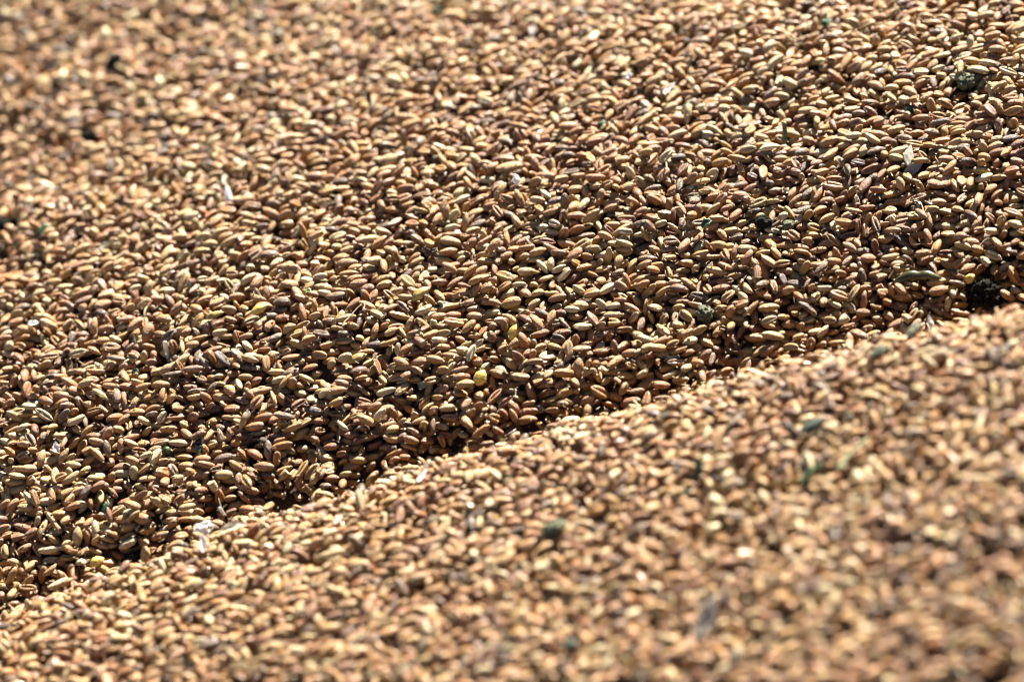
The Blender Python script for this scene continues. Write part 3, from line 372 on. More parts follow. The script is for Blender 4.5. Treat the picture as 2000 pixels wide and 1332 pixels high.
6034100191992,659876397816,3131239105776,2535051397121,5729456210143,7004853847221,5075681609038,3027861129251,3323917943846,5249633240574,3735560652830,4735900450999,1745501963431,5071125547089,7196923790023,4583894237918,142700922448,7529168290924,7324836218045,3483061715148,8061705487229,2893061216038,8150194521454,1656880612751,419979002578,5934482065375,2688884590053,6296298848718,7551176622868,6747095122827,4541544318278,6876416164349,6332283520477,951459202123,525358795798,8100366190267,8201740437246,1952819217235,5911332716876,660192281630,3013829902769,5324305645697,7205361485271,2591854936864,6641286579490,1327370518869,6109554444286,108935775380,3884402065924,4250494206537,7211213767364,1915535754342,5074090885247,3341098091423,6086338936868,2688143279371,1210436764650,2805791868395,2724990238892,6656539329971,
1785461998167,5639758202651,1750812885546,1864905410072,4543427593425,6865165993795,5038402814582,2808406558891,401459446019,3959492707317,2652627993801,1843897289428,1791674697117,1622822830388,2366084695218,355077653419,3893611709639,2669486981536,1745612112808,5338545963973,1244360017901,2841692520474,6798326400031,6444213961530,3839260936932,5077888861853,5180405252973,7787157685633,8429269320912,733573776111,7137799602742,8544044942677,4460147868462,8392012923660,8116536558866,659880575263,612734534118,8597741847161,8184995071672,7875001042431,1901820479058,6378613801379,5208539644361,5924518871943,8249925928018,8257780810853,8115493994654,7459878618022,3115856725212,811374790135,7256967136078,2758540445514,575492262046,4220783084036,5894485394209,1589101364056,489392654545,8069620122467,7018885875292,7224220320324,
5333136360619,2671608563309,2757786517634,2863066744846,2541124781282,1608035878113,3806108762317,230139871578,2752776750273,1400260182105,268291228251,5091900114232,1469604874833,4064178340798,5075689981013,6912166298683,5008162734929,831722635820,5656824546043,6449625596001,5697612186697,7467271700989,7529159639727,4325956158971,6774886614074,3939245473987,8289518830836,403562466249,5868873007553,5971111986666,2897075470410,3948234147407,8376132239702,4930233992714,8340390494947,1363861521299,2721697678479,6160603742347,7056191275485,648824718341,5052065907577,387654533261,5006999113217,1263352873555,3096059381008,420545201019,5577752510752,6386106190943,1849197677886,3980700926308,2055309066822,2824781136595,122824182499,3546935510124,800223133717,1522261247888,7435088069699,2587004126686,4680115127155,252778661071,
2618472744090,488055931584,8300744999798,3757396166349,1293786728060,2845518991439,3069481075972,1440208900026,6142000776382,6710763946122,1401982125400,3921508861711,2550197962451,6162357552343,2261474902535,851088573348,6743995384511,4166152061483,6536528528498,5866266968921,4729505006635,5936215392887,2722501969807,5063287638648,1246937646174,5058510209765,177614293437,8017541644354,182165440015,3719322304719,3462124733932,8471435283576,7846215517681,6955112629247,2641242555184,5708444877635,1860150265106,5055990465341,6363726250952,5005818415356,5764607738116,4922745751827,3427551085523,610317550990,2881819788108,6155340809250,5667001910052,4154250100875,8398403224396,3942675284745,4937498152563,8253458515671,174975321652,575089607799,2900048397416,1778866373206,6140227373223,417098630346,426449044311,2310631031862,
419531409452,1894183781798,3526631834781,5387650761620,4571905884972,1903150105250,7035375094153,423710884119,3827217761504,569400132964,747420975115,5697369901567,8605171041079,3958523741112,5867067033816,2983350191601,751305935781,787104515433,8381772859780,1761301643820,352141675240,7618926495062,8392261435464,2622537287168,3150747746999,7873968196246,1382586730233,6743872995873,7120624061168,3859117573801,3736977572676,1035769087953,645821301853,5744860873710,2949147673337,1173736392303,8402175050283,1672096301704,1351071908441,1561063473255,2427426898809,6913657145267,7983911404518,1862224315302,2642080515758,4545756481606,202442785891,2999120479078,6848918323437,2718342236734,2329150981267,7036970943715,742889047350,438694347347,6755620931065,7281471521420,5404828959453,2806772843616,6212896851225,763762213631,
6464923254923,2962487445034,4839685129030,5314890385414,849994810890,1537119585785,505163202969,4611769713217,2909197091614,6067153436866,7290851852509,8459463755026,4971584359571,1852147435351,1606680855875,6835076908022,6247789249259,5918920524289,6318485553743,8266759553982,8671972361573,2311900578549,229476106797,560777905454,4608992969356,1275836564105,4627093751053,5937562797174,2845122659163,5955822764621,6983402407340,1535595906026,2033233101992,5111765549325,2759555630309,6770901893120,8236592121099,3013670624655,7881867118247,8080661349292,4830738498493,2007571612447,4905353003265,1764360538359,1777645797997,3740517319298,4870925125214,4699079557263,592269477771,1514980213321,2825451389601,8392008730840,6365057977685,8371292309216,4249176146567,6281100755885,7157530690315,747333206756,2360254612804,775332348061,
3724934286544,3524779394387,7512670945926,560302032029,3906620260819,2618963526921,7468833293290,3783036371327,6413623754930,3017730737307,6378509140850,4544458574509,7036527101714,7414550479694,8375551330380,4954609108299,3153725703817,8602524336698,8396083495969,4161364789697,1775537357034,3970608613244,6055263372080,3940805035701,7858345443839,3085055936223,7873932509400,145920296085,8406435349720,2602308913290,2551307224470,8308846184959,3088154182543,1933121587012,2785332004125,7344759144543,3977825665409,1926193758667,8132405446373,5043610240508,7792013689833,2774713681501,6367252562784,6793728444421,5868641305082,1779607699760,5966675446124,8148243398773,1422761640784,2620326610325,5056234932110,3529576450132,4815335883082,6722596275351,763065778176,5918656287946,8222577739986,2311031522781,8630325199464,1760232130469,
2772477347504,5350853100469,5920439829722,4766962287632,4725429142914,3635501532291,247328931997,5706055042442,4216938809017,4315256504996,2259521078521,1730150680054,7148864358821,2820825891668,6913174768106,354231289181,3557964432386,4543943459891,6359315891328,8255687902419,4043481221066,1417207578777,3462719504707,1520820209005,5746282955101,4766743054104,4854153168478,225658013138,6191471280842,4463118337139,454624986276,6147474228266,4115582403576,3169298105252,7069555392957,4541834166897,6177202275568,3648827851554,285293741625,2536829831711,8166515672173,6741377058096,557972980082,3548012251735,3925629636513,3755240440208,4098055701891,763188725315,1998889288377,2962487429128,7979390157271,4940257167221,4292176512268,4887505174913,2721429275227,6555025359621,8238519501978,4802187053197,492622579593,2636268128142,
4095363007316,3170083505424,918397831243,4097304626795,7865497077704,6998493167677,5231237939816,541011200596,8455476985861,5217557481965,8201857173556,4786614766181,6135401219007,560460940400,2640374728476,1865011151809,6262297412972,1193576764819,5595948354801,7440953656339,3186425512862,4089473057772,3565303382799,1711420212954,610654159185,4989446931232,1451496998117,5076197476936,4064162447388,3842822555117,1748471530175,8530855134955,8222364976208,1778262399083,7534332543258,1601113867199,8772093838921,7863090529588,2876588098811,346413285444,7084774491027,5921246201022,2772163559872,7067043087202,4887806149042,325714510418,1622858482909,5042186928494,7224472028391,128972931890,3497780479092,6724163962033,4698377946391,6914959706448,419713712520,5761925285424,5093999428675,938910876983,7274361193850,8317310272441,
2024423080955,3823629402499,6247315424179,3067620869546,6464570034861,3893821096385,6289324770422,4627591692937,557147688151,6145645823319,4818280317966,3117395968981,2427397046955,6950753026503,1501686006600,7362271495104,7017338159643,8277071201842,2981151196405,782120437147,982580970084,1434334085218,4562953127658,6080253428124,1879946232959,8648216854543,1313591657836,3909469143849,4629073398405,2704859644919,6123249190817,1555066864849,2788961978587,3893158610742,2618204274880,3458378042319,1246177200098,8477296741517,576987825041,6173116319446,4249746998641,8272141828653,8374434598166,7190670213794,8668213084358,1686337193828,441099454981,5148014676215,6176242205029,4941963085075,539829454033,4840508114699,3824864838139,8100496475980,2737334044000,7020272321073,6341046452804,2852509649409,2675165153841,2657492488977,
1588460996179,7505045687169,7736950785094,3206347737910,1388758533597,5767456588234,8122274268958,5955904799735,1512517550508,3844604199693,1824598967222,7987084330024,8326672254113,4582818760347,2797776438289,935996982349,7137661191103,109434208322,7552308003013,7000594482944,8296223802072,2910023058156,7495456408785,3459401402558,7191725099660,3054346012623,1643856347750,8461442533631,4906810703905,5313552465921,2304159158535,8347972028267,677927618285,8463313326520,1809949344135,619888084776,3720370898212,7516677719078,1622722921777,8359725498738,6657538458690,7378338775573,659310428739,8719224734610,809429663857,3837938304207,593675618050,8136101955125,6850233353429,7820800131216,8296431322956,2732809716853,4488440564807,4909976585027,887071490195,2741095319792,1991621543411,5913241357726,4234133504895,5023280562440,
1657072468671,495466267963,6937043552483,2876946695036,936678719692,8046768408130,8220665381724,2983287293490,6742864003590,62440851513,3807120622759,7208557822700,3669448918796,7206737708101,1402520011943,4494477214838,506412090019,8256369297075,4890215761583,8310081667895,580019274629,6334485512831,4851957434847,924974564840,419172631284,3816436482311,685287688145,8463067793715,4682664068749,8459351459266,8258359722745,2840270898718,1727076172170,3894681224496,514982397439,7233908932983,6728462828731,4979923878709,5594121798338,145142161823,1420981239827,8030339189886,8772041429909,404442449088,1160605401656,2307060417218,2743042526084,1126181620367,3139791177001,3475272974757,581497750656,5939357009065,530339693424,1314712339664,2537683550999,2840747870588,8715738120358,4819573178823,2664529593128,5919349036428,
3611629421548,3977557216742,4513388134559,6119269680078,6323672826557,117708243690,8599466362433,6120567767545,5144888673664,4685064224891,1852060635463,3858625923247,1592695898431,8221109142674,8186439598425,7569215260711,2631173162164,7036246082702,2744384702541,8235459854726,4953128405271,255346279105,5864697528639,3129515098788,8220064286691,2554562380820,6169575948579,3031489332464,4081993551279,803623847041,2721887617407,7067892352390,266430775925,2368822822626,5768511489727,1707454432573,454843353209,8577678263818,6850107476914,2396118206074,4010438477019,6336612221813,655886963312,2586366624914,854229060869,7512752915314,6251481628692,8464449882252,424054179651,2262289616427,8665758664562,8394547677410,3674031328913,4008886847600,4682405151491,4830380855628,2529056572720,8424401667443,969132296770,8717081035638,
2349212156897,5330690066888,7861475836114,5854821941986,3776797131343,180157684220,1036278662779,3116321260511,1990906676141,6921477492260,8594127128110,5148890254026,2449310418148,8470837775359,7054850294177,4573835264472,1817992233697,7272841545361,4682699459470,5953093486111,8376950145604,4237561236095,2998652158913,4718427767551,1614247707727,7893916714124,4698086558916,1451589321844,267735204798,2807805742031,2771929843896,4233075576330,4034028801233,7257545278603,3031009790068,8475684229813,4817474994203,5180732445179,3010543945641,3677408002833,4300401526254,2529551521115,8343503045836,8473580717030,7844867317622,7431700205260,6002724688223,7486483843408,5077350913761,1361075061108,662042152716,3881497363885,2705187849540,958392568203,8462587332037,3630432796838,2528344508527,3037048570946,5456566469469,5018222103791,
2690559181272,8034428650496,1917288202817,1331812320526,6349412276730,3645460694294,1600576981254,1519408056116,272369027100,2591085134438,4185941213902,5057219609507,6210137230495,1708093999462,5350562958932,1760271289002,5386086647587,5198629575924,877898481684,2411467261550,7089818161435,2378223551889,2004045252667,1548190155742,5113891014143,7501525851181,2813114746127,4709652267974,6746699661908,2588716517382,5073281800860,1277871625701,5351134152901,8474333907842,3167107992143,8718131907240,1401432709062,2122686220401,2410996561975,5199168440089,8172064065916,7345931534379,7938620687605,1621452309876,7360601049514,1193311388551,150162572400,6910732883242,4647816763438,5094980160327,723783274893,7260788391952,5076180698182,7429772771436,711758268089,4974272757809,1510553831096,4848865756772,3736453956817,3007872254014,
5455572666389,2812411118655,1534222502337,4835773174579,5167788657036,6522879361590,7483065303637,8530153620519,7044654925100,3821356385839,2909097428353,1676611693859,3889312433935,4904938070980,1042001903585,7906587527889,6984316686182,6084724510546,5667554788926,455930746209,6913072284986,5115428012613,2995385763271,1597050050990,6403832601242,716313444934,7569240604689,7256967136391,215526819669,1925329568581,2091309499055,1757102506895,4949369472140,4214486106935,8116564591878,8591719646525,6136267950804,8291612083175,7142640910527,587268277527,8516241380668,746689332171,2873040194061,2996132365527,2328849154916,1519696447403,3529796799597,817456664379,5834091828598,5006892925376,8716717534079,7260203215497,2101187479048,8184792531884,2972765885697,781069961828,5094492331166,3495955091423,2531848039647,3667492801515,
2755658956811,6859512824793,2004904001642,3977549858824,4203522294520,8468192346576,4556334105558,501870657571,3120741957870,490129785820,2685892165956,7806694884643,7274411230024,2774445246592,2795450533644,1759748049100,163606380806,5820596487287,5622253225070,7067563168081,8154429966130,7921415703367,1865598704218,2978486887932,5946963499117,5076831110315,852193856501,8122371902442,8524798529637,5179054754766,2668541417204,2791829966562,419680438675,2046681311751,4301835978407,125690167302,8203820794649,2814735780625,8048740713866,4181863925052,5950197252885,5886832706905,6348305957357,5948245771332,8651329962707,744678148750,5283839771555,1866627269327,695905485701,6455273342866,8319966741700,2364710027550,7814802457530,4837677319245,5007381844044,4719990424563,1690134057547,3442818336117,4181519368166,7984766192429,
1638422492855,8068499109056,487639713144,500038255949,2708124190289,3619529445857,1839996567897,7072074254118,8357078577012,2790688768028,3415748150344,6337163576164,542341499464,1244616902768,571794276390,6983564675438,4269870875741,3259198865922,5886341202418,8224158958917,424440824955,5012118995875,244949926103,4492904285312,7908022763674,1742199751434,3079113736787,6821355389414,1744303620863,7946645227910,4817999317688,7552355404027,6123314906398,6741893185642,4960587777438,1692205053127,3138142185712,4715727970123,985844550764,594753901730,6330823264146,8133017048331,920828729547,2482661494195,7773767706950,7341747650576,8436483293979,358128797046,8613636063987,3952021241946,4863363842973,4887706535460,1244880470145,2433143390687,3769978225636,4251081409192,572593308395,1418585145471,1636066198178,4498013831992,
2623539447039,7025870521386,421266654407,8132415096379,5919947751727,1227423385951,3962946617809,3204349004423,931028747389,2932245562115,506670367912,7102094557463,1380991763853,454557909947,4743672399333,147709952223,5863680313836,916212336415,8736684311733,1238696986470,528578173439,7348006069617,1227408066603,641952302572,6036590609845,1040618818186,3985027582043,5373230093825,8069604479962,7827402143291,842722377921,8273882453268,4114819317786,3877681414486,7454118314983,1449263304200,7260202025823,2539446781189,6967884154931,7187941818719,6480435103806,4903356514334,2741532624326,6332074198087,2602652861744,2946633009690,1503066097328,4922531840106,7533245138188,2871218587531,8598926378263,1246854890683,7119274427547,313479335950,7165982196663,6894018414810,4869894374970,6345200027173,6439912786594,867380527983,
762572095466,1830624433273,5867245801864,261403283722,803853610793,6195391119380,5401305678918,8116546764857,3893888205600,2824812872489,7115587633620,2119927513778,3981196903061,6285846643653,7239711769428,904489697493,5748978631105,6449252353165,2933073872175,645152573558,8202617046309,2483246678542,2780891923839,3497631580991,252556509552,5350014255757,3800649384029,4050805753275,419982132061,6281582774001,3548751577832,4336439002891,954731022580,971374791521,7583211705754,3156684047238,2912954827569,2890547054474,3443883426411,1777448682845,5076811137192,8133501175423,4902655295846,3900779778769,5416054784637,6726353362256,8273798774801,4856908040329,3961802375291,2034914133206,7621297996433,2453020132060,1756488680525,436234305744,7655657751923,7018298639234,1005431588146,678750784453,985460327880,1984986382615,
6932245170291,467503891113,8291003614258,1672920369141,1831908950394,1830004638243,8333501711553,5074806063664,1778258200746,8437850882128,932911973825,2272972440223,8179443581957,5279954060094,1535168938154,6135442964990,7391675597224,2876587034177,3517086598418,5837235110846,2398397875533,7566803501644,2915436807876,210118083708,7065779291416,6017680475353,5918053008376,1368643601604,7275802706713,7072859506018,5941934326509,695133718128,2758989514423,3978630973945,2845276850573,5970772740118,7261025371543,2342426100261,939388368818,727623109514,4892735832087,2960711173647,7550172153839,5091601156364,3032168957441,4111519416944,4615792968470,6904762303028,5951477400058,633941967838,4061540812476,2710640559355,747944231888,5096903935859,2775371171536,4995833726040,8197274633046,1759606113213,1539447603820,519850705315,
523612914803,2486001124419,1498096632772,7908862689818,5853908844616,8218395346046,6292800636943,5035709155083,1534261903614,5012051952132,6326514336768,2673467393116,2031179105661,8292123509517,2707057869624,2812957442980,1846271002992,7552053216690,5816493392446,3743723832701,4746037838959,3398010405831,385905526835,6918164892350,1832185514964,5404300215978,3239681869739,7910695568430,730220495221,6361738316660,8356503435813,3893284225040,1796533831508,2655259165201,8373984740168,5058480768679,7858603378345,6885404623363,883790381994,3171213148892,1760126485958,8227320644850,5812655639190,2876691907730,7226298746483,7530820599847,6844927427804,1626552304081,5434885048123,7001233065808,2740591215207,3960994972155,4197327209907,652187208235,7283548799926,8595113722864,3049191146775,8286135176187,2844269217047,7840881377811,
7440870671703,8374505898948,6006738486809,6022652658503,2331217774579,5082433372371,368400958921,1440472007076,4998119900075,7361701134582,6010103300849,1267407963147,2804715569817,4943852733800,2382174177058,5853282468831,2614437806466,1335248489037,7459323609960,5969033019967,2688415875516,3353715442770,7841155056614,1520430384412,194569765611,2737673782236,4801336346155,259196038293,4834140061678,4133344509965,3036509881155,7152293086195,7839050842833,4808281490151,3702336421910,2706388501412,3956213842729,659888980797,1726903419305,949044528454,2327199269181,1836520408219,4133587862282,2617405342135,3564427707686,4761945605444,2912352912666,1850392101511,8133826250247,2536934686966,4559005205991,428283954350,561467540862,388893245881,5023252775999,4821458780264,3514810353315,3925763834479,7513335580384,4800443319295,
8374278390892,6672655486252,2295505027986,368959767610,7413019395217,3701828895947,4970699538841,7740960507335,2864554723151,3046382011623,315367114124,2975555060511,3150475100515,4555300029078,1827346449204,591733638076,8219988133456,2831903032413,1246994040131,1244897919293,6964941111723,7573514699643,5869575619502,1677349536782,8289857929633,8614763266143,366754581740,5862542557787,1482939418116,6018336787218,4903405963082,4726274312074,609784873969,5627626144276,7288427560966,5184800654435,6453337408882,2925536839089,1847239952360,1605207507423,6208829523859,1687487153023,3051393484105,7304523318738,4250494206786,2428551644596,3682840560751,2657617102861,8261477041225,3988005208182,4010794976169,1485664845945,1659704100568,420495229012,5094821578922,5139244171702,7875155280804,5726426039017,8204025250296,251369292421,
7000602886959,4284328937276,2033535434979,589586170628,7000112137675,8475030078583,8651278583371,144593569352,387844604373,4545005684166,2533848810310,2688881444265,3895226499167,7364963418666,6332837168075,4183640392344,2846208770531,2779604566553,4592321610390,5934234600373,1537482409547,3715018966394,1296051749382,7127461758814,7074959639386,8352748979444,647419593582,2964044875034,5078683664973,1279780881853,266705486246,405645100317,5089131677068,883123602336,4854723576700,3958713237568,8062611489209,2602665428330,6938034766840,522540220699,6092928500815,5042048534419,2331288864134,1795203187637,4938008055367,3710411669517,6487174333726,2825384050738,3636704070370,3818832282332,704742114079,2998632907514,7206052003940,5166259979080,7549598468185,3239062012577,5041855596701,3169813987649,4543432837473,8507013776531,
795808629485,7000494867675,1713333536141,7120212886332,3933019309013,7565742523464,6039295656349,3184641099351,3962070794473,5025145473389,352916554344,3407665791546,1194142630726,130327708126,866346272478,2346521577241,6190258078309,5954182726898,5811053527580,1778430214580,5936520512429,3186693210204,3192297734944,4718647279989,741008966730,42039690584,4214127658085,4372360790778,7531930337910,2341455741535,2873223447727,8753783539401,8586361587371,5125441946787,4921458082072,695414720893,5020420899180,414755112201,5918606639324,4530746246107,4905155888598,1521306732568,5844507067463,317333996916,7481095014143,6487761306653,2861220154247,7553390118161,8565112176898,8701505455956,901771363942,3665204527825,659221168794,656491774857,8241403155905,4933662610748,167842856964,2777200936754,1484890309257,3667753664631,
8378278954208,2893602308284,8428837998030,3719586530316,7331212854081,6744817468600,2796785272081,282323274052,4014679949932,3974633095974,145860461468,4816678092931,3977541470800,5782769123616,1952170918902,4858792346210,8205197739182,278328248189,145092723726,6143444699056,1710706819237,7321707349491,210761090008,3344316089341,4680627929096,597140390973,3653435048929,3238760072027,3888721904786,5768469464349,6108380333143,2261149500380,5607036076775,197610062753,194818688389,775830061616,3597803029592,6308047144411,6534062391554,8479791351012,6484083868913,8097953563517,2929532780704,8145346004884,4882201691664,4835827172723,7206453036732,6346967155831,1832030225174,235824185709,2341455955137,3720334165051,3137711079905,7652658823753,7385120065299,8117650934479,7432130987783,6193506582953,5695764301322,5554095604519,
3880940356764,2914184987258,3976958460107,7155964085367,5860660249498,7547715536824,4814035945189,7371922572705,713969369565,7513282118144,662070314542,4082317345862,5129495577993,2689317668983,8405157254810,3474204180484,2895250915932,4836369843720,2671709143417,3175702906887,1658286408543,3996962161191,4973223363784,3443359138142,8353761985740,1806886798416,7029945188444,3158333408093,5319759676451,7001501517253,3820471075451,7119590230559,5799187497504,4870086558966,6124653953063,747420944054,3906013233436,3707482997258,6487686988434,203564433845,4159979291303,3427241460128,8287186781261,1364903412538,8654054719735,2928863216741,2825049572003,3030116713911,6022244761931,1608210203374,3863949541471,6850497119491,2621127722192,7204827727263,489522627762,7468901123946,264521680940,7878135432450,1501721528121,7260110046135,
3981843775967,5833783247426,3837008446656,5094465995195,2808204149159,2963904465109,966757156305,4513311605572,696178099953,4903453263248,8337748133868,7063185458189,7291120304191,8285574333400,4872599061089,7603061194910,8081798284567,2948388275111,6279481786401,6447699722397,2287740584735,1485417136775,4923539490513,213525054572,3752152155156,6097407738935,7758167802643,526233355104,1538535097296,2460378138761,8475180730688,4442508658891,698605568568,7568176122434,3947298668637,3750740772194,5125587828849,502902489996,8335959377138,2649063982004,7894018180622,4956040119521,2242418081992,1829123588828,5114662653577,5573974721650,2889303148253,7553068303607,6360898470804,2755927392261,7527892042618,757748859800,5058766997809,539575698168,8341442216888,5209329239470,4230986613266,6037452637929,5113197642251,5213121596048,
4371362759138,3687596934216,7171954901974,511513380336,6398532535710,2434231944980,5042428249553,1380920329749,7842723709914,1643530847762,276982826007,2854922404588,7842429403875,8169907749932,2752378095744,7017036169657,422152930790,4081248143632,124397093764,1656885495591,6742438510850,776713176359,3748594336163,3805841376686,2694158205660,319935595218,4255717345035,2824010793631,2720691045232,952232003554,800830423198,7134873551701,8375009231722,3554150614477,418644133073,1503556437857,1812804863167,6744540643497,6658447362203,5346772092856,3781346608110,7016788707140,5318109496289,8017494099055,4816160407807,6022384223930,6089029812587,2843901871641,8153208161157,1484618465980,7169680786387,659897352482,2428492072422,1813360377949,3977545662690,3814893961729,1431216505894,1792748454595,3737557042905,5211729364074,
8130262516842,766345674964,6429400532654,3959778870161,3891135677288,7613999253242,367651913929,115584795199,7513058738920,7894204975171,6071049979144,1517887340881,831126718228,8084549845501,4546068513994,5298228494819,3820714395831,3015463634887,2772889518807,8562496099879,263157202967,5964670993723,3958251291913,712529674342,4990080058868,8277079885359,5401567480349,8151555589541,1297801036259,1967876703195,7218875646240,6433470054808,4580137338856,677651859835,7859662718354,2002889458757,6844992406078,3806255564205,2104202052934,4268810748125,474455901925,7407836284375,8386312226142,3592633598570,3820270846666,8148518898015,777463038534,8267042899187,2792438841952,6929471881823,3445477262424,5007160672664,5659557150886,3444185401147,8410718552931,3720338376355,5315934765546,3806603707974,7277043287287,5074371904163,
7344304523736,5665799454786,2798860305377,6260832862805,2756933010271,1744190260419,334932346598,7981496451197,414761452631,2007702569916,1489855742434,6451727861703,3706432406355,4981443381215,4888710056866,7172893638836,4250195445090,1539252078142,3049583313446,2654994613332,2347287134503,8275249136704,1829316870623,7323320452110,8135912980655,2929605477949,8376089313740,7014421284183,3994444530367,7279029240454,5076176504233,7927811885593,4832926369200,4044370575675,2894450574359,3645491168475,3463982531407,7889450468293,2910211081535,385115963646,3082818192734,4816373039529,3000342234817,2072714133946,7037719610271,1831351895318,6027266803655,3000132452817,1435567884812,145101080164,1656193761778,7483938784090,2970178866646,7565285409734,8357767495694,5279117937099,8020485112468,2601685271168,421745852918,7087657780989,
4476756001348,6534596182758,1157304206124,1945993086590,2672644653698,4659140314365,3839879233647,3605490107567,7013285398214,3498715939903,3548924657763,1123833529146,7292488697869,8342368323445,6175776178568,1519120682206,8202197992001,2830812528967,3582938563227,527107818910,7210139844962,7447905469804,3541688615079,6730075554563,3956402292755,6573325943331,1657618482706,7068338783957,1469848126069,4168217937295,4762268517070,5897915106426,7550962696610,7338825515325,4821458716179,3959255351777,7461506875781,605130605843,1780132004201,3003202635849,741721113508,6008090281362,8122809042264,8627341705921,834073396319,3977825666576,8565104510777,7316516979301,8139341776208,5793057539329,7495031931646,7888431169826,4973204604135,8151680352614,507639956949,836130489224,1446354764488,547769336612,2620810019100,7537550623817,
2753893549033,6912980746290,1154711029080,3147829692660,215083631055,8118099724148,6131754879562,3763906969838,7384618697467,2687002444993,7536463053338,679296044090,3894894823536,1720063478550,2748889367408,3792558015884,560384672342,3768998593997,8111264416742,4252733964720,4194121713556,5607772029927,5593226166907,3426732114709,2345978216903,2569837659103,6034986221573,4148766589765,5731226305202,1172982678866,1041408098949,8019128894234,1414513934615,6437243864929,5283018670827,181241528323,1736871266027,146942394619,7564599690193,8219654506385,4165446321476,1690923500090,8220023457281,1627935605148,6215275431869,4851504661138,618104292039,4653741048802,4301571786133,403038208313,3026171937543,6005808333774,4766199841283,3817315108212,114473222851,6350450263305,403294028644,419757998559,5816698145764,2894631141460,
1283489973615,5073549821311,7552309051812,3027046335575,7314958713841,3721477178374,129259228494,6178278557418,7399532708549,7246845216060,3892814464070,8186509853725,591769569046,1521063444585,7876340401796,1329597808691,7447905469628,1551519727920,1740313428429,740200941232,5318209962070,7262682924338,6918166218527,3669080817787,4026187072839,2384659481305,3537353671895,6987422483048,247405741345,5260209211536,2347650794435,3681689159257,6148565828599,7516020966259,575944492780,4598629861530,4722700862094,3978790536231,3240353972957,4046291633525,8509012378081,4114675319388,8597530772961,1747824674033,6175458459698,605345351154,3633144301731,4955751743509,6024343519377,5846316975574,6834300994578,2312065254178,1490660311666,3665712824607,2725057333429,1354658021655,743072531925,7135024286440,7801627116565,800632030372,
8685604930014,8414349725020,8376155783375,6244996072479,6890654941606,4917376107021,8771799827422,7016787641186,2689070547792,3341843383574,2986243228674,2446150795730,1506059387903,2535477952513,8397068223439,5420932793226,1780668859166,2332213903706,708966565189,4932740072111,7480595874127,1760798656027,7225112461354,8372003488399,5346732442293,458056958822,3620291035953,3757330318378,2809677398884,7585036157660,8254428382253,985051596462,2876876441778,1834588930689,1296680076891,2549251014727,4894026548391,1516536777256,8052086980777,3695200338650,8048188179027,3874292434128,6025185985999,3684930273939,6401317798658,3990966420659,6384921232422,5783574168608,526570932620,7329840056020,2896565879108,5266330518573,5928276886230,6074800637387,680949007393,6058283550046,1713883038741,1502553998603,1727479054943,5077636122287,
7259714732458,5246398154679,7007681856548,2602072998971,8457617278149,210926503026,1829568431581,6810635534981,5148468921317,6073516949840,4543663751481,2467797615527,2905666274305,1538679554894,1760620414101,2742971187919,793380128190,3925974925606,7293356917513,430736540663,7655657751413,8768557615052,7267464741502,2969041388669,5434568278576,7754626713403,1970190648004,2392658871240,2619556955284,5033062237934,4506388907592,1401556238623,3152386672625,2609320741119,863089786902,7588289037198,8116105331965,8171270242709,6066522359261,724282064972,4722088379299,5694383390908,660119683785,8253906175063,3782480413588,6814301864852,7023001634237,7278503821473,3410825151299,2845118547094,3770404014261,8186372475200,385623720336,4819598362228,7568448751800,1331366805511,5177171641698,7153030202170,7332247602475,4967163610362,
8576129663890,1795460074267,4991740313937,3979161567560,5810786025914,2944491013837,6124455756726,4001229095739,7119277621928,1244624242049,3151536242714,2437441618808,7517444293443,1243818066237,6130302796676,7101960356439,5726913643381,6122265560718,2051231891905,7890310203102,2673853415880,2737212752698,8183115727754,1708089591437,6022978994713,8392529888844,1777444505535,1741655867565,8339869352352,7497365898837,2599132775044,8320916587391,8632446190122,7176135607641,6446844789417,7282534581605,8440999577969,2975629739668,4046348108147,6744288969638,6298107675253,3978147760714,1808879797190,6712652678893,5643439325520,6739538216197,8358993511697,7173750147800,3942075516106,363924472414,5076558185244,8252722529314,2493938893817,7048475640541,8170536191296,4938516611295,6418687592461,3825374233276,1647485256889,3002841990191,
1501050375419,596830044744,8586103293558,3600576676345,6845938254729,4889116868985,8221543187356,4822534439216,1326795129416,3867424425036,5402383647520,679708181751,2444050810540,1462387426116,3427529836028,3444960624989,2262268430227,6849058849662,3375206924924,5796967940656,6211567519375,3761156292798,4818377835845,6914521301470,3924058981029,4251706851527,5053479371359,8331542955253,1777906943677,7395761881866,2944763610127,3044466295943,1812319470042,4956086273026,3874631106749,6001057301940,2408316306529,5967011137037,2675325763595,2892264326019,1949743335035,3618267038671,5046949938095,7000594497657,3984268100794,340220544253,2992173859364,7803525022397,444129985525,686005880654,7754983556213,1893299815024,2895314616895,6760888043256,6225580638693,3860126172379,1318046581380,7590941852599,2641515169085,4478475878633,
6225896097260,5744607102243,1318067553270,5802877600413,6863454405870,1573069980188,5962649960973,8211543901247,1782820552850,1570057126907,2878853023021,6429164750065,5881170478040,2966126265243,2741025031020,7001635735850,1501393323640,6501079057163,3140091053523,7768703763273,369463821506,578013069533,7905526236080,3628124521454,546171240761,5722379371113,4131941515990,4632701256292,389428839620,3860821607496,1549566919383,2680963695426,634358399550,6131029311916,8212636435355,2794649223747,2806554067471,4237731415120,489728180902,7862026273193,7282819089914,1674870702387,7172696426610,474158908777,2826386493285,1825677246929,6172263645780,8721409672351,3068858532692,2928391930479,7498084369989,8153166397822,4562440570572,7297246283730,610518878013,149703541590,2670019692007,4187110130669,4026024494196,2359907877839,
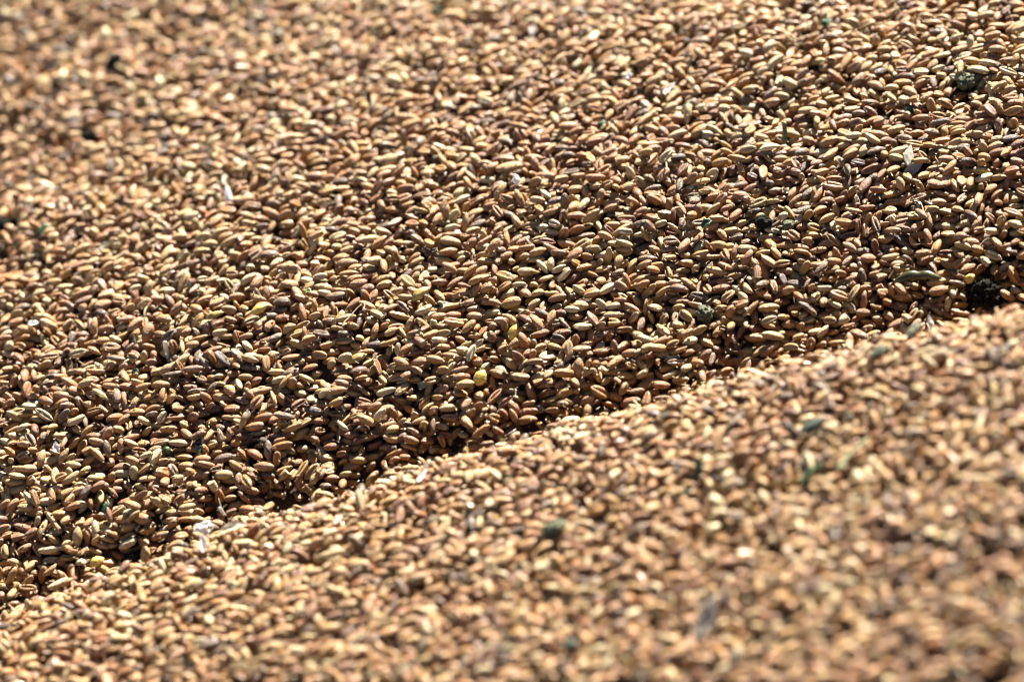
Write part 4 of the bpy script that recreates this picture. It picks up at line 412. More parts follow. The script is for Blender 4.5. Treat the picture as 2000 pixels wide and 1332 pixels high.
5918606623256,6378617259119,1668204167810,2878045602199,1575016909360,7495367394485,2504815789150,8191145607844,3584510329810,2620590851995,1293236226156,2638497366914,4069140169102,1653123204862,1654542254905,2689556726474,833870086577,8016903767256,8738195146166,5901351256945,660111295496,8478412670234,3530542497835,559184789507,1447715897924,1861719801918,5921033340200,454353862940,2794154609906,2418741168095,633128567935,6245033607284,4303221916556,1971314065549,1177955878310,2656391677209,5554382750944,1313299005804,6506816898410,542248551075,7272308017325,672847529796,416262914886,3634029052443,5334639100642,5317676549742,455363200212,4437950775636,7931702903802,3059211338806,4012151031293,1608110228034,4957231302447,2446145799740,560141124329,5952183076057,6877538878778,422906693811,4713867625701,7192959959519,
3735467214491,7548811313648,950826206420,3241260025717,8117355758713,3549900816481,3733020886241,2899549077582,6340837065571,7566455605621,7860024263856,4012130157816,641919615752,297943794841,2619653474003,1500466709800,3975652999496,8201689301495,6244644783195,1604669604262,7453217932016,1536434602267,2515010028480,4645053891282,6934719873409,1817504417420,2051004384347,6743986995942,8273076094803,7213609633215,2843700544260,8360542322954,5089400128643,2821133436618,106228598718,2829810057770,614516179843,765892116664,2782478664846,4559810511698,2603400692900,2448837330194,6901409793741,6748055552899,2429669638950,1521592993576,7275386586568,6727133234261,8100448356101,6073314591125,3397792645407,6007616423724,3172588552701,5646373421742,2710758000243,539299792370,4936692827871,2580962345199,4748969610034,6835870941976,
4978917228549,8513057392021,7191692413170,246839559594,2756195860673,6170099450488,1468820636816,2778165625377,2538224419551,1347854764335,480068682797,4766294360364,3541776548570,8290255979886,3645960159973,7600322282997,8390046205437,8117902590148,4958767890946,8035125921716,1658902413483,5625757549790,637913989173,733069133437,8139854938423,4894489772853,295456703162,8098779858285,5350865684272,1655346235125,5338500007186,3619375711410,1591499555335,6327606855242,6140877620590,6073531629791,4256396805681,3940954587909,827376255871,2294942353002,5656975590379,1310731732649,6112970900090,362969138230,6763465491445,6346724492132,5985721058221,8358639895525,437801927063,3788799920000,1590052439888,247444276715,7278776451835,164076486911,7258394249145,2399298372925,7531337548653,8289988593940,3680360614601,2571116954610,
8101451596766,1783562273456,249477399539,5432708530602,3908718216336,8205296468496,8314684639253,5173415576384,2051495084650,1055328273221,4842958521127,196739367841,8374245852812,6134125708677,1863579747498,3797708931363,4575695406275,1936838919217,2882143519279,5919195202363,7256954535971,882142495010,3942131352545,1233883955549,1792211583176,6335321523188,1641378120552,6881020183423,4927320850496,2811160445439,2733824524877,1265503487251,109130006906,3960600937120,2070060122651,8461249366039,3564428083306,696449697936,2293592687911,2090431218266,421719605585,3620283532473,5072735258027,7859431802009,6172524577378,4184191943316,2962677465101,2359579493406,8217980749197,3790279786699,778412114335,941278724915,4854715206048,470697068652,5917791895671,7174055412358,645482611933,7514932626611,3061013054183,8663916102318,
7346045830380,2845613393391,1627572767137,2553645878605,6088343110807,3830973630380,2328560566685,6140250423745,3890398692642,7016797077815,4854688975404,6193948116471,1395296600077,1382303335009,8207022392427,3946501555180,7585880523453,4649179857762,6713682477850,613345904367,5914310624391,5982251352305,4718111065228,809978119555,402455200669,5416061060187,6639350826194,2930581718470,6451441583906,3597619511606,1727285151613,2961295278112,8321671481242,677660230218,7388772141637,4921156404653,6418063476581,4668063629788,8135656326406,2864912500273,6127808054078,2998713680166,7435002085779,2427863025950,2294393094209,1571538060903,5933383484879,4988437971626,179800884001,1685138440604,1721157092632,5095072908200,1590049457251,1780613350266,7050703831811,7420755854119,8733380428645,7934740644654,1810977310553,8372184416296,
7979181229445,5250402976427,835511863274,8374241642931,1283553806392,508182054673,6450544133021,6936084104434,4868510222398,2475413717793,5848960272584,692735131929,2705787913201,6174452925200,6056811054570,2347766366573,1729109412020,6041584943788,3563918163970,1211683341125,1518172587003,7986539430702,609449312719,6074200884662,8133505385250,2374225806722,1539942335076,7482593509943,8357321066021,2965206666423,4938370565066,5643446683030,7005795533733,557441025673,5866719151461,6166924116013,228144120621,8120721277831,6450092065928,1794318467374,2604193220038,7275838344038,1763495331250,1884631188142,6233563218309,5060468835566,1673290760867,2567723746669,7623694173179,5058203943620,404132923376,4494791885019,4240164832467,7520723862250,442791953204,3154330091935,733051274161,1851496153701,4750147306227,8362521102862,
2793235759775,4959539448213,1930877403915,1538738258855,662046228564,545361430199,7239711769637,4545760642996,7224096654263,6037752136514,7135589499344,6069507491086,4492217287687,5805296730948,2328500585429,2819483715414,3877587337849,7343819801521,6309347067039,5118178574856,8389549818622,8118099722817,4084329055764,5078134210747,4545583661219,7385660130486,5075449840559,5946812270769,6122789765885,6175998477156,1468845719653,3241529541588,5918594040879,5885274735193,5336709940384,6825725886617,5081355452895,8061558768688,5005729073873,1556670481005,2663846691336,5890247033569,1778783764989,8628648215633,3694537343589,2673450599504,4701739794863,8324615685455,5066520331407,3735458857972,8359574193980,5734729581611,3962895336939,3118771438648,3770605306899,6190526513356,5386485057147,1694260969552,5332553352823,680978989669,
4169701557445,7286540125065,369346708265,1778298077206,7327579292449,5884205993533,1262866318114,317615014269,6078683399092,1518420001576,7018585146648,6313086223279,1571116532390,1526362046876,5077636156205,8193937114971,7516069462787,3740102033627,4546086766533,6066496750783,3892209779708,3874828255481,5011922060633,5921537410547,39876658617,8649384068232,2621315434184,2615650108882,8407053993249,663380968802,1553292510224,64041320763,7268009673790,1316276716139,3513609847557,1608424572240,6708691994005,5165588776503,6024116716615,6091672535122,6084187636980,1606419661640,6812998205597,4229522949006,3593878307710,6055531791517,2599665451554,1725675554431,6200234361394,3822393181324,2530592097259,7312159064605,589117769021,8165877104960,5368628888731,3994528432540,3225592071287,523494425420,7917345768500,1685339669481,
5075706742838,3820254087385,1659301413509,2892958729042,5107957025342,3875731375340,1484432556440,7673389188316,4250803537033,4582343557916,6960322003460,1520278095354,7054770243389,5009237541607,3824094200857,5368613372266,3138965981411,5900856328253,2434525528683,5372283126785,2668480382422,3940940201988,2721463157657,1778530797502,5065513828858,2772233831793,5776956933153,2501042717075,353682950541,1862589301630,8172038850998,8650481680482,217335499795,2534126601593,3824208447080,543733253377,2324692321209,5295555494208,1949459367555,4320866582532,3718811664658,7131831403649,4860940550730,2983382696434,3379422380952,7167061361548,7120477146313,3973773969097,4747776182064,1518205371433,2399841468600,7167861458496,7017371697270,3769535448466,2604193236903,2780218033090,6403737682461,5723000324387,6020504438644,2876960325907,
128734316459,2654587814318,1481450374578,497014735923,8097057260557,4819032146344,2434763572034,4542912742666,645964185663,2630331221173,5523504645018,5628483584601,3899156580204,8019004162908,5099781194532,4525440270781,7567333034127,1538331770991,4821761574291,1807411872888,627430327463,489321595101,2796168611159,5283185689018,4179606291281,436714521485,5074542854900,5914310641128,7496161265186,6879093456987,1606419628325,3671422550700,2122947118663,150655402895,8117079444567,6312566424264,3840606913848,1656438227492,8446830510918,5953256817821,5648513614662,3116937725100,3993615089716,7601987732991,8542219388176,5249401554615,2033494164479,2137907496271,3823427028202,6057012774804,696182309112,3716583687210,8382080107657,5925777130580,4716561417464,2119477577121,6013613899963,8670689936125,8460183242211,2831866921999,
5675740742935,3858399429110,5096394163866,4906833577743,3830681421841,5114724270427,4079500853732,180019709445,1968884303169,4904163902126,1673120154939,3977536258468,3524236149129,2705930274674,1701978490442,4643313173114,7923608814120,3726803911720,6026189685334,2497597162551,6025153872930,628622573866,5898750050309,6002320802005,6868389135332,6835907625432,5954469004111,3719306756575,8063549949588,3666992071171,5791174247650,1516532583111,971335977170,6843969783797,455569754034,1397237350946,1621716255711,8275950715954,2746839482598,6745048401371,7167841386949,6010882573138,880355525587,3080618345808,1794243855408,3545960644797,6309926062126,5062048056494,4494544388905,4559521121425,4012536891805,6211827302964,314852196850,8116807844749,6349085214662,4648554972482,7334098585534,8376140611926,3889793878172,2774650798712,
3565515375762,681970958969,2829756599684,6312104968287,8256453280929,1641111111283,2741158232226,4543147589981,7041539392516,8322942157786,8336105308205,6073842271362,5918065574343,4943725953585,5752191632394,4085767389947,6499756050095,3136470500356,5006089061201,5537708671680,7313047159445,5335281926980,6193258070298,1979317863284,6695787217595,3992312758818,7878743443953,7107991028691,5332008093025,5713228710064,6053858280955,5287046512703,7154236129409,7130249038039,2828580422738,1502553998364,558925824033,489254225897,8255766203660,4664449139878,7894516205782,6180417192449,5192387167807,7116915196650,555306565807,404057392118,8141712802310,2087271646109,548797940611,5648589062920,3507483853676,5057166885924,2602052175210,197124114019,833930936432,3582148658167,5869184401898,1914443465772,5015000565111,3151006714316,
3445229799367,6068089963516,781332119554,1794367456016,3731892994404,6774411429234,7236052239700,280737547498,5160493908376,753453433679,6573325976459,4155851867001,1846440100235,143766258617,6075964605129,2599933904179,2843639972388,8100622025931,8372621608661,8700975121368,4251316306844,334191100523,2363773814282,6173098181053,1243806337227,8078714421619,2655463654803,4939850088804,537055872527,4952250647521,8356804871790,4838711019334,437844115834,2500914922833,4682761684056,6175998478409,8185444746198,1694596514310,156049458268,3492914103873,2599665468857,6876348826499,2602912894266,8569221595907,3083614733376,2641591009513,1999710176407,8162482766734,948759610507,8030321574802,7014623380121,3008131089267,8135791264670,8258342585886,5073281401609,7310399424273,7170195571559,3703980770633,8544661865621,2417017143313,
5048622056606,7273558065294,1588513359305,1245681221854,8650485860269,6178750333214,2341724194740,5977307169836,5323287397077,3718509675021,7258631782919,4086009610740,5889250805487,7531280204469,8613339021443,3780005479623,2586558351804,7274721624968,2687941920966,1469874143869,147482395685,439467131399,2758627526180,2530764572836,5853006004465,354005927877,5748657013532,7842230912185,4508955755494,7121212507637,1694260969608,4010719479040,5928012383703,1550639580410,1021802119724,4972600297039,358199297023,7531039753053,4988364571619,7549046916005,2984783446953,6445453443876,2876398306212,8033678950411,837199414022,4811869504462,3666233000977,2775517971989,5043112904021,8153761104783,4817488627067,681113290417,7158015362307,419979003958,8328014268376,6214781289821,6937522684327,2602556377323,8181567128293,743439664955,
5879566206352,2703985639529,5917259236414,538170622316,2048806535426,1808757065048,937808052869,5264789324473,3756519753258,7552039567861,8008156873469,1247221563918,4748054397809,680632976035,5663349916593,1586656363891,5643976196200,7240610400761,7276383879497,4989242525358,622071054687,2363171719072,8328577548641,5226547659324,1950209099480,7591510114592,6331340997677,321666122548,4267450745437,372440007499,5162714465442,7167119083892,203093787957,7153759208700,5009383457894,2444510167450,2330697599054,3685182751146,4887311188667,8462831977756,7809721205991,8063071568567,6024623179398,1395722060350,631827023468,6163504153460,7632836609660,5368515363820,6179477931947,7117916588044,3002386875560,1004361958492,2070336964578,7238960038175,8403580093341,2744594400319,2650154861620,168403599559,4286176249032,8482608071781,
7241075982780,6917595792186,7306583671333,8012247139251,3409325541283,3480956143022,1793557971451,403318179272,1981905291705,3889502307053,7086592395307,3767723753815,7604847002858,1040863185281,7436686770582,6161088791496,6515548652010,1778533958817,5320032338902,2712302501894,5793732936576,3601641013643,6034573034436,3920874340759,3601367991444,7125989524784,2874258179998,2695986905981,588033327748,4230373081850,6251511694611,6191872869582,416752534884,8465612654014,6224913990112,3951249818352,1590044033069,6157694551852,354629009612,5879733945400,7247376843598,627027002906,8402689770598,4007602160575,8293747196120,4497482303379,1687839540346,148527072398,5593791645852,1572861264617,799296128575,3956540900084,1677529106159,7535153318477,5010328372193,7395887761211,1724530541223,7222833907504,7101769777930,8511786582909,
637913989994,3695117239188,1778785617074,5093441618666,2807600170523,8135793378675,5096549450530,2723245393647,598835003716,1519507375602,146698338846,4819606750464,1314325316971,3447683712972,8339282150990,7378129355886,4851933315949,7757461340295,1158217713177,4063675171300,6991202451783,8374490154294,5641051996196,6758841631600,7476537917573,748441600927,8234355327892,5761381384812,7492900242199,3730865029313,7141762433721,3056341320416,624740122733,641229702280,1005436060284,3976694235597,1998638516412,6347789828715,5818631621030,6406353143523,7053712228878,1950825726818,1589842706719,4116515718358,7257459262493,8099858677998,5881496978448,5145467454094,1375594611821,3696326050711,2960886416446,2878045603464,3601136256497,4556248728924,4888848434051,8634298287667,7103101174304,7000959385848,1362007376275,7363075671323,
2342797902144,5963470193562,3029604942827,5058195538735,4171064722209,3463718273726,1386332095318,8082187010076,969729573121,2460118237707,2864917742536,972145492223,685196348763,3743269864251,4786345985848,8336035989086,8700964439300,3700450117193,8222286562005,6450649909096,7038029759197,7195376157266,6043584430993,1765120558232,194005958681,3459501950522,7055751709550,5932296372986,2768030237169,7003413333468,5950099570824,2291506103440,6304321259558,2066001183617,3712346112627,3100937323673,8240016999310,4156116107387,7193403803383,8307502974183,8226127414644,4955463402123,2156734628829,4938499785314,5868640011851,907009279519,5127108035393,1809557490268,8288046612955,8669511321905,7323934541521,5656890771464,8524031853215,5920236176135,232250949861,8529931354269,7534508671459,7188623099185,5839318648216,2930080319501,
7978669524674,6073118507992,4044886262599,1659104575983,7210766207394,472954372383,4647275397988,1764287153145,8323366126727,668456307327,5816024549329,6955254579950,8496114550280,401190782506,871300007186,5541702617017,8354167832931,3719575028729,5113785910408,914649974393,1806616004607,1284249240119,7880660337911,1377949828166,818566071353,854945104543,4530501175277,6312897430157,1396252688896,7614008755312,6447130968296,6777656853973,7047666107438,562527798049,7015816790716,8375290218321,7181878968359,7588024910755,386975056572,96736871164,7861277394289,2826786456994,4273324949528,6434011481644,4653393856644,1212100739643,6937761745335,3902063182618,7265630453983,3005586031485,3981306922116,1805176341504,2922560913912,5066599891895,7068867625136,7512923636976,6703021475550,970238133396,6912708118259,6000685090330,
491246732454,5883621982841,6140221442716,8372890042727,5943036625849,303105033082,7154862064002,7516282176023,454693160280,6271808227380,2635674599914,5731139305917,8516246357215,2051781345508,3874359869601,418856043198,610854438608,4010831971445,5266594759352,2778437272459,4031829820055,4321706132041,6689585841359,7274993206336,2940998221909,7429983503541,1724314503006,78215544874,1722145735892,2427858698702,4921441305737,6307483649233,2515294289949,1223484133052,1843697746684,1231132214067,1777988716360,6657362085148,8646254036230,8715737908492,1794913764324,4609275020534,4852848986995,3975710148121,2573627507624,4848100737495,3594406658922,1172439368708,6386300895886,5809427054812,8663096116903,8066372420794,965964481032,6992623224008,7278582841452,5053954066014,1777952015040,1660400665526,4970868327913,6912301335220,
1334718958547,2295232383455,8186306773238,1310395139475,8560452241138,677844795880,6967484859270,2894676018356,7328732906339,8090517291914,8113065492945,2562344862884,2761564537881,3690367058905,4767992038139,795503526345,1778517198460,3170841822363,3180525291800,570523059626,6109498163202,7342668775931,4905351954439,5970449679079,7276850496882,2326402400928,441191039620,382760092159,7405921550661,2565325685598,1385583575637,748826068422,7005936255523,2566985567620,2414720090379,7123829605465,1055152211751,4542886494554,8067213706154,2157835370784,6125928990151,3843643981876,4066486207687,6844156707881,3857430250090,6100538050302,7871507448589,5643435131834,4761073353974,280194434165,7993100469073,1619099042263,4171038508594,6987880744459,6009496339098,8286914675089,7836282470940,835313717586,4940056052718,7981019466312,
7055530608231,4029421322621,970808559884,6963541116242,1685671526781,212953465940,4902442517585,5212108735525,403885426754,1764637540738,683253433572,5935338768791,6421376877771,7102832772214,8490707354831,2614242854865,1518688437314,230244778811,4308196476450,5061371724727,6142462133034,5060706060073,1606818136831,1569706903329,7000112155040,3440128836168,7001215238299,8533161855412,313468896302,1457230563494,6450376229692,2743847797217,476713338008,2871673717701,7888695411330,6259491390532,1264253683750,6182160121981,1571749889241,3873267156236,1831229113311,5724006940901,3788463326415,1710605370075,1878821323278,6059455660268,3049883125135,3995418838483,2552650744580,3857452270935,8120023861009,7794467391386,306484790415,7442748604794,848088630577,7213306954716,4939641701550,4302617133079,3906604515616,7089557899325,
398831765109,2259898713080,508317320548,4756325319668,1605944657059,6656819904605,3890867242388,8068166796158,1521289971258,5622501754884,1627141735248,115607946342,4972600263035,1741806617697,7188610727995,1244624241402,2566057574947,2651497612500,1630084219145,5076474333200,3690884203324,2857048360063,610854437078,4287493506108,4839513048460,5630356407788,2031102428039,5127494862421,5989165336591,7002828259560,2563195995214,6808029791189,2825598271984,1227956094248,4582498764104,7257172656879,2767478817602,8451004859907,986428228840,3948574573334,7943959545524,7464787870545,3375704343882,2604529844893,1949347168641,3715287368570,950880649594,1333666168933,2680939725762,7192082334920,7529134866787,4960856229173,143563162206,8237580764462,512050251866,2747204617609,4799650300310,8564579533857,7878148817073,147185682218,
3115872405004,1776869867923,468026852995,3225334317489,5969853694111,227324461882,217910346964,3375206908606,3123180765800,1327391507285,7275823662965,2690563393548,695708322024,404426818210,8391991051501,7046679692828,1519476949169,6209755301908,6212585668946,6358595617631,4162410676327,403827754426,76410339957,695455777750,421732205434,4229022515849,8416188285136,3751490814769,4941701121756,3095496410423,5026767913764,5604509140039,5073558225970,2756485694017,1480272036347,7192695735700,4942652146544,3718266373284,4613446369465,2426026887564,1725067412786,5019598504055,2556065743692,1311529681781,847538274641,1294776680465,2053963433024,8221477012306,1694596516288,8373960640838,1703543342130,2759536936162,6401334690851,7978391666942,818849073631,3945877962850,5296817898698,2934770794956,915788957021,5198345111355,
1927265223729,6250651239369,225635222341,421065311333,7307990073592,767155520453,575957811604,5075164628754,111974810621,2839212032906,438765552931,2567748895721,7478645883353,4728358978247,7106941191959,1041063233705,1450997942965,1575285325991,2415161230439,4647221200917,3000212374474,6057347924289,427279270682,8171659117315,1010523702561,161561723899,2775095740841,7275208150784,3787941233369,1334760948521,2361855002557,4581818123117,1527538844757,3442573738089,4662613165230,5270650964242,951407002580,1608030274535,556765742873,6126591934759,8308308264477,2583649552363,5882903020112,6127468302158,4669600728386,657433215696,7383477912826,6134882959812,4988437972132,8205605781971,5624702649186,3856507519525,6489363596918,1504192938887,4694332671281,8079448246802,5602932163130,3886039728881,127379114175,8667134099908,
1553840161107,5129844868255,1520828563975,7255568450771,5900852134881,2290918916139,1519754838173,4781896058064,3821946438387,8066323171088,4684887950391,3430513248484,6839836377900,2698916496155,2928274769039,8046212794132,8186372505615,2071431102611,4910668645539,4118817276227,8059475198914,8575811683371,2497110705281,8462583138171,4626101797453,8173194217847,1749555511681,3479093592986,7600073017006,3133014230327,3702323839909,6937622414334,8099305342719,5048704074338,2037915289791,8275761496951,4049241309933,2397731766973,627945406918,1300363413838,743166459922,6151578566746,2702773011951,2894345750249,357472519446,7274633561982,3138465760455,852311376838,3644126856223,6057746399234,6934034203724,5904329654800,4651486462495,8667323236841,5196780601955,7117497403571,3536701277083,7881500295809,7550978427215,1830356698908,
424062206306,5322434855907,5966181679475,8389719737187,418107278962,7079831536185,4767614354631,677668651736,4063012111756,5935009546945,821891876085,2817127531342,8168851128342,2973312386051,4989890462040,7932590900186,5058767013511,3044444521156,6177872528591,4979246612956,2345122890778,6707539756071,592076801612,4045955826243,5213922690608,342059549322,2999822320921,6090632872235,5059286270868,5918833132597,5074359322398,7173564432676,357437866708,7287524754586,7107997335822,7952196125679,549875990601,938630219075,4576433782974,1622320267395,3889202709678,7131379499602,8219807384079,5196738626799,7466088104305,5145559795166,4849976640236,1785245171907,2995492865105,1897604319903,713132540374,8706562064740,8322997011721,593341630281,5918060347628,5282221999211,1591605379856,8256447054429,4818544543093,6692534796372,
7259967341185,6450083694126,2829810091768,5026985739607,7414883730682,5973331821027,4598140452964,2722636152833,4862564025442,7827185944173,833319583902,7549624944054,8140883494139,5076511031852,7297793606940,6436422041634,1282659222873,2032399696574,625203626021,2756499145716,5951922012642,4252721414428,8042223042975,114802590652,7180255675155,2872571003551,318835524953,2479283995280,8441936776315,4819779783248,1740024023129,1056104219211,8010950231610,1781364671330,8238666369572,1536219595212,4592216917119,4043055726658,1365932967087,1951690819176,7349092156704,1765195056495,2858164961560,7001423971519,4113224221641,2398770972339,8086180365128,4958972970213,7079638500178,4926749672488,3072405520769,5388261360299,2570179543660,302295614375,6250354163922,2956908282687,7529797501678,3843292318316,6430738498602,8513030422751,
6499806283463,2670560758661,4271460876546,1457435198233,2904787636364,2908373648682,7241506243580,5932868404629,7311003403522,7012156392115,942023328697,8277854700927,7246039925626,2671433139756,2467406595439,8545863320919,2013588210872,7469687849917,1393282089881,2294799566227,438488828632,1814246377914,7451021951658,6829349487928,4743936639698,5129743288273,573506241056,8600878023521,1293564478204,2600466564507,7538530010036,1314340357236,4336983934571,6864263875931,1469776790688,8719469839190,1658557972935,1251843949445,7853402737423,505830081535,8362533273609,7553986020214,7424320178961,3976979448426,2449073423928,4817214931019,6136129668773,954449723647,3835476494548,590391476830,6774987097533,6179458010158,2940494938879,7574326051149,1572003300366,8406915629580,4998441976904,4836014162906,605918135301,7209334538391,
877120537386,6088484652263,593284515692,3460547807683,886260826283,900706011065,5984346375295,1658305282414,614505759893,874958341224,8134285050630,1579584733425,8389581341602,6123047502389,8651819665340,3563682529447,7048764294125,6090565763659,522275046775,1526447195507,1554136596590,439246784407,8408770250511,5438607786327,6148628939679,91177207209,5699507732767,7475012518707,8511656510216,5075722488081,8130727052486,5076478509412,3857183015100,1313437401857,6286864531812,7016537031376,1734749815823,6022244746239,8340730249635,8326285232356,7408157427713,110451392728,6341320148068,556424119154,4124329607958,8390631949477,8033036077106,683048880309,552870560617,5261363462812,2005182612375,2073790202226,540792784184,1379644588701,5075698386545,2537567766092,7279117517678,2619350368887,5854372233579,2602342777975,
2909160228351,664341250085,2503244006182,2930136762293,1780937312098,5386324541719,4235268065012,8173088540009,4818021303131,2899569033831,6024563230479,3720090929159,5165583614828,7195646477525,6415237678444,7063239574180,5005872678755,7778609743369,7293646325041,7511570972687,4710798295954,5573374887194,8033233223716,5127208961326,7445576713061,5746009982049,4370526896375,6159801500718,5056982518222,6378745022417,6797810484404,3427496264977,5900599689569,1894520244906,7823135380213,7037674456583,7037497067432,716323455677,4151208084056,7929645564587,6500525688095,4503426564419,506747619914,2030064649277,5956563126142,146921407312,5113188385251,7258176521055,592940565049,4048387736466,4969520727425,2912000868412,6725481710321,421055874541,751301970042,2877764584238,6334148280710,2778099745590,8223257266128,1776849159739,
5181485138953,2928664577898,8355107570805,1262351467099,2946752775317,145361159628,6954168026669,2553380587134,5986765291586,7585644397426,4885788657185,7897546605383,6709036156205,5093994989337,2991677883173,4560132539031,8032641993155,8543657525982,6760394261609,7567056633950,6702698317852,6641005756694,3610939671162,2569340633750,8638915020017,6225057678561,678168790384,1587473253742,817253090137,4459700978897,677551180678,2668914788142,1521055089618,6540563448459,3823549105065,1502886429227,4871743408102,5696568952698,3137092141127,6932443383062,8701967893184,4073864824272,678138381230,4524352192729,1638395004228,954974011647,6068277364016,8255834358816,4575614976178,6106544030745,677370823301,3910379209855,3013886820842,1229038207844,4144466772542,8647759888397,2013590570760,526034059277,4990514480920,555959959651,
4009709913351,4562735350745,8649378580830,2345212936546,1757946447120,965694932662,3874762162696,5110647703027,2893879133039,2042924157291,147445695445,7531938562402,784210560371,3758475101054,3501073925050,5043114213869,8304079357415,7910699009394,1915127791748,7147218437294,3805107372728,3718934692754,346212762172,2393294193907,657291938255,403050792006,541195438010,6127959327631,5282410579347,3702822962509,6918975456347,4784500409901,8120577704725,4857714116014,6211134505208,2519681206492,7190677210375,6451690455364,6795138712059,4183743251508,3720053146562,8221553280581,2693348590967,691464980372,5642918200167,8497528276353,7879720666065,4783162900557,7436909413279,4053024309350,1591655679284,3413047985062,1593627361474,3879582449947,579356510538,935065748298,6653299115366,7207118880895,851867928338,8133236965544,
5364190315483,7358931730974,6793365587265,6969294815799,3654594806794,1041986208275,1659162002746,561525572188,6276889740207,5750103032812,902912214329,3457375699704,5662741512328,2997223014464,643470755275,2741897463854,7172754064802,677118149279,6796436947437,436676494469,1470646010579,5912916182023,4961339933736,7444170900803,2878932746895,457985689401,7345917903978,5077367702745,7141738120737,1587200622616,5756188640211,7276361600311,3976480327076,8118269821650,8162461319844,2383210480558,8171281400092,834133263821,3721391472654,2653233104362,8233813330982,3819861918824,4787192448278,331121755323,488944157774,8117617378886,8203379639163,7105118634948,3431212744908,8166772507801,6763192943760,7253509981153,409242829673,5005821592562,3151045542462,2625174618505,1780760118097,7016973404477,2671437693413,5070865481729,
2841427527314,2891186356708,1725970188011,7145392391197,8203421305960,4977301340605,6002912495217,2584112988383,8341325807650,3528406042897,6636645567033,4854153135478,3850653369774,7853535986027,6572533236693,2946723496190,5195987944364,1740118786156,6039124002801,3772894052599,2909187359934,5916990784431,8634686998573,7192698274295,7968893682428,4184711873385,5282197636893,8705727087898,7257181061995,2695761496413,4855831071756,3587512501723,7001372574092,7061629223865,2620500673502,7773747627084,6950391923678,5690215678749,4957714842155,8736432014024,2944286607924,251587151255,3744549111412,5768900626908,5008234040530,1553880187441,3977248096550,6282417440153,2963588645387,6757731748287,697772000522,3741234823754,4573560849311,6209026606127,7395302917432,6113782270066,8406995288169,6852147578335,6069074216222,6781156999728,
6770297963351,1626820739653,6999006987757,4118218523728,1764114107542,5164068504857,658567006123,6538437739433,145112629253,4665727566146,6435817964221,7295841321823,7040363119699,8310523986824,8238318962290,5144683544892,164080600316,6034292900244,1688843387345,8200567391795,6454342075077,5144666571740,6278269272599,5957431395088,3492809966495,733754967081,5606438470656,453608898938,431775679506,4783479506203,6227547883465,1470057578897,2877122348129,4558746240049,456903967434,6225704403930,2619806498985,2704807265727,7321186238723,8237505627719,988811559637,2675602310866,3784487192278,3029336524654,7908286988775,2631791920593,7000103764968,5709027002079,1794553036851,1761605010815,4814262174333,6811531084129,8565828191005,8374168683959,3976371274568,2748126265919,7453045604988,164634069616,2156974720585,8204368349450,
6159924872859,1003298063568,7175247397598,4120584192587,5632718832418,890817169319,2871842259774,458593862466,2417048961455,5076242564743,4494266403466,1844042778747,2876633203596,8119679190058,5948153397976,1918130244227,7203872523302,2328254415794,1777704517942,7454386751197,4319275599020,6170649707724,1825919370962,4993358202183,4627746850433,3548322611321,2620954756349,7408310617452,581600215191,7571700384720,7222504850851,695852269757,5923684909390,129296991465,1690359399970,5954451178604,7006297703837,5743394849757,4661885224085,7904712590608,3813534761905,1467064124028,7294372971952,2762638279591,607745410797,5936763782732,2876258140783,1777645830604,5678838285731,8524472778755,8293173412671,422463277183,2504184366857,660604175950,1899071277501,6986991355570,7292492891357,7408873343896,1413098046153,5879630185083,
2603407033917,2897360388704,2325611103374,8118869377846,7229995942703,2761527117158,8699300562472,4714315172603,1558595388195,955160085159,2308372433226,7825010147580,3628085807461,3784775566381,6191894938797,7274444801578,3572474561730,743662963036,2140600190070,3852771542918,7911155960554,5209652004665,1988532602073,1395777848231,4836565353408,1639634338205,3464938160371,134854788114,8169127871459,4955280999068,6901681473315,7087434449241,7793931715045,3800398332723,3655757972879,8272530064633,3940948313252,7636937949441,4963529294721,2312909570716,5642649748104,6245315035850,354952659423,4084737704856,6038350872651,350713482124,4252419392725,3977694921291,5075953189850,1693439919073,3151006729840,3135165202869,1269805826930,3095905469805,3922346640072,7034002129752,6273146209171,1503053120281,3717694900344,4818528798806,
8034991867996,6343439565884,1893031150184,402785486260,6951000277961,5918606655872,3020304089993,6982551734074,7036079556382,5040045147201,743587644497,5919146655815,952550754101,424980743897,6760896397860,785227514689,8221009297756,1492471252281,2072431018466,3115629298148,2510324778930,5828985127519,4287418892304,1125121213806,8169289140187,7052907972443,3360461915972,6852220223775,7207455474519,7545664373971,7050670293759,6489016337436,1583481144503,2707860702730,2816855261886,7000342842899,6525285630822,6790851265167,419982115216,1750441657791,3200768115632,2053406114896,2688056328238,453600527163,3997965878634,4736425706642,1603999533192,4614301122760,5966632813899,2670560756413,6880929268440,8632444060292,3689531311105,7217386668250,2690056193131,4957031022954,3217539138660,3923588350879,8375081566284,2626755446297,
6690822226657,5055615485026,3116297340163,232037794916,1488914449175,1536956745321,3951752791409,5013475230271,7837130686834,4461313723043,1641987359739,8600741675855,1777977525786,2740088668602,473636126849,1224820851995,2551053796841,3836644344408,3861613004859,7602404984375,2888762051283,7354971587312,5842087936319,3754373056389,837762368118,695897064312,6869071872949,6088486667331,4937640085165,7035728085463,1517044433577,8116757873870,2051504521386,2058239837577,1622689367044,305417011895,4234674701738,4884347928661,5983318460508,4069705204722,3924895613908,2724049634801,2415524266931,5968384623105,7086528430908,5641320155852,1553283334823,4856238016275,7214112146910,1522161320120,3569206592074,3718505465077,558039007897,8202684155271,7053549848105,3079805273277,8223477467546,1777170810405,8203752882484,3089804674662,
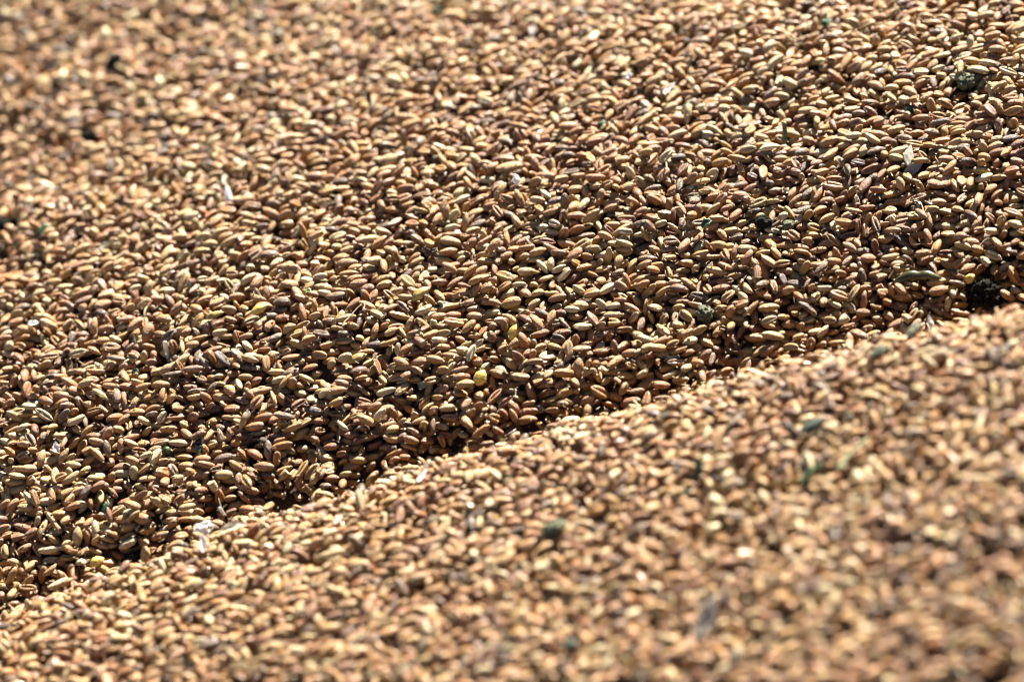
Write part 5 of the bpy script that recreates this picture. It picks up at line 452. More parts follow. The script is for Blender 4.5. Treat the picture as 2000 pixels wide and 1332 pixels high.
4990351638539,7200982713847,3600759915733,5937263281385,1485083722741,6763338825947,2870528886164,8460996673659,8064240010279,5919334548700,8530696652894,2723698672788,1641169486119,7673106041998,3833678037963,6275303163095,2505616622163,7547541325078,695142123277,833948681522,2673719035126,6059273356253,1722190889938,7776410028366,7581065282142,5281876723004,2380991644054,6983689372461,2479398273594,1452336661998,8086523152671,8390631949038,1455944009606,195843802162,7436039947717,2840490295999,418082325168,5055430739049,2001070293499,8274766594982,2656582190494,7224918803560,660092453871,8167720437243,3464046854289,783208041013,551582829348,2655195957198,6858704699848,6748592670463,7071787566699,2579008847934,3184590734671,1331079629385,4784448064373,2846442866351,4590971405148,3885014173141,5348985897867,1721857575105,
6120989314860,2401032750737,752100836351,2538781050399,5726134700154,8445632988149,4960319374727,4701493216193,6574649623116,5674134291048,216532468656,6061175571348,3995708573396,8599925735851,932129049041,4818011882254,2670659633778,4039458980815,2389716567871,562809733250,7000951032105,2894623868432,8376222433858,4941983367556,4081104241501,1774746517926,5026685845534,2723183543881,2774579464495,3064317052567,5918060331095,3772416934177,8660892190431,4927350244895,8124568519567,7894778463708,4179337839113,3048456356823,2652575565348,3154080171455,526302478657,4786355601993,5036697912595,4819054133790,420318742490,7911459324567,7123909133742,1000801288843,487069402919,5860598448671,747198694811,645963236163,3917654163923,4992799032658,6878499668953,4440352720339,4092108965104,3727350186844,4665781716207,7135960744484,
6885872011929,1886147462119,6025135669431,8182610200211,815557804548,2696267614426,6467296429492,8427158045084,5125125177860,1354871883385,496209871743,1777658413790,6076931440850,2846742479633,8285989569836,8114446009934,2650545605574,4115530252543,4280054662011,3172837114017,4080835920936,8204156356068,1327212332573,1471874777777,3131995096523,5097666135496,3772962194597,7192394973815,1536741769759,6703574123114,1710080836752,60740305604,1775556005265,6070962816195,6175465030494,5351142506607,688929277219,2059360764455,7572204897039,1160819933940,3088291414980,1512517567575,7390056841741,3750472352441,818417960863,3737461638495,507712307938,2433817592187,8374220686807,6965520974632,1522621645548,2581617509418,6991798354675,8490105143958,8552185152459,372618445268,490180414057,7348375684410,5917267591909,7447366762671,
3152927736511,4251577403197,7050670278572,4956217622646,7274436413469,2690483814787,6049639268685,3961007784446,4906968220760,7547722072772,6689080738691,5916478046239,8360055767718,3977306587235,2905668289022,5778169906216,6705953047470,8443456095928,2701687704042,640521799561,2262574744155,2292604700186,4737127859473,1744725771398,5351701676417,6892268603044,1330257248420,2326402385245,6943391630380,4909841236926,2621886973035,6164964508623,7242939615814,4870724125880,8394451272482,6278955254901,7296307921601,7157660697230,7328383600123,1711797355109,3632909353820,5763497558830,556514280341,7105387070748,7587111404162,4939803968500,2708113686598,2673719052152,5111471980692,935628113347,1229051887899,163613918474,1943089202473,8008606468831,3540480492646,6774728098755,386643706558,26405701393,5591663804959,3015163692113,
799760973949,966761366182,6223850373748,5063655490883,4785333078427,4869934596662,2853852873444,7242380771810,3931198718570,181026325479,1626509623322,1071706064340,7329515160778,970002219551,404132922436,514146583784,6910137336941,726544106684,4510162616939,1929011462444,2874958791812,1412137534387,5083068025151,3622470812601,2052569875020,3750887786095,3240492581655,7079077249396,4943310570302,5850057082091,8218578831941,3714217820971,607521292472,4868040476766,3398199446021,6346517987385,7102764582665,8700154872765,6748564310984,334055786863,3718768657175,2794298246071,5866537485144,431189427440,1846372795841,8182667937701,1626824311472,1313071419517,7243420581918,8237520193078,3719313916334,5071636481217,1912451842538,8497979180217,8495541962046,769956071979,479263393439,2567731478638,4892971665610,2839645750500,
5759248270108,4796838199871,8275191072090,5805322027718,3788530435557,541471196702,8667586118183,3969479295829,5068938380152,1369364103682,5969393877295,8206561937707,8611844999137,2657617118389,3677949166941,8151680355191,1414570460394,8271067038391,5061234590600,4844032279257,8357693360047,3891663128244,316036154289,2722711799813,2894688600539,1721620792184,8690139039051,1729366590795,2786861844669,453995136154,8167045137878,578926528133,1161400108045,6393417828656,5099910284081,4046027145934,2827565630919,970246522907,57247450838,7565176111806,7892377142153,5133699794174,4041610872821,2876649947482,1592837555379,492537382209,423442449533,504642373197,628353090888,627475418504,1595638334548,2933397144661,5886072751728,5931496195801,5885579887239,7277706920505,4917365491225,5895560168866,114147608416,7328645989250,
6505129984473,5150966612926,688966205993,2970957857467,1916484928757,5782413951788,7274702783436,7496970765428,6413273694825,5076776289400,8256231785441,3934859640962,2845248456038,5642693100932,7070220157494,8235227743789,7133088678236,3167189500826,3701588803594,3953423518644,1674932552362,4903144949288,6810367067235,2962554537563,2484132628379,430723760321,7582174708730,5148773829266,3115012276768,6177397327272,2615494050081,607750719961,6419844941118,5350316229855,3064625119396,5767494518545,6387615859782,1554140808584,4971966236111,4957567877699,1658557990804,7330210415526,5152393495130,3559388496771,5349224662010,2896292118984,7877648959214,1829758224204,1638694814229,1740914478191,1916524479078,4539376190296,5164384191143,7080489730158,3908550427816,3741857497241,689459152048,4524910755935,5998383515122,1641713681572,
5882127024550,6049637941752,8186912507012,3029276591065,5381234787196,5075974146013,6726370230876,541715661450,3563886674970,3634596594569,3976900808103,7039916344085,8698307674531,1545271100907,8357196350384,2069509603638,3062096905555,8168654702079,1642067345964,4869808374372,2841012356515,1414700237200,1775471067839,8512252397557,5951431278799,6178878014750,8073032090800,128432948386,474198837373,7962912688265,503812112508,4336779494710,196415720353,3838716477747,2277350524060,4901211439592,6344364295087,7866092569556,5830107890668,7910689669300,4664233985217,5425739383256,160174688701,7274620961201,2005983036420,1316181476351,1762787838403,8220194292386,6347780801886,4161859355971,2051508716670,4925115810190,4180418135291,336496035269,4667001405915,3820739544472,784282796038,4818829739141,7171194979285,128193872936,
6712911757719,2449330390915,7528945944043,1341810869301,8240456073939,5649365255096,1533192339669,7156969784748,3529302639880,5597065265843,3682081161867,2681030755188,1399135388365,936204567432,461854245881,7160684790236,3893284211223,710317458943,505163219372,1686831121348,6123294982981,2109549821973,1864222983809,4163350315204,6869591720872,4796063335437,1640510931757,487780238942,5265609262607,1504989840381,2627001975714,4891876934940,143237775397,6106877658665,5178610976147,2970432914401,5042639913254,4720603693899,4917262844522,5075614468589,2894923745167,1438582965161,5866152722686,2820204381041,6897747264913,3442570592900,4289241628831,539116110204,7992008821260,4085387674201,7276591400434,4131612197865,4951658136063,4815129854692,8060157559361,128697156379,1721575359264,4251597342177,4943089403225,7161221661461,
3966566204348,5245920101584,7247893087789,4004455385113,7566619083733,561617537167,3494677676822,6088176257694,6052822254366,8186578011426,695901276157,4615152436077,3343236040168,2022253560350,1704346305838,430463910892,8181991656098,1777439230395,8102343853164,1846405531214,5040474981506,4884343737032,4229563582396,8308014696421,1710273200326,678097520820,658864735084,5214992501982,4543406589009,3777306592467,7051054334720,8392004550665,5173335933251,4231777322227,1520539190342,1009391404081,8646962662695,1985668810457,8654857716938,1248608830313,1759203543115,3737272173998,8255091983625,2545236412488,3747332981257,4042942333735,5647765947083,4508251014858,7186119067459,4959579308960,7459929571835,2892698452841,3994725549926,3699122700603,8084622279294,445490921934,8009801010430,3717426479130,7638477882796,5952338608857,
8324569564898,1985750712530,8352802901035,5263679881866,7185410459046,5403679736346,3973769741244,7477142045734,649547367337,8597022280180,3047158204605,8194107098121,4818851793261,333362647676,6984504558210,508560605901,7757395083840,3925117256825,4580929880529,7655590855705,5921273185489,5162351886842,6748604990648,3150730953024,6223254963350,7514644481983,2758416990977,4887299654060,3537808818965,1836590499991,1722614629503,3719692895154,5161754314226,4819103416353,472749639224,5699469279768,8079408579862,8717622495236,2277287330271,3857016375641,7172730847531,3787587044517,3719105250290,2723137455544,1216380945876,5066070753937,7295358911691,2529365869909,7789333431615,7236825302320,1280078725570,2359395844764,2876868085155,8001938654277,5227015324835,5196888867352,2824780055477,8011064541511,8651019601029,5159965410118,
593159210605,2073173525446,7339609605043,7046838813594,4680528216116,8337002610699,2967427580980,7982632404709,1296070674506,4748274517212,8153227019446,8325387862499,2591287477021,5988926686039,895582683503,93067903945,7310399406508,674607924292,3602920015394,4888579966639,1526640068210,6987409834788,1610107716655,2444218401897,1624404821183,8429729251557,5674367304920,3737765707877,2652623801208,5092609050517,3647324309936,2377447063779,6093649643057,8477389260533,357599200157,4612815110763,551182255149,1336033133832,1793809630067,7846767378475,4681538733387,7327634162813,1742199767055,7825513825562,6781605741945,4863057084675,7568401568872,7136732430874,8375588029676,3805024634416,8337209115797,643805135680,735925634716,6435029369832,4899380300659,7549029123439,1744408445853,2620596504540,8580908646462,5096205370745,
1010770985612,5918854104063,1416612758154,5691815380178,7275203953582,2448856253437,6451458359555,2893276627613,5088769917151,4979605012772,7600636071080,1244344271540,4494228702165,8428298913148,676957980148,1640241447568,2346321413243,6757765269415,732276655834,854402352081,1365598733554,7343958032893,6999795844010,5694738808881,5006970700063,6056022820631,3726803894610,4974542259898,6725515511257,3949277250703,6198038856890,1500959130234,7650808185511,5959981712767,5904411066521,1520321087094,5218561689051,3026161484459,7460420239709,3949445104344,6721304494986,5091556000124,1366138816808,2631897628679,8288413058702,5917449388939,2601284732160,5918325621348,1420804030686,6179899656396,7985367271709,4991731631624,7103709349789,2584504452227,8375953998793,1367466018309,2725866818349,2533352653813,8388193469122,5996192088403,
7998676321142,4590649296612,8067308094629,8174097007888,5954023753843,3083614765833,96812188903,2343327450361,6328602395460,8441387565881,3715018948817,8635466058404,4189545890207,3720895416317,3962335071682,4180204357989,3068952986736,7608133222551,5298131976945,2588547695624,6932513607189,3427785884712,4990714530164,4886763849923,5728903807584,1708977717660,6489320507058,2389483995843,4940378621009,7548350792960,452404185526,3517358408638,110356644757,1536443974652,6155098638000,6450637324494,3795095652759,7182484833102,7933643998003,1997241107461,710414812084,906160685962,6343875724208,4713916632026,57074483829,7958271574858,5450156884775,3733515993699,5759973229344,4011864541521,566019785117,4749713147007,7140811425309,4201348646582,8632959124365,6827570284566,3650549367371,1845527512652,2021720064748,7496800699485,
3463965737447,175739717163,1690909705197,6109068263910,7273502395664,7205213866018,8626266981810,7292235120643,662711763419,7917348078295,5247608865736,8062336795250,7459925542257,2562005255222,4091559477786,826353746813,5130859004552,8155712144891,2374687425159,8234107274173,1652616774556,745783427515,918728016292,4818285560826,8365670957478,3987737101356,8630572385159,2376110115906,7016537031693,5973473479125,6005270415026,901522047041,8106149414351,3718231785863,4213396915016,6300057732432,2536213332748,660917667150,1503355372741,3153457234904,8431244363959,4770194736388,7842756231551,391832273415,3170627700688,1799419855324,1359563900119,6883526329205,7327824986736,5521609688341,3992044323802,404975158477,7843540567217,6878239670331,602450346909,6197517616724,7259732214737,6967884154167,3601284171494,2724149543430,
2342480249965,8027680114194,107200431329,4685507805373,5724823603570,2500435936683,5163715905485,697804833178,8650217457302,6055400720273,7305581511942,642132394455,470605367013,8132889313616,4252711944537,667205092261,3753159853652,714187720404,4251600455597,526030160786,2914149254272,3154269913436,8375604807608,8172686868667,1746050549647,4611612279286,600374182929,3169026491098,8259659564859,6901600584360,8427090953841,7012105880875,502944400029,4594776360176,2557055845320,4356622714031,7784474461934,2455010624458,576494698847,8050215929479,8012356305454,4631225157192,913307796339,4857982535100,7932644442627,405717550753,4917709505970,3872305644734,7896871649286,3115868145917,3821579699048,3732484048103,5867606311510,8241405954971,5368247272034,863875843632,6191507375162,5041148021883,2620285714758,6072451892806,
6519055843559,3859828409202,4954548012652,7974382028132,2962000921778,8187507263626,6937491653322,3964484895879,1278738891422,1880476944531,322174108236,6197847753745,1653950922978,423936329016,6146428879528,7360848839645,6720158171174,3958115829335,1588228950572,4030356243705,6869617181559,906454567125,5040738828451,7058982421647,4509877634439,6269127937089,2343264567800,6157434503779,3976182515126,5093750638598,1244888500106,4714983083832,1949743366722,7464288470517,6260829733206,8598715630567,2859753701414,949355053375,403793150987,1601319650132,4170198648722,6013849896399,5743948710423,4821224719509,2794260545730,8157377823917,5059338732199,5158547588968,94180459319,8557562201074,7172293592165,1469480092377,8440823382788,3307270948117,2330391479918,2707636896570,2155384881848,4847523022325,3050132193464,3930643169709,
5198574142087,1728759186582,4772134602035,7500563169727,253344712433,1434645676916,2946434974226,3474799100990,4529972576962,7567077196058,3811980968948,2629526079327,573324051109,3167125439362,405956707578,3171946071298,645931795769,4785029972141,3822353270773,1144520360098,1984075973531,8634063356653,5918615013105,7495015105231,2907007550487,2598414500586,7139719938619,1588243070991,896133267764,5158838177782,5087972082997,7054932017828,954253968454,2718384489364,5865213429310,2894914308137,4133113808655,2721259963298,1518407417970,541922198659,8531832668597,6726064718551,7100751757684,3912338932791,1691635646627,5179827225904,2585546768656,1936166405205,3618573239161,7329588347685,6828037931666,7101132244050,1536192315891,8156794275770,8118957736355,901502928279,192421544621,2091843519293,1721856918079,833051853214,
5025699430795,5887206507006,4253789883201,2296549802354,4045281657144,5043880379519,2258270404837,6083622158983,613070080188,6059671994873,3118255620427,8152052122581,3839935824432,7055663613692,8226355921745,8508774073572,7105395476725,690723440031,5992110031234,2105145591011,8465546691701,1521355997662,7943625147141,5919076385725,4752133194231,8438208119716,8338162566288,6172314927609,7841698235739,3986618385172,5011444073975,5127611286061,8102596510994,5524257490311,8128110461341,2826044015515,457771779128,8223554241430,3752705819709,2670362740867,6999843717403,5925275812844,3580819358934,1485053495698,3620306666729,7295943772229,1520116630172,2060128387218,2498719384811,591433777759,7847297138996,4750549960415,4865494975774,8255498830033,5642945430995,1847307174928,1813780808101,2653902390929,4885958557785,2712849892979,
1873841227156,1695303320580,2481264804573,5930438067383,419085894809,4722914559569,7434265594000,3787059660816,479531829150,4819351225102,1621716255433,7170617182424,3184280502296,7453867034484,8411201946590,8306512315079,4625069721226,7158785083568,3500008509400,541493543757,1953623115332,3056017376478,1250694481108,4007757627732,3186923684822,8259887595583,2730892936912,5126857803065,1824683065736,2513382474521,328177534156,6982112347318,1520294839839,2621464445063,6183016843683,6959953134125,6201209668789,8320009421914,8124050393603,8242655118114,1729713409268,6132519600803,5104448471824,2153224782518,472183685969,3878781683296,4766973493488,6982259295223,1225742682446,7568701424292,1516800984201,730341000038,3140340631688,7110548276118,4992527402332,2916124722517,5043019630329,7191616751703,6468274651856,7893218248144,
61932390101,1282097578595,5366132147564,5709552256752,384370410075,354438907321,1965340509679,8276561691040,3235273753640,5799720174458,4972469601619,7872058852564,2829541655656,8360268465845,1659314012833,2292807320534,3415697082737,2728077267315,5867268653969,7376560685956,5148417212599,4062844372889,3013287215570,311600286059,2895711306522,2806060908980,1517878952900,5968370270618,4992527419010,2567956892717,751516894670,3153473210222,5994617996260,8122365706626,656700556500,508317336555,8207314977113,3778444428077,4733634084881,3033509955481,8171549819629,7395959341608,3424257328551,2385186914553,7125317437419,7956837385446,318141778424,547212428334,3718867634431,2346200531134,1653722138168,2809542166005,3941269342548,321825130610,4626059674993,6172528773684,3909389305659,7380765429483,4906392683093,7288695980181,
2328818305044,8547100837870,2620822601819,2769072653658,8084125091219,6290934203504,8770772272156,1487156724697,3914026287747,3702072181505,6300142585266,576343721483,3976371275665,4953249055243,2790688786164,5027453701683,8432204924078,1518767097204,6231519724250,3686581782291,7384790698416,1711239529836,988463792432,5095832356552,8244321518351,1934005617899,7550953226650,1540956438845,3839327649920,6019494315351,552743519320,878994425170,8019870599265,3445765619818,2518478700952,8114940331604,3984536519745,1023389419190,8094360322495,2877558326594,8375066904280,6199396452126,2825468428972,1656870831999,2860616434258,5847085679903,8414230348784,7151762639151,4117405812937,3578849953504,3587158737968,3188279657011,2772431980680,6297241256191,4799572985645,3948041882548,627393904659,3427529835411,8509750510149,563860915241,
3097547178134,424544668914,8462587331428,4153858606105,2809542165445,556497307556,8206696399174,2068427506811,3033842204898,3667499600193,5006043906307,1453304628095,353517487003,5884869838640,661749417775,3444154991517,1880262869941,3651302508237,6181126390954,692163117134,6132287964051,402151146378,5199191343839,5041036902496,5216850495413,5237927888201,478575608792,2913409221337,1658496140189,8359953874947,6738219270394,1680525919553,1605945688403,7856919462911,5004883018988,1777364781505,3909116821663,2855964820786,641431358270,4154764706352,7932317205161,7069822829309,5061057298788,2278593938662,2876678275816,4684227364067,3186240324871,8373206778043,5077061502583,583748961383,5077328921944,1328657139204,6346429842901,1898224975935,368877732815,2592672793572,2531326936057,6913921385781,328466679006,1776304702586,
6297089082029,1824923468497,1745760894996,7148036162609,8374525821542,8253280160078,8205301401278,2531827090905,7955229034017,7907225845862,4818365220203,8239430469049,681123988168,1361351837404,4747249093416,2517787575482,584000668872,2485489419570,4781597279331,8352931743711,8182233024456,6176585679457,443705426568,8323957212510,2601528033672,1383460095406,357062329030,3511033300068,6998248835282,2919442662491,4856184374236,3942075482375,1521980278119,1358389609923,420766483860,459063803922,2552931878633,8138317531557,3789145146768,415414535155,800365643068,6245245468993,3496516781633,2816779863692,5305294979963,351600314527,8392449378747,7035018445989,4798596613293,2621701473712,8336940975864,5898973266081,4773493622029,6448481732758,8530168350411,6007614031987,149371094580,5640791688799,7550701601841,8136867513270,
5381935302025,521936225275,2509219758886,1518555744130,8361091694844,2876683504260,1757460037886,2687428396180,182966257603,3745646035806,2862156579463,4767488886815,8631625516117,1553031430876,663684989803,2948461084965,4477616080621,6056276279546,4925216490974,951426908257,3174841010854,277476805687,4805033640639,661186103162,1831679345067,1684531413854,6214165988471,1643334043460,5558643376158,695410524971,8348507784118,4626913412247,3629205883944,6060840911914,1947748156511,746430465315,5398623175054,5003857447105,2722577449433,2619029802742,1791716034736,8261672993742,1616291137726,5951627739626,7176969340587,3788664654950,8632691852278,5941119566271,1845551792596,1520294871715,974611907833,2857702427099,3672217274061,1057295156272,353906262044,7092240433973,3682356168238,1622923198603,6823791199349,1311817090822,
8193557332948,3656248673089,8232996602453,4725115471752,8100370384069,4902526435786,8077048138182,594394023327,4075277518060,5742710276413,146911316034,8649639675979,4488669185194,632057676349,7038506861520,6093662716382,4665855181911,1414524407177,144203596230,4196790338441,1809051896223,346404930289,8561010148745,1433234965907,2994708087332,7550448190297,1553150968190,4818860181505,1556669284481,7873668270721,6112569217441,2598526140892,8129187349678,135697940721,8450507883272,8376095688006,5595938916151,5333115684640,5182638556895,5470551182150,6925213451366,6671071347911,1721314197595,1418296903615,5769266692422,2666554459212,6745684673112,935618596125,3183153957006,7177864643426,260448878622,469723464774,885377302646,248072536983,506679724136,1811109136535,1143640049508,1643378000358,1725039068683,8098512635707,
694855827793,2394577995699,1520321070203,7436112450316,2635695587888,1590068495427,7070691787567,4458528818022,5880245797756,2879123570950,1227723278992,7292216068129,5352501463147,3712246677521,4767455004495,7966959387863,2602652844296,1692884502160,8241070426168,7288427545216,6075401487376,7546909917729,783438841387,4042250355360,2979331130418,3647456068188,3756629952231,225684161563,828536914795,278214902824,109389940552,8359415056909,4216429347909,799726210372,1796600956583,6775208478123,4697537233528,7409586440157,7189338506097,691395791002,3459686581715,7240338031729,6056462958691,1587123915171,3823033090652,7093508800703,2532668032421,4668954756194,1656143102590,4806270075940,556904153853,4662386852605,3790394345069,2072480581058,1911290070162,7810008449710,7876944479107,4509898622506,4818453596006,7843502817818,
3428016374017,5778796922986,2082885534535,3443132630275,4506933231796,5590897885894,5228628263966,4268782584859,7018394076267,8378032636006,5968894248709,3921666098357,7934280270631,2996650053943,616677246173,696975426235,4869555847461,7875244590931,7191576937062,5246091363175,437031209914,933721491091,3977826699607,3423458313410,1245912943247,6107196489954,575193679492,2813641164927,6245046174288,747223040004,1979214972322,5816833180790,6021976310029,8375030171468,3798870836488,3484651012226,4234464838333,2057495036497,7545831309880,4041492169166,4543948702813,6060770575764,3736996381032,3930055671938,7276403788863,5890716861675,96004984685,404288078778,5339391590920,1517614957479,2918851151210,3020145492817,6873934218726,8296431026787,2343884555379,2742434316547,7036201224769,698605569036,8456020297137,7191550690549,
8018384587128,7864416683038,7296303432778,1257292432009,2568826848198,3414300131838,8502372418437,1799810630826,372703183453,2723273951854,5642646602454,6231352213977,76703892101,8321024707203,7396370088227,2807656089090,8322414118877,511341511834,62385489168,3627161076810,2099557827900,3719847642916,7222188294444,1999498461759,4593876665794,301001376031,197965562067,625227269157,3946723345372,6472088306655,7295377834985,6218435675268,1558602597645,8385514144571,7291921416717,5167867494808,2945851966258,5193798812485,1935744059180,3874023965431,383375721211,2429768910255,8169331050218,2117033395301,2733368902476,8167916519719,6487439589863,3810027504624,6095233401554,494973273136,8094345578048,158796759802,334314554549,8117604779494,3750162303062,2996309560271,2511582087288,8356474604648,5730784837647,8184292132045,
2720934560634,8647558333542,3064292869637,3905850836418,1521302553012,5089668548894,6400201885978,8290793866285,2259563250525,2688884625001,8648303085351,2609845355702,8427635312344,7737507906278,2894907769881,2778638812146,8374531048575,6332136833026,2601293907466,2807307977400,2156698780984,5005965297179,2824758215729,1427202278044,1123553542998,2784851509945,609096270728,5076767900924,1241847810313,5951695929916,1378227700612,5919349048382,828989915921,7274444801036,8137533408852,2532181262785,8374790227689,7018114401722,6816597837531,8198542689175,1950874142401,7018122740057,680330184509,1741304349688,55437526318,5837900022569,2039912710918,6396082013524,2744261231501,4953380180035,557972652947,5149368224109,953370051086,3199645139890,7279218019513,8324574151466,2967802891055,7120978642118,2807985029215,449653802284,
2658812593709,2608001847467,3406529184607,265415754400,1815715824598,1536420070303,6230345139031,1258558079013,4715018650956,655102558668,3628739085056,3526907691418,8123173160688,590385464428,7046856606149,950649668801,1963685576730,2637420856754,4799936611374,8246968107362,1502825892789,5103399748549,1604247405317,2638245709613,5095656227171,4197893623091,3051127866404,680362689731,4490546856572,5646126825538,3941004185298,4597875344366,3137379451194,1672387872309,3101410395700,4946553686634,7582362600283,3014930941612,3705603854639,4823095706278,8459795236361,955791918089,252108326543,7023850996766,247856743282,7371419321579,1401863554642,6797949206958,5314270380450,80915989061,2886648367999,2640365962555,3184500573309,3593196848151,2561732625426,3566999470989,3154756502515,5027439003593,3637124874996,6208814793158,
5404301362070,5919974034186,110093501728,410556844133,1658164037124,3979911709368,473285822097,4009389916243,4199962363023,1592607113853,1543077265637,526444316326,107806802619,2907478393754,3766505522054,8546275624622,3743451088866,936511882255,1267915228868,615144342228,7132360885358,5267562923002,2634583049417,3977280374414,1868616303690,2841455575071,782984708165,3604586103834,5441034011982,1747478316895,563014304296,8114407982192,795486864979,7880048084898,3728762684761,6033522362210,714937189324,7550978409697,2751043437494,423231948204,6139541652166,8340708378414,2348126176430,591914091480,4354436646619,7788819712009,6498947564766,2674000363620,2614963225498,952042259750,760878417586,5058754773409,1190904726529,2826344646407,4921190696093,7305041397087,2417976690694,2380277253332,1607941489840,2778203341538,
2757131453766,7469289245704,5144777852077,4849447109111,6096088138846,8102247744193,8271403616881,1743941797341,4474976912039,7005176807864,4147744408616,729975048697,7186339267738,544188204013,6389232944063,1298723783115,1243782300256,3911269402307,2583579297381,1471940019108,4194379925623,479864505211,968907506677,4786037031134,7173710546449,2636268110900,5182339893553,7875231794801,6268455650409,5314245542062,7478690628407,5041213113052,7549612116716,6452527925496,568711430528,8225232715794,4545236357259,8460620529988,3616835831216,8167582008620,662757885301,5008141009336,5706508323472,679669334882,6216606056719,1278524736173,505378473268,1778802393571,2741095301695,6262158935344,1680333963714,1715627131924,2807868654469,7310218445129,697311987694,2605446284798,7480436557265,4822835316015,1846120318589,7298293810396,
2603696210887,1733479089067,1205123498674,4622608827909,8067622585421,8079311176999,7995167900915,2331412448933,1456913761329,338056235826,1040589474755,5078935340520,8081842112030,2412304974828,8501763425284,684751062294,1676341876454,3449821611006,2056104610762,4834753430108,1446445811022,4138408002191,8118099706871,7843544761316,914897813827,7277798327364,942671316545,2437173120951,612466099318,8081883285169,4028280326792,695897098106,6193772169174,7390127964807,3475650366477,3165961814026,7142968050650,5846076769264,7167686508802,6728756691983,5403548485612,7017149399486,5997818168301,666283362537,7188878198151,2048001245189,1877899281810,1674333816043,6968692755595,4609327825536,1706277618568,8407816421692,4884573652320,2538539894669,1654275949598,5303699981218,460221531777,5675136762413,6278806144370,7000103749145,
5304925684261,6378335930629,2057394538458,695607656483,4763606893841,1277115646811,4152194598158,6415975793831,2333893428970,6482812111323,4046619639911,8631369548932,6816492243453,2665352593574,3976450966809,8269377062255,8168095826861,8271068087868,969090009980,8549225267716,4899917169320,3978909992018,2068118146100,2364719678395,4220233614387,2015495913691,5842349048397,4545790035478,4976161751059,5838577517623,4711168395511,5286129846118,7492890677171,4779985290714,5244578137626,915484672988,8323203499141,5794512143352,1793818379428,7844084778056,93905716241,6902643885046,7520538460185,6726547080382,1534424645998,4245979268626,4075435590447,4936977287002,3153923065633,4920792221408,7191617766677,2860552536326,6041510249389,3634505303273,2635730174489,4747567694939,1228502385314,7911439287181,107038853131,6653025191087,
356848747621,8342113290002,2621038610060,5208044651695,3082602121728,8368006858409,600390665257,1659304609198,177648912453,2000217622428,1795970089575,5930647503126,2546323555376,4862601495178,3156983628822,4176431612450,6452544701403,2670208795965,3633560389146,3637347778978,4730692076029,1972427244080,8167182583251,8626775804634,886317564863,834116242623,286493508114,6756657218776,7241411526891,7220143260954,7163580187942,4504675632076,5039629845882,7171832234427,2516257867228,3889399451273,4972449661631,6157263980995,8585076736295,7235378152159,3992040162839,5941934294308,1710057096845,5455508522878,6005065915906,4923271069718,5315361211996,1775283356439,2049335280062,955730117714,4456357266538,8404773438474,1626843054911,5714049401314,6728745108906,7155848775780,1245937076044,6123121199603,4559274722423,8256521521950,
901535614697,987675166139,7124177552063,7124959888180,6381186155490,1519780020884,6146414266072,3529280487981,1244864366062,2998846095649,5024341509489,7055323857616,900206003465,6310973359268,6916092904559,5606052578690,7443959890589,5311069389745,3552310429526,559081260903,432297821183,4957231317958,682191340215,7776953303625,2637814006750,2727662372519,235277615289,6537093727808,3859259359669,2832850045522,7486327522201,4526427297123,8262802195496,1386918478280,4901312957883,4819098176446,5279616108998,4804118577996,7188396869373,711232652241,5351935248838,4750568752785,2602581543290,5436724511227,365779387106,6076722463487,3446240625932,8225298972684,8117860633593,7103414027753,4336438643255,5195333583457,1482693296550,7476810548069,8187905835834,105887645857,5641801712579,8186372473469,2588498199269,2470471484842,
6035295454035,5008905111316,6468858675776,6073516966789,3169030702916,3703497556368,8305440424732,1720250239913,539988492980,5937030121388,8321602355643,728987436271,1914084556901,2051226650853,680021868604,4932794614544,1730727642160,5054780556885,6216821850917,5984983597115,7605525368164,4955647230205,1622804726905,8645072405349,5886538352285,8330166290615,8441925223935,6028042765287,6502260949431,5905443849049,7889243031543,8186975421674,3994251594049,2824650278734,7569756326113,2015525029072,2586412762759,3151000799019,4730059722053,5645078661105,8115225559312,1561518703974,7233113424859,2894442203845,3002391299023,3852231738957,8082380095498,6840217224553,5004870452272,4988706390523,6026191849286,6720651035477,81438261972,782070399878,8253984736814,3767347316735,6174948852279,665371050987,2797299074323,7528894399505,
7223997121366,6689275445516,4609985201284,387402057806,7003621739023,865557873889,2412589024155,1703597688001,7248340615611,3017815689985,2345658880169,5797273829704,1812630979260,8670232806907,5893931712706,4137069822659,2758665241896,1265508812854,3054186873269,8118384903195,2583530228196,3424364479783,4267454922777,6062219018862,3983996715615,2965020050540,4957043606076,2574410711876,2858933208063,8335749596428,4269364397185,7378968167351,2755742925664,1073062840731,6996845970491,7288311598069,537096831867,8015445378480,2878626792802,1760232112626,2495935285687,4146140185896,7220363495119,3678958601485,1726941923001,4011864511587,3449544769548,4268810732640,7156321665083,8247357802235,1852510177605,2424957502967,4888373428944,8085342536175,4818363451130,4885945974921,492204344787,6813271917772,1798476858642,6242294875347,
8240265118926,8614198838632,701099181301,3683944695174,4834683389794,2806590406747,6447331509318,3718476498050,2046661296503,8392198505787,4770229748520,8255034343458,4868602529579,134277234752,4944114844626,1768625144766,2929783656089,5942738583624,7071097865901,6060817892589,4699813594041,6088723677536,8706305853085,4333721109666,2813968237570,5471604310766,1629463528533,929766491162,7107917743375,3806092001302,1557579482278,8063390434776,2619273823103,1192554414708,2550099264070,5641367356333,8378543982083,2491976958988,3756580373561,2032958768248,2349185811365,4268999869468,7361939030603,2225971840947,5561595037007,4009744303693,4920993580850,6437487444658,6175205770871,2877487792149,5948132835610,1850845072385,1969992763011,2406987514054,7259777320013,821530313729,5038121928176,1175260056399,3943016384045,5627375191411,
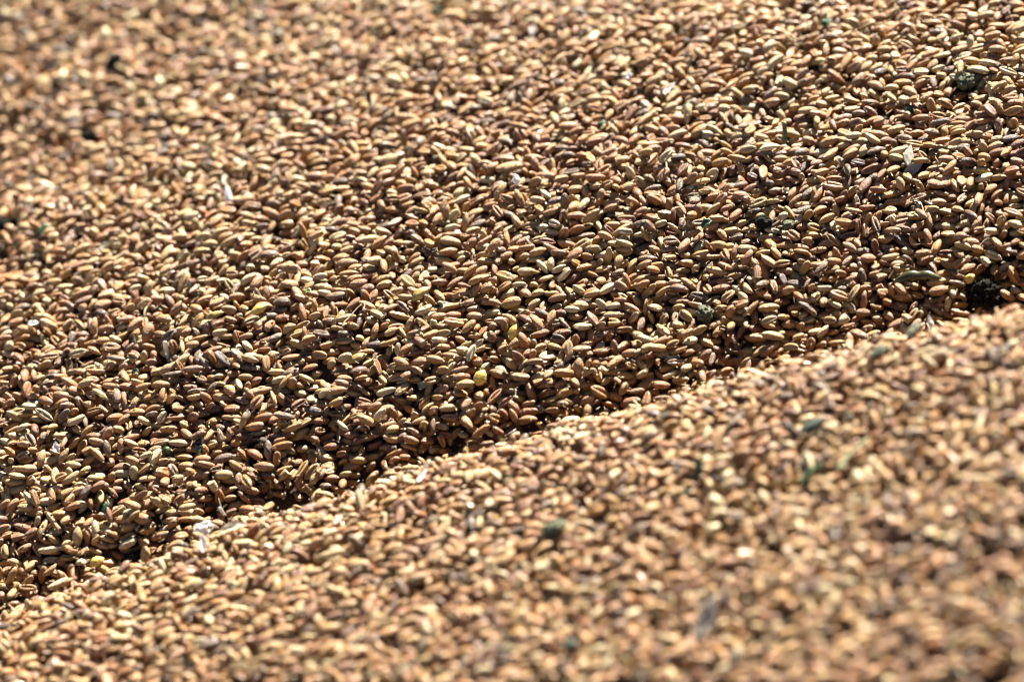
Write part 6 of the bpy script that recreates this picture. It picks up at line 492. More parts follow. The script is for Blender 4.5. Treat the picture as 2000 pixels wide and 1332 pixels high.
1710270890148,3034296289434,216481137759,8113602364472,3613009576586,3719596000760,558735131426,1451985651377,6263862166407,8118649474474,5214532109672,2783773410047,6210271446032,4884377780951,649322644548,8338996921457,1937545299090,5800674444118,4751238711002,8116009894501,3895481254802,3115289084679,6713447516650,7975907607492,318192666273,969716991600,5455832713295,828465743999,2617927452658,2603156178473,1572658938077,630585574968,2738747524605,5216400622978,3752898756734,5161577793203,7880299676290,6824223114986,8049024123669,7960817566433,934072042981,2603160355567,3801953486400,8565737144330,6705420370402,3800140382428,8116317111366,1212493398292,8129664795477,2610390286672,4718457013179,374800041403,158702403968,6941662790444,6040011032435,5901607125805,696354635978,8035125904004,229938513556,7332006446068,
2948407199124,6850364309728,6413285999207,2602061448552,3860547831385,2916055680045,5986785051922,6924395839649,7823453275493,8376765235405,6175499370854,8136853524193,5604234510883,2650079036786,4649347794066,436060341596,688892740623,2967700096127,7278586972217,3718522225225,2755412658668,145381082637,3604858979529,5455841788600,2513171891821,8121736545685,4855583687873,4836234281599,2603689921681,6398796778328,4762940801916,4979109823541,8065346388422,3922734548470,2889491957243,1485421610786,3962161366369,3757883720732,3533252853933,4248842699441,8204156356129,1214276616219,2914362393620,3955383141248,4753003790477,2534522750485,5851019952854,1146885686739,6497902395941,3828739244356,6491442774366,2965791540231,6057579840433,473436456466,7564941492899,128382666975,3605449408716,5075920650963,1490849940930,1551453308991,
1278680254342,113701536233,8304939435652,4637320496593,1248877249164,8634846496042,6723815883680,219944600579,4524051088654,5160235861591,267153491582,7294695948909,2862016022764,5207764583640,817353835077,7254583706361,7259320418919,3153490805709,7153207690504,3717722210764,3822282002562,3752548810964,7038627579550,1847720347226,5216699631541,8233877799488,4252980379764,4904632828904,8252641822005,1520828563647,8238327940876,1714818482712,2372537910201,6092039013468,8130222669835,1961246508398,7929136349207,3096478827600,1694865278197,3978345762519,6504036287541,4304170943448,1791943131754,3784584889379,2624067387763,7239497859291,3720082522658,577364214163,4975958165838,142700922083,8410787037205,7015992083837,3140845110762,851590005843,6349476234474,1599960681356,6176870891668,8671391728296,713630942989,6228203095677,
6192148006448,5083242860067,5332838778220,835866264859,2776545838251,3843359393470,5043550078363,8664152244360,1777163469382,2946775860535,1388135498019,2157772555139,1419284907065,8289249362413,8083958497937,8127300961961,612810391892,3827703153337,624942056354,4924814575159,1293672579587,4272266102768,1558954183988,7941641438448,506507673615,7857048748762,3099203963535,4888172103792,7140748429290,2378909204543,3943547717525,4099248949950,7424859963883,5060468834815,4546346797770,3931379319289,5116772205969,1586119232354,4717597360215,4821580384450,3190691400459,8308431194034,6976866321949,7654574949075,6896566388353,3702571320454,4177470489865,1754873186158,6478536885628,6223806366469,1556598967306,3150734116474,1036864783400,5167069219640,1848417632673,3130324617622,526570948022,3588807165244,8082218500097,1745210491038,
7844324919085,3883554718806,3115835851462,660170014768,338137777385,920247779701,6762092905471,4987130413091,269628064867,269081887442,351277334969,1690702365900,4566218574350,2351055651750,5699792355861,5236334215681,6925952009206,8646148949853,6345973760391,6069625882938,4591506899999,2999733174739,6141905388918,2621372072843,3030029616968,7226447578929,5010734188020,8569883100550,7904544637867,4009583936842,5946812269359,6316497273775,8147442025682,6176640239266,509985702650,965209326275,8240143828589,2773508916796,6263501455947,8241490298644,5181807314253,6265158190502,6901795570336,7280726131105,4338867192285,7104552715175,1330733727965,4250790969911,7549099640372,4166818890213,668197126175,8573681222316,5836639453533,8206637663574,526231488018,4939234625177,2623979046654,8221268034876,1843153568258,3134353228947,
2498187543642,7822358692524,3888590799709,2402443150481,3780998562621,4087287775620,5991261489173,4165871027178,4544471944549,8198986121944,8543340315389,3221108229087,8046713898423,3153184621411,5415830341023,1732374610937,2789705515312,8374136783608,8133783520705,7204312908488,7897445958731,2052554130718,3515740701468,3187486983026,1698824356479,4039474791917,3757778913559,7068992292807,4785655251924,1934738491152,6277808325830,1414795609338,697844629675,8272808690962,2703274377244,5812603175950,7958267380687,8238855833113,7547713438540,8084222329586,2049551041346,5026954299412,4884814938661,6948443112456,4933536811001,469418476746,385718436974,61854909722,5676145591722,8666803816839,1651554894451,6153998320350,2550829384126,3403879317954,5631381881587,7275208147812,3135501779105,5041826546911,213565768203,8240410906137,
6999414031602,7905641745815,238439056239,1835742299024,5539308702249,2778536870915,8019096602157,3066434864059,794357580446,8113602347081,6301295248156,3735587946791,591733638169,2054214402232,3081140126726,1848967332333,5211823735563,6432064950187,510573182991,7339751309854,1161958818997,1955874604431,2619273856700,4051984404195,7325021865375,4286591534256,8325934089354,7847812566399,5929624044139,221560308392,1746731828313,442519324572,970270639429,2876683519734,3560489551019,7017312978213,6058990093331,2853633787868,7152045916963,8210186896619,6275249785503,7260500902036,2382729183858,8444870705928,2006485386997,2562866905712,2574251394233,7429905630461,8340106839412,2717216211486,1728892338189,6364496020394,472639521749,7938920514381,8097302250254,3864071160437,2528762020712,4904193294847,2494409508604,4528847487525,
2364735194876,8375851207313,3804838938207,8651741103153,8612793779406,4736120261662,2735539226398,575137826428,8459368546323,8150358443785,1456321299910,5313726399253,7233641562700,2519653041601,6152631191609,8131356295703,716145115202,4733627959686,7546901531532,1886771593342,6553121211109,3839126307517,690279842925,2329793659987,4149370585983,1688136384523,855591241199,3113225602511,7000959387615,5918657249626,7209808495838,1299596181910,5915120142655,7310948237602,708004988529,8076873041020,42504307967,8580903731815,6836058441143,2788207118103,1605612274044,5128875004148,1341562242327,2751561123699,1433668928636,786467274844,1598162404174,7841665745920,1830955844678,278246230025,798241637023,463233876257,8615354451157,6430562519055,6199044244400,4162952004194,2633753691761,2597559944922,1174743285775,1758505190395,
282803225191,6763873469890,2582496133693,5691465286734,8373205943102,3865580832598,3151806023349,7549051142873,1626808173851,1435341605211,1538453062115,3445432403060,4937697412051,4986431096733,7032092656370,3460996514967,6927378055715,1669497798739,2892264294204,6434452636627,5348490773753,7754692921246,5128291778992,45759268438,1285891983478,3094613296047,3168724862126,3961246630601,2530740684014,496170616643,489012084738,4936688648733,6245318100041,8429567886485,5742017020654,1737786493243,6981697062868,1704122877887,5675168202979,6176832111901,4941881361591,8645876321261,3943255311862,2644423328036,7840512394677,8121919652925,6195202425964,1020485093415,8374237446778,3979960568463,1938541871645,4666158285914,6969598870479,728951620830,952525587187,7454123983008,4970462463144,3806117348903,1331032147814,1002470604830,
2599415121358,8339286328204,2634046195385,8142285440559,8507830240085,7052662818340,693804172087,663799138008,354952643631,5913773737391,4575155732841,3010083472113,2602564797619,4510626414777,5903519909081,2554852754222,2618281903488,3666586452628,476604678748,5216608420396,4577730954316,5613308494282,7602784617189,7057070965804,4633322129514,6571424317607,4766772166661,6263555130337,2356229193781,8501566080222,8356743021776,1679915958702,6827310023400,3862903954574,4509563815575,595351471532,2462237066229,6999851042093,7811415573978,7288159126394,7467937759789,708782064526,7134572561192,6741922316390,5691018740860,2346234069487,4972707497169,7308271144242,2661428838416,1513650438844,7294873519395,6127389999551,8117324154191,2621307027533,1372570437133,8289090159647,268477596811,5971534611469,8112797042018,1073094313282,
677664457235,2401492257119,1274388218749,6151318160021,3021417480941,5096205387163,2763601233411,7019481662928,6072980112812,4509371318558,2033745856335,5209082610694,5163708809220,8681629879834,5022570595955,5090979513169,6739184601390,4721025959293,8665491341680,8578216182729,8665451513293,8277136344485,8105777268498,2993902060671,7190528443025,7274586670097,3481723601963,7120549512642,302167507098,8202537387752,3737501483013,2857858712326,8028815902498,5367673718911,3748682548352,2719617319975,2969379045467,3562780459676,7567292154996,8329905816526,4221326004502,5126945800504,5161543451665,2414635091453,3976975270311,5916066022982,8359847889098,5644247779146,2339841277965,7365467554511,4714900456616,7650564998438,2970889783339,1759614960377,6086030786901,8254018242012,8085873066887,7258585122827,3155290276639,7753024504803,
2621700686256,6056211531315,8516328964100,2963628590545,2068427489673,2843409401446,777753462941,3913987639151,7531097851045,420738351323,3240431404073,3984338617017,6400470319741,8118120680317,3053663223827,7053146342094,2970960185227,588768576903,1327184135188,2908715484296,8288668517585,419437135839,3944356151315,109677330996,852721304934,5917823353386,3165198451379,5026203584133,7549347874360,5958303631418,7194805486582,8099198205962,4915142542697,920150066214,1691553530369,5868642042491,2896014016536,3536269575204,2093971194870,575895945545,
]

def load_bed():
    a = np.array(BED, np.uint64); n = len(a)
    g = lambda s, b: ((a >> np.uint64(s)) & np.uint64((1 << b)-1)).astype(np.int64)
    du = g(5, 9).astype(float); u = np.empty(n); v = np.empty(n); p = 0
    for r in range(0, len(ROWS), 2):
        c, s = ROWS[r], ROWS[r+1]
        u[p:p+c] = (s+np.cumsum(du[p:p+c]))*1e-4-0.22; v[p:p+c] = -0.222+(r//2)*0.0032; p += c
    v += g(0, 5)*1e-4; h = g(14, 6)/63*0.0078
    k = g(20, 2); c = (np.stack([g(22, 6), g(28, 6), g(34, 6)], 1)/63.0-0.5)*math.sqrt(2)
    big = np.sqrt(np.clip(1-(c**2).sum(1), 0, 1)); q = np.zeros((n, 4))
    for m in range(4):
        w = np.where(k == m)[0]; q[w, m] = big[w]
        for t, j in enumerate([x for x in range(4) if x != m]): q[w, j] = c[w, t]
    q /= np.linalg.norm(q, axis=1, keepdims=True)
    flag = np.zeros(n); flag[LARGEST] = np.arange(len(LARGEST), 0, -1)
    return u, v, h, q, g(40, 3).astype(int), np.random.default_rng(3).uniform(0.90, 1.05, n), flag

def quat_np(q):
    w, x, y, z = q.T
    return np.stack([np.stack([1-2*(y*y+z*z), 2*(x*y-w*z), 2*(x*z+w*y)], -1),
                     np.stack([2*(x*y+w*z), 1-2*(x*x+z*z), 2*(y*z-w*x)], -1),
                     np.stack([2*(x*z-w*y), 2*(y*z+w*x), 1-2*(x*x+y*y)], -1)], 1)

def place(u, v, h, Rb):
    # sliding down the slope packed the grains closer and turned them across it
    v = (v+0.215)*0.92-0.215
    a = Rb[:, :, 0]; b = a*np.array([1, 0.60, 0.92]); b = b/np.linalg.norm(b, axis=1, keepdims=True)
    c = np.cross(a, b); d = (a*b).sum(1)
    K = np.zeros((len(a), 3, 3)); K[:, 0, 1] = -c[:, 2]; K[:, 0, 2] = c[:, 1]; K[:, 1, 0] = c[:, 2]; K[:, 1, 2] = -c[:, 0]; K[:, 2, 0] = -c[:, 1]; K[:, 2, 1] = c[:, 0]
    Rb = (np.eye(3)[None]+K+K@K/(1+d)[:, None, None])@Rb
    x, y = from_bed(u, v)
    fu, fv, fn = frame(x, y)
    P = np.stack([x, y, height(x, y)], -1)+fn*(h-BASE_DROP)[:, None]
    Fm = np.stack([fu, fv, fn], -1)          # columns
    return P, Fm@Rb

U, V_, Hh, Q, SH, SCL, FLAG = load_bed()
NG = len(U)
rg = np.random.default_rng(5)
tone = np.clip(rg.normal(0.48, 0.27, NG), 0.0, 1.0)
dust = np.clip(rg.normal(0.48, 0.34, NG), 0.0, 1.0)
VAR = rg.choice([0, 1, 2, 3], NG, p=[0.30, 0.32, 0.32, 0.06])
OFF = rg.uniform(0, 60, (NG, 3))
POS, ROT = place(U, V_, Hh, quat_np(Q))
tone = np.clip(tone+0.05*noise2(POS[:, 0]*0.6+3, POS[:, 1]*0.6), 0, 1)
SCL = SCL*rg.uniform(0.88, 1.07, NG)
ROT = ROT*np.stack([rg.uniform(0.90, 1.12, NG), rg.uniform(0.80, 1.06, NG), rg.uniform(0.86, 1.04, NG)], 1)[:, None, :]
# ------------------------------------------------------------------ bits lying among the grain
def mesh_obj(name, V, F, material, parent=None, smooth=True, mats=None):
    me = bpy.data.meshes.new(name)
    me.from_pydata([tuple(v) for v in V], [], [tuple(f) for f in F])
    me.materials.append(material)
    for p in me.polygons: p.use_smooth = smooth
    o = bpy.data.objects.new(name, me); COL.objects.link(o)
    if parent is not None: o.parent = parent
    return o

def tube(pts, rad, ns=10, ridges=0.0, nrid=5, squash=1.0, seed=0):
    """closed tube through pts (mm) with a radius per point"""
    rg = random.Random(seed); P = [Vector(p) for p in pts]; V = []; F = []
    ph = [rg.uniform(0, 6.28) for _ in range(4)]
    for i, p in enumerate(P):
        t = (P[min(i+1, len(P)-1)]-P[max(i-1, 0)]).normalized()
        up = Vector((0, 0, 1)) if abs(t.z) < 0.9 else Vector((0, 1, 0))
        s = t.cross(up).normalized(); w = s.cross(t)
        for k in range(ns):
            a = 2*math.pi*k/ns
            r = rad[i]*(1+ridges*math.cos(nrid*a+ph[0])+0.05*math.sin(i*1.3+ph[1]+a))
            V.append(p+s*math.cos(a)*r+w*math.sin(a)*r*squash)
    n = len(P)
    for i in range(n-1):
        for k in range(ns):
            a = i*ns+k; b = i*ns+(k+1) % ns; F.append((a, b, b+ns, a+ns))
    V.append(P[0]-(P[1]-P[0]).normalized()*rad[0]*0.5); V.append(P[-1]+(P[-1]-P[-2]).normalized()*rad[-1]*0.5)
    for k in range(ns):
        F.append((len(V)-2, (k+1) % ns, k)); F.append((len(V)-1, (n-1)*ns+k, (n-1)*ns+(k+1) % ns))
    return V, F

def hull_kernel(L, W, H, seed=0, curve=0.08):
    """a kernel still in its ribbed hull, pointed at both ends"""
    n = 15; pts = []; rad = []
    for i in range(n):
        t = -1+2*i/(n-1); pts.append((t*L/2, 0, -curve*L*t*t)); rad.append(max(0.06, W/2*(1-abs(t)**1.9)**0.8*(1-0.12*t)))
    return tube(pts, rad, 20, 0.07, 5, H/W, seed)

def husk(L, W, depth, seed=0, th=0.09, crinkle=0.12, split=0.0, bend=0.0):
    """a boat-shaped papery husk with veins, a sheet as thin as the real one"""
    rg = random.Random(seed); ph = [rg.uniform(0, 6.28) for _ in range(6)]
    ni, nj = 17, 11; top = []; V = []
    for i in range(ni):
        s = i/(ni-1); w = W/2*(max(math.sin(math.pi*min(1, s*0.96+0.03)**0.85), 0)**0.75)+0.05
        w *= 1+0.12*math.sin(7*s+ph[0])
        row = []
        for j in range(nj):
            a = -1+2*j/(nj-1)
            z = depth*(a*a*(w*2/W)-0.6*math.sin(math.pi*s))+crinkle*(math.sin(9*s+3*a+ph[1])+0.6*math.sin(17*s-5*a+ph[2]))+0.05*math.cos(a*14)
            z += bend*(s-.5)**2*L
            row.append(Vector(((s-.5)*L+0.25*math.sin(5*a+ph[3])*(s > .8), a*w, z)))
        top.append(row)
    for row in top:
        V += row
    F = []
    for i in range(ni-1):
        for j in range(nj-1):
            a = i*nj+j; F.append((a, a+nj, a+nj+1, a+1))
    return V, F

def crumb(sx, sy, sz, seed=0, rough=0.35, sub=4, freq=1.0):
    """an irregular clod: faceted noise over a ball, with pits"""
    import bmesh
    from mathutils import noise as nz
    bm = bmesh.new(); bmesh.ops.create_icosphere(bm, subdivisions=sub, radius=1.0)
    off = Vector((seed*3.7, seed*1.3, -seed*2.1))
    V = []
    for v in bm.verts:
        p = v.co.copy(); q = p*1.3*freq+off
        d = nz.noise(q)*0.9+nz.noise(q*2.7)*0.55+nz.noise(q*6.1)*0.35+abs(nz.noise(q*11))*0.22
        r = 1+rough*d
        V.append(Vector((p.x*sx/2*r, p.y*sy/2*r, p.z*sz/2*r)))
    F = [tuple(v.index for v in f.verts) for f in bm.faces]; bm.free()
    return V, F

def leaf_bit(L, W, seed=0, fold=0.5, arch=0.1):
    rg = random.Random(seed); ph = [rg.uniform(0, 6.28) for _ in range(5)]
    ni, nj = 13, 7; rows = []
    for i in range(ni):
        s = i/(ni-1); w = W/2*(0.55+0.45*math.sin(math.pi*s))*(1+.2*math.sin(11*s+ph[0])); rows.append([])
        for j in range(nj):
            a = -1+2*j/(nj-1)
            rows[-1].append(Vector(((s-.5)*L, a*w, abs(a)*fold*w+arch*L*(0.25-(s-.5)**2)*4+0.12*math.sin(8*s+4*a+ph[1]))))
    V = [p for r in rows for p in r]+[p-Vector((0, 0, 0.14)) for r in rows for p in r]; N = ni*nj; F = []
    for i in range(ni-1):
        for j in range(nj-1):
            a = i*nj+j; F.append((a, a+nj, a+nj+1, a+1)); F.append((N+a, N+a+1, N+a+nj+1, N+a+nj))
        a = i*nj; F.append((a, N+a, N+a+nj, a+nj)); a = i*nj+nj-1; F.append((a, a+nj, N+a+nj, N+a))
    for j in range(nj-1):
        a = j; F.append((a, a+1, N+a+1, N+a)); a = (ni-1)*nj+j; F.append((a, N+a, N+a+1, a+1))
    return V, F

def stalk(L, r0, r1, seed=0, wob=0.04, ridges=0.12):
    rg = random.Random(seed); n = 16; pts = []; rad = []; ph = rg.uniform(0, 6.28)
    for i in range(n):
        s = i/(n-1); pts.append(((s-.5)*L, wob*L*math.sin(4.2*s+ph), wob*L*0.5*math.sin(3*s+ph*2))); rad.append(r0+(r1-r0)*s)
    return tube(pts, rad, 10, ridges, 5, 0.8, seed)

def surf_matrix(p, az, pitch, roll, lift):
    """frame on the heap at p: x along the surface at azimuth az, tipped up by pitch"""
    x = np.array([p[0]]); y = np.array([p[1]])
    u, v, n = [Vector(a[0]) for a in frame(x, y)]
    Mx = Matrix((u, v, n)).transposed().to_4x4()
    Mx = Mx@Matrix.Rotation(R(az), 4, 'Z')@Matrix.Rotation(-R(pitch), 4, 'Y')@Matrix.Rotation(R(roll), 4, 'X')
    return Matrix.Translation(Vector(p)+n*lift*1e-3)@Mx

def mm(V): return [Vector(v)*1e-3 for v in V]

LAND = []      # (phrase, position) used to say which grain is which
POD = tube([(-7, -0.9, 0), (-6, -0.4, .2), (-4.4, .3, .3), (-2.6, .6, .5), (-1, .6, .4), (0.4, .3, .1), (1.8, 0.2, .2), (3.4, .1, .3), (5, -.5, 0), (6.3, -1.1, -.3), (7.4, -1.3, -.5)],
           [.5, 1.1, 1.5, 1.7, 1.6, 1.3, 1.5, 1.45, 1.1, .7, .35], 14, 0.06, 4, 0.85, 5)
# position on the heap, name, label, category, shape, material, azimuth, pitch, roll, lift (mm), grains it displaces (mm), landmark, group
BITS = [
    ((0.00081, 0.01061, -0.00407), 'husked_kernel', 'bright yellow husked kernel standing tipped between dull tan grains mid-slope', 'kernel', lambda: hull_kernel(6.2,3.4,3.0,1), M_YELLOW, 50, 35, 0, 1.3, 3.51, 'upper bright yellow kernel', 'yellow and olive husked kernels'),
    ((-0.01015, -0.0034, -0.01199), 'husked_kernel', 'bright yellow kernel with blunt shining top, just above the dark furrow', 'kernel', lambda: hull_kernel(5.6,4.0,3.2,2), M_YELLOW, 62, 30, 0, 1.3, 3.51, 'blunt yellow kernel', 'yellow and olive husked kernels'),
    ((-0.08069, 0.03061, -0.00669), 'husked_kernel', 'yellow ribbed kernel lying aslant on the upper slope, near a light green fleck', 'kernel', lambda: hull_kernel(6.6,3.0,2.6,3), M_YELLOW, 22, 10, 0, 1.3, 3.24, 'ribbed yellow kernel', 'yellow and olive husked kernels'),
    ((-0.02908, 0.02798, 0.00064), 'husked_kernel', 'long yellowish-green husked kernel tipped upward, higher than the bright yellow ones', 'kernel', lambda: hull_kernel(7.6,3.2,2.8,4), M_YGREEN, 34, 12, 0, 1.1, 3.24, None, 'yellow and olive husked kernels'),
    ((-0.09533, 0.03253, -0.00986), 'husked_kernel', 'thin olive-yellow kernel lying nearly level beside an orange grain', 'kernel', lambda: hull_kernel(6.6,2.2,2.0,5), M_YGREEN, 12, 5, 0, 1.1, 2.97, None, 'yellow and olive husked kernels'),
    ((-0.1296, -0.04152, -0.0564), 'husked_kernel', 'small yellow kernel in the dark furrow at the bottom of the slope', 'kernel', lambda: hull_kernel(5.0,3.2,2.8,6), M_YELLOW, 25, 15, 0, 1.5, 3.24, 'yellow kernel in the furrow', 'yellow and olive husked kernels'),
    ((-0.04905, 0.01001, -0.01272), 'husked_kernel', 'olive-yellow husked kernel with pale tip, wedged between two tan grains', 'kernel', lambda: hull_kernel(6.8,2.8,2.4,7), M_YGREEN, 20, 8, 0, 1.3, 3.24, None, 'yellow and olive husked kernels'),
    ((0.08269, 0.05959, 0.0364), 'husked_kernel', 'pale yellow pointed kernel lying below a green-black stalk piece', 'kernel', lambda: hull_kernel(7.0,2.4,2.0,8), M_STRAW, 6, 4, 0, 1.3, 3.24, None, 'yellow and olive husked kernels'),
    ((0.05907, -0.11973, 0.00437), 'husked_kernel', 'out-of-focus pale yellow kernel on the near slope', 'kernel', lambda: hull_kernel(5.2,3.0,2.6,9), M_STRAW, 15, 10, 0, 1.9, 3.51, 'cream-yellow kernel', 'yellow and olive husked kernels'),
    ((-0.15508, 0.17836, 0.00099), 'husked_kernel', 'blurred pale yellow kernel lowest of three on the far slope', 'kernel', lambda: hull_kernel(6.2,3.4,3.0,10), M_STRAW, 70, 25, 0, 1.8, 3.24, None, 'yellow and olive husked kernels'),
    ((-0.1414, 0.20063, 0.00652), 'husked_kernel', 'blurred pale yellow kernel, highest of three on the far slope', 'kernel', lambda: hull_kernel(5.6,3.2,3.0,11), M_STRAW, 110, 25, 0, 1.8, 3.24, None, 'yellow and olive husked kernels'),
    ((-0.1208, 0.16567, 0.00506), 'husked_kernel', 'blurred pale yellow kernel on end, nearest of three on the far slope', 'kernel', lambda: hull_kernel(5.6,3.0,2.8,12), M_STRAW, 95, 35, 0, 1.8, 3.24, None, 'yellow and olive husked kernels'),
    ((0.14297, 0.008, 0.01746), 'husked_kernel', 'yellow kernel poking out over the edge of the black clod', 'kernel', lambda: hull_kernel(4.6,3.2,2.6,13), M_YELLOW, 30, 35, 0, 1.9, 2.43, None, 'yellow and olive husked kernels'),
    ((-0.09305, 0.08875, 0.00278), 'white_husk', 'bright white papery husk standing on end beside a yellow straw', 'husk', lambda: husk(6.4,2.8,0.9,1), M_WHITE, 80, 55, 10, 1.7, 2.76, None, 'papery husks and flakes'),
    ((-0.09874, 0.09571, -1e-05), 'straw_piece', 'curved pale yellow straw piece running into the white husk', 'straw', lambda: stalk(6.5,0.45,0.3,3,0.08), M_STRAW, 8, 8, 0, 1.3, 1.4, None, None),
    ((-0.09587, -0.03884, -0.0475), 'white_husk', 'crumpled white torn husk beside the dark furrow, lower edge of slope', 'husk', lambda: husk(6.8,4.8,0.9,2,0.09,0.5), M_WHITE, 40, 30, 38, 2.7, 3.22, 'crumpled white husk', 'papery husks and flakes'),
    ((-0.09393, -0.06054, -0.03917), 'white_husk', 'narrow white husk sliver hanging below the crumpled white husk', 'husk', lambda: husk(6.0,2.4,0.4,3), M_WHITE, 75, 48, 0, 2.5, 1.84, None, 'papery husks and flakes'),
    ((-0.08577, -0.05753, -0.03475), 'pale_husk', 'broad cream husk arched over a tan grain next to white torn husk', 'husk', lambda: husk(9.0,3.8,1.1,4,0.09,0.12,0,-0.5), M_PALE, -12, 4, 25, 1.9, 2.99, None, 'papery husks and flakes'),
    ((0.12666, 0.04658, 0.03974), 'pale_husk', 'narrow grey-cream husk standing upright, upper arm of a v-shaped pair', 'husk', lambda: husk(7.4,3.0,0.8,5), M_GREYHUSK, 68, 55, 0, 2.1, 2.07, None, 'papery husks and flakes'),
    ((0.12807, 0.04389, 0.03637), 'pale_husk', 'long grey-cream husk lying aslant, lower arm of a v-shaped pair', 'husk', lambda: husk(8.2,3.0,1.0,6), M_GREYHUSK, 30, 12, 28, 2.3, 2.76, 'grey-cream husk pair', 'papery husks and flakes'),
    ((0.1304, -0.00626, 0.00841), 'white_husk', 'thin white sliver of husk leaning above the blurred ridge', 'husk', lambda: husk(6.4,2.2,0.4,7), M_WHITE, 108, 25, 0, 1.5, 2.3, 'thin white sliver', 'papery husks and flakes'),
    ((0.05199, 0.09673, 0.03827), 'white_husk', 'small white boat-shaped husk lying on the high part of the slope', 'husk', lambda: husk(5.2,2.2,0.5,8), M_WHITE, 38, 12, 0, 1.7, 2.07, None, 'papery husks and flakes'),
    ((0.00166, 0.06555, 0.02111), 'white_husk', 'small white flake leaning against a pale grain mid-slope', 'husk', lambda: husk(3.6,2.4,0.6,9), M_WHITE, 110, 40, 0, 1.7, 1.84, None, 'papery husks and flakes'),
    ((0.05651, -0.16392, 0.00113), 'grey_husk', 'large blurred silver-grey husk slanting across the near slope', 'husk', lambda: husk(12.5,5.0,0.9,10,0.1,0.2), M_GREYHUSK, 48, 34, 25, 3.9, 3.45, 'silver-grey husk', 'papery husks and flakes'),
    ((-0.02695, -0.05513, -0.01737), 'white_husk', 'white husk fragment lying on the ridge edge below the furrow', 'husk', lambda: husk(4.6,2.0,0.5,11), M_WHITE, 50, 18, 0, 1.5, 1.84, None, 'papery husks and flakes'),
    ((0.03882, 0.10789, 0.0375), 'lilac_flake', 'tiny lilac-white flake tucked under a tan grain', 'flake', lambda: husk(2.4,2.0,0.7,12), M_LILAC, 80, 30, 0, 1.3, 1.4, None, 'papery husks and flakes'),
    ((-0.15509, 0.04775, -0.022), 'white_husk', 'small white folded flake among tan grains by the picture edge', 'husk', lambda: husk(4.0,2.2,0.8,13), M_WHITE, -20, 15, 0, 1.5, 1.84, None, 'papery husks and flakes'),
    ((-0.13449, 0.08316, -0.01265), 'pale_husk', 'pale greenish husk lying level on the upper slope', 'husk', lambda: husk(7.4,2.6,0.8,14), M_PALE, 14, 6, 0, 1.3, 2.53, None, 'papery husks and flakes'),
    ((-0.14441, -0.00267, -0.03827), 'white_husk', 'bluish-white ribbed flake beside grains at the slope side', 'husk', lambda: husk(3.6,2.2,0.6,15), M_LILAC, 100, 25, 0, 1.5, 1.84, None, 'papery husks and flakes'),
    ((0.12706, 0.00681, 0.01923), 'seed_pod', 'dark olive bent seed pod lying level above the furrow', 'seed pod', lambda: POD, M_POD, 4, 4, 0, 0.0, 3.6, 'olive seed pod', None),
    ((0.14839, 0.00378, 0.01412), 'soil_clod', 'large black soil clod sunk into the slope by a yellow kernel', 'clod', lambda: crumb(12,9,7.5,1,.55,5,1.8), M_SOIL, 0, 0, 0, -1.4, 6.2, 'black soil clod', 'dark clods and crumbs'),
    ((0.06075, 0.00688, 0.00589), 'soil_clod', 'grey-green crumbly clod between grains on the mid-slope', 'clod', lambda: crumb(5.0,4.6,5.6,2,.5,4,1.6), M_CRUMB, 20, 20, 0, -0.2, 3.0, 'grey-green clod', 'dark clods and crumbs'),
    ((0.14686, 0.07586, 0.05299), 'chaff_clump', 'dark clump of chaff and soil high on the slope', 'clod', lambda: crumb(6.6,4.2,4.2,3,.6,4,1.6), M_CRUMB, 15, 0, 0, -0.4, 3.6, 'chaff clump', 'dark clods and crumbs'),
    ((-0.11728, -0.03897, -0.05594), 'soil_clod', 'blackish fibrous clod in the furrow beside the white torn husk', 'clod', lambda: crumb(9.5,5.0,4.0,4,.55), M_SOIL, 10, 0, 0, -0.4, 3.8, 'fibrous black clod', 'dark clods and crumbs'),
    ((0.07965, 0.03294, 0.0249), 'soil_clod', 'small mossy black crumb in a hollow of the slope', 'clod', lambda: crumb(4.8,4.0,4.0,5,.5), M_SOIL, 0, 0, 0, -0.2, 2.6, None, 'dark clods and crumbs'),
    ((0.08903, -0.08945, 0.02192), 'soil_clod', 'blurred blue-green and black clod on the near slope', 'clod', lambda: crumb(7.5,3.6,3.0,6,.5), M_TEAL, 25, 0, 0, 0.8, 3.0, 'blue-green clod', 'dark clods and crumbs'),
    ((0.01258, -0.10318, -0.00519), 'soil_clod', 'blurred grey-green lump on the near slope', 'clod', lambda: crumb(7.2,4.4,3.6,7,.35), M_CRUMB, 8, 0, 0, 0.8, 3.0, 'grey-green lump', 'dark clods and crumbs'),
    ((0.01658, -0.15861, -0.00974), 'soil_clod', 'round dark green blurred crumb near the bottom edge', 'clod', lambda: crumb(3.9,3.6,3.4,8,.35), M_TEAL, 0, 0, 0, 1.0, 2.4, 'round dark green crumb', 'dark clods and crumbs'),
    ((0.13952, -0.18127, 0.02179), 'soil_clod', 'blurred black crumb beside the picture edge on the near slope', 'clod', lambda: crumb(4.2,3.8,3.4,9,.35), M_SOIL, 0, 0, 0, 0.6, 2.6, 'black crumb', 'dark clods and crumbs'),
    ((-0.13738, 0.18205, 0.00665), 'soil_clod', 'blurred blackish-blue lump on the far slope', 'clod', lambda: crumb(6.0,4.0,4.0,10,.4), M_SOIL, 30, 0, 0, 0.6, 2.6, None, 'dark clods and crumbs'),
    ((-0.14401, 0.14799, -0.00552), 'soil_clod', 'blurred black lump on the far slope with pale grain below', 'clod', lambda: crumb(6.4,4.0,4.0,11,.4), M_SOIL, 0, 0, 0, 0.6, 2.8, None, 'dark clods and crumbs'),
    ((-0.16926, 0.10768, -0.01697), 'soil_clod', 'black lump under a pale grey flake by the picture edge', 'clod', lambda: crumb(6.5,4.0,3.6,12,.4), M_SOIL, 0, 0, 0, 0.2, 3.0, None, 'dark clods and crumbs'),
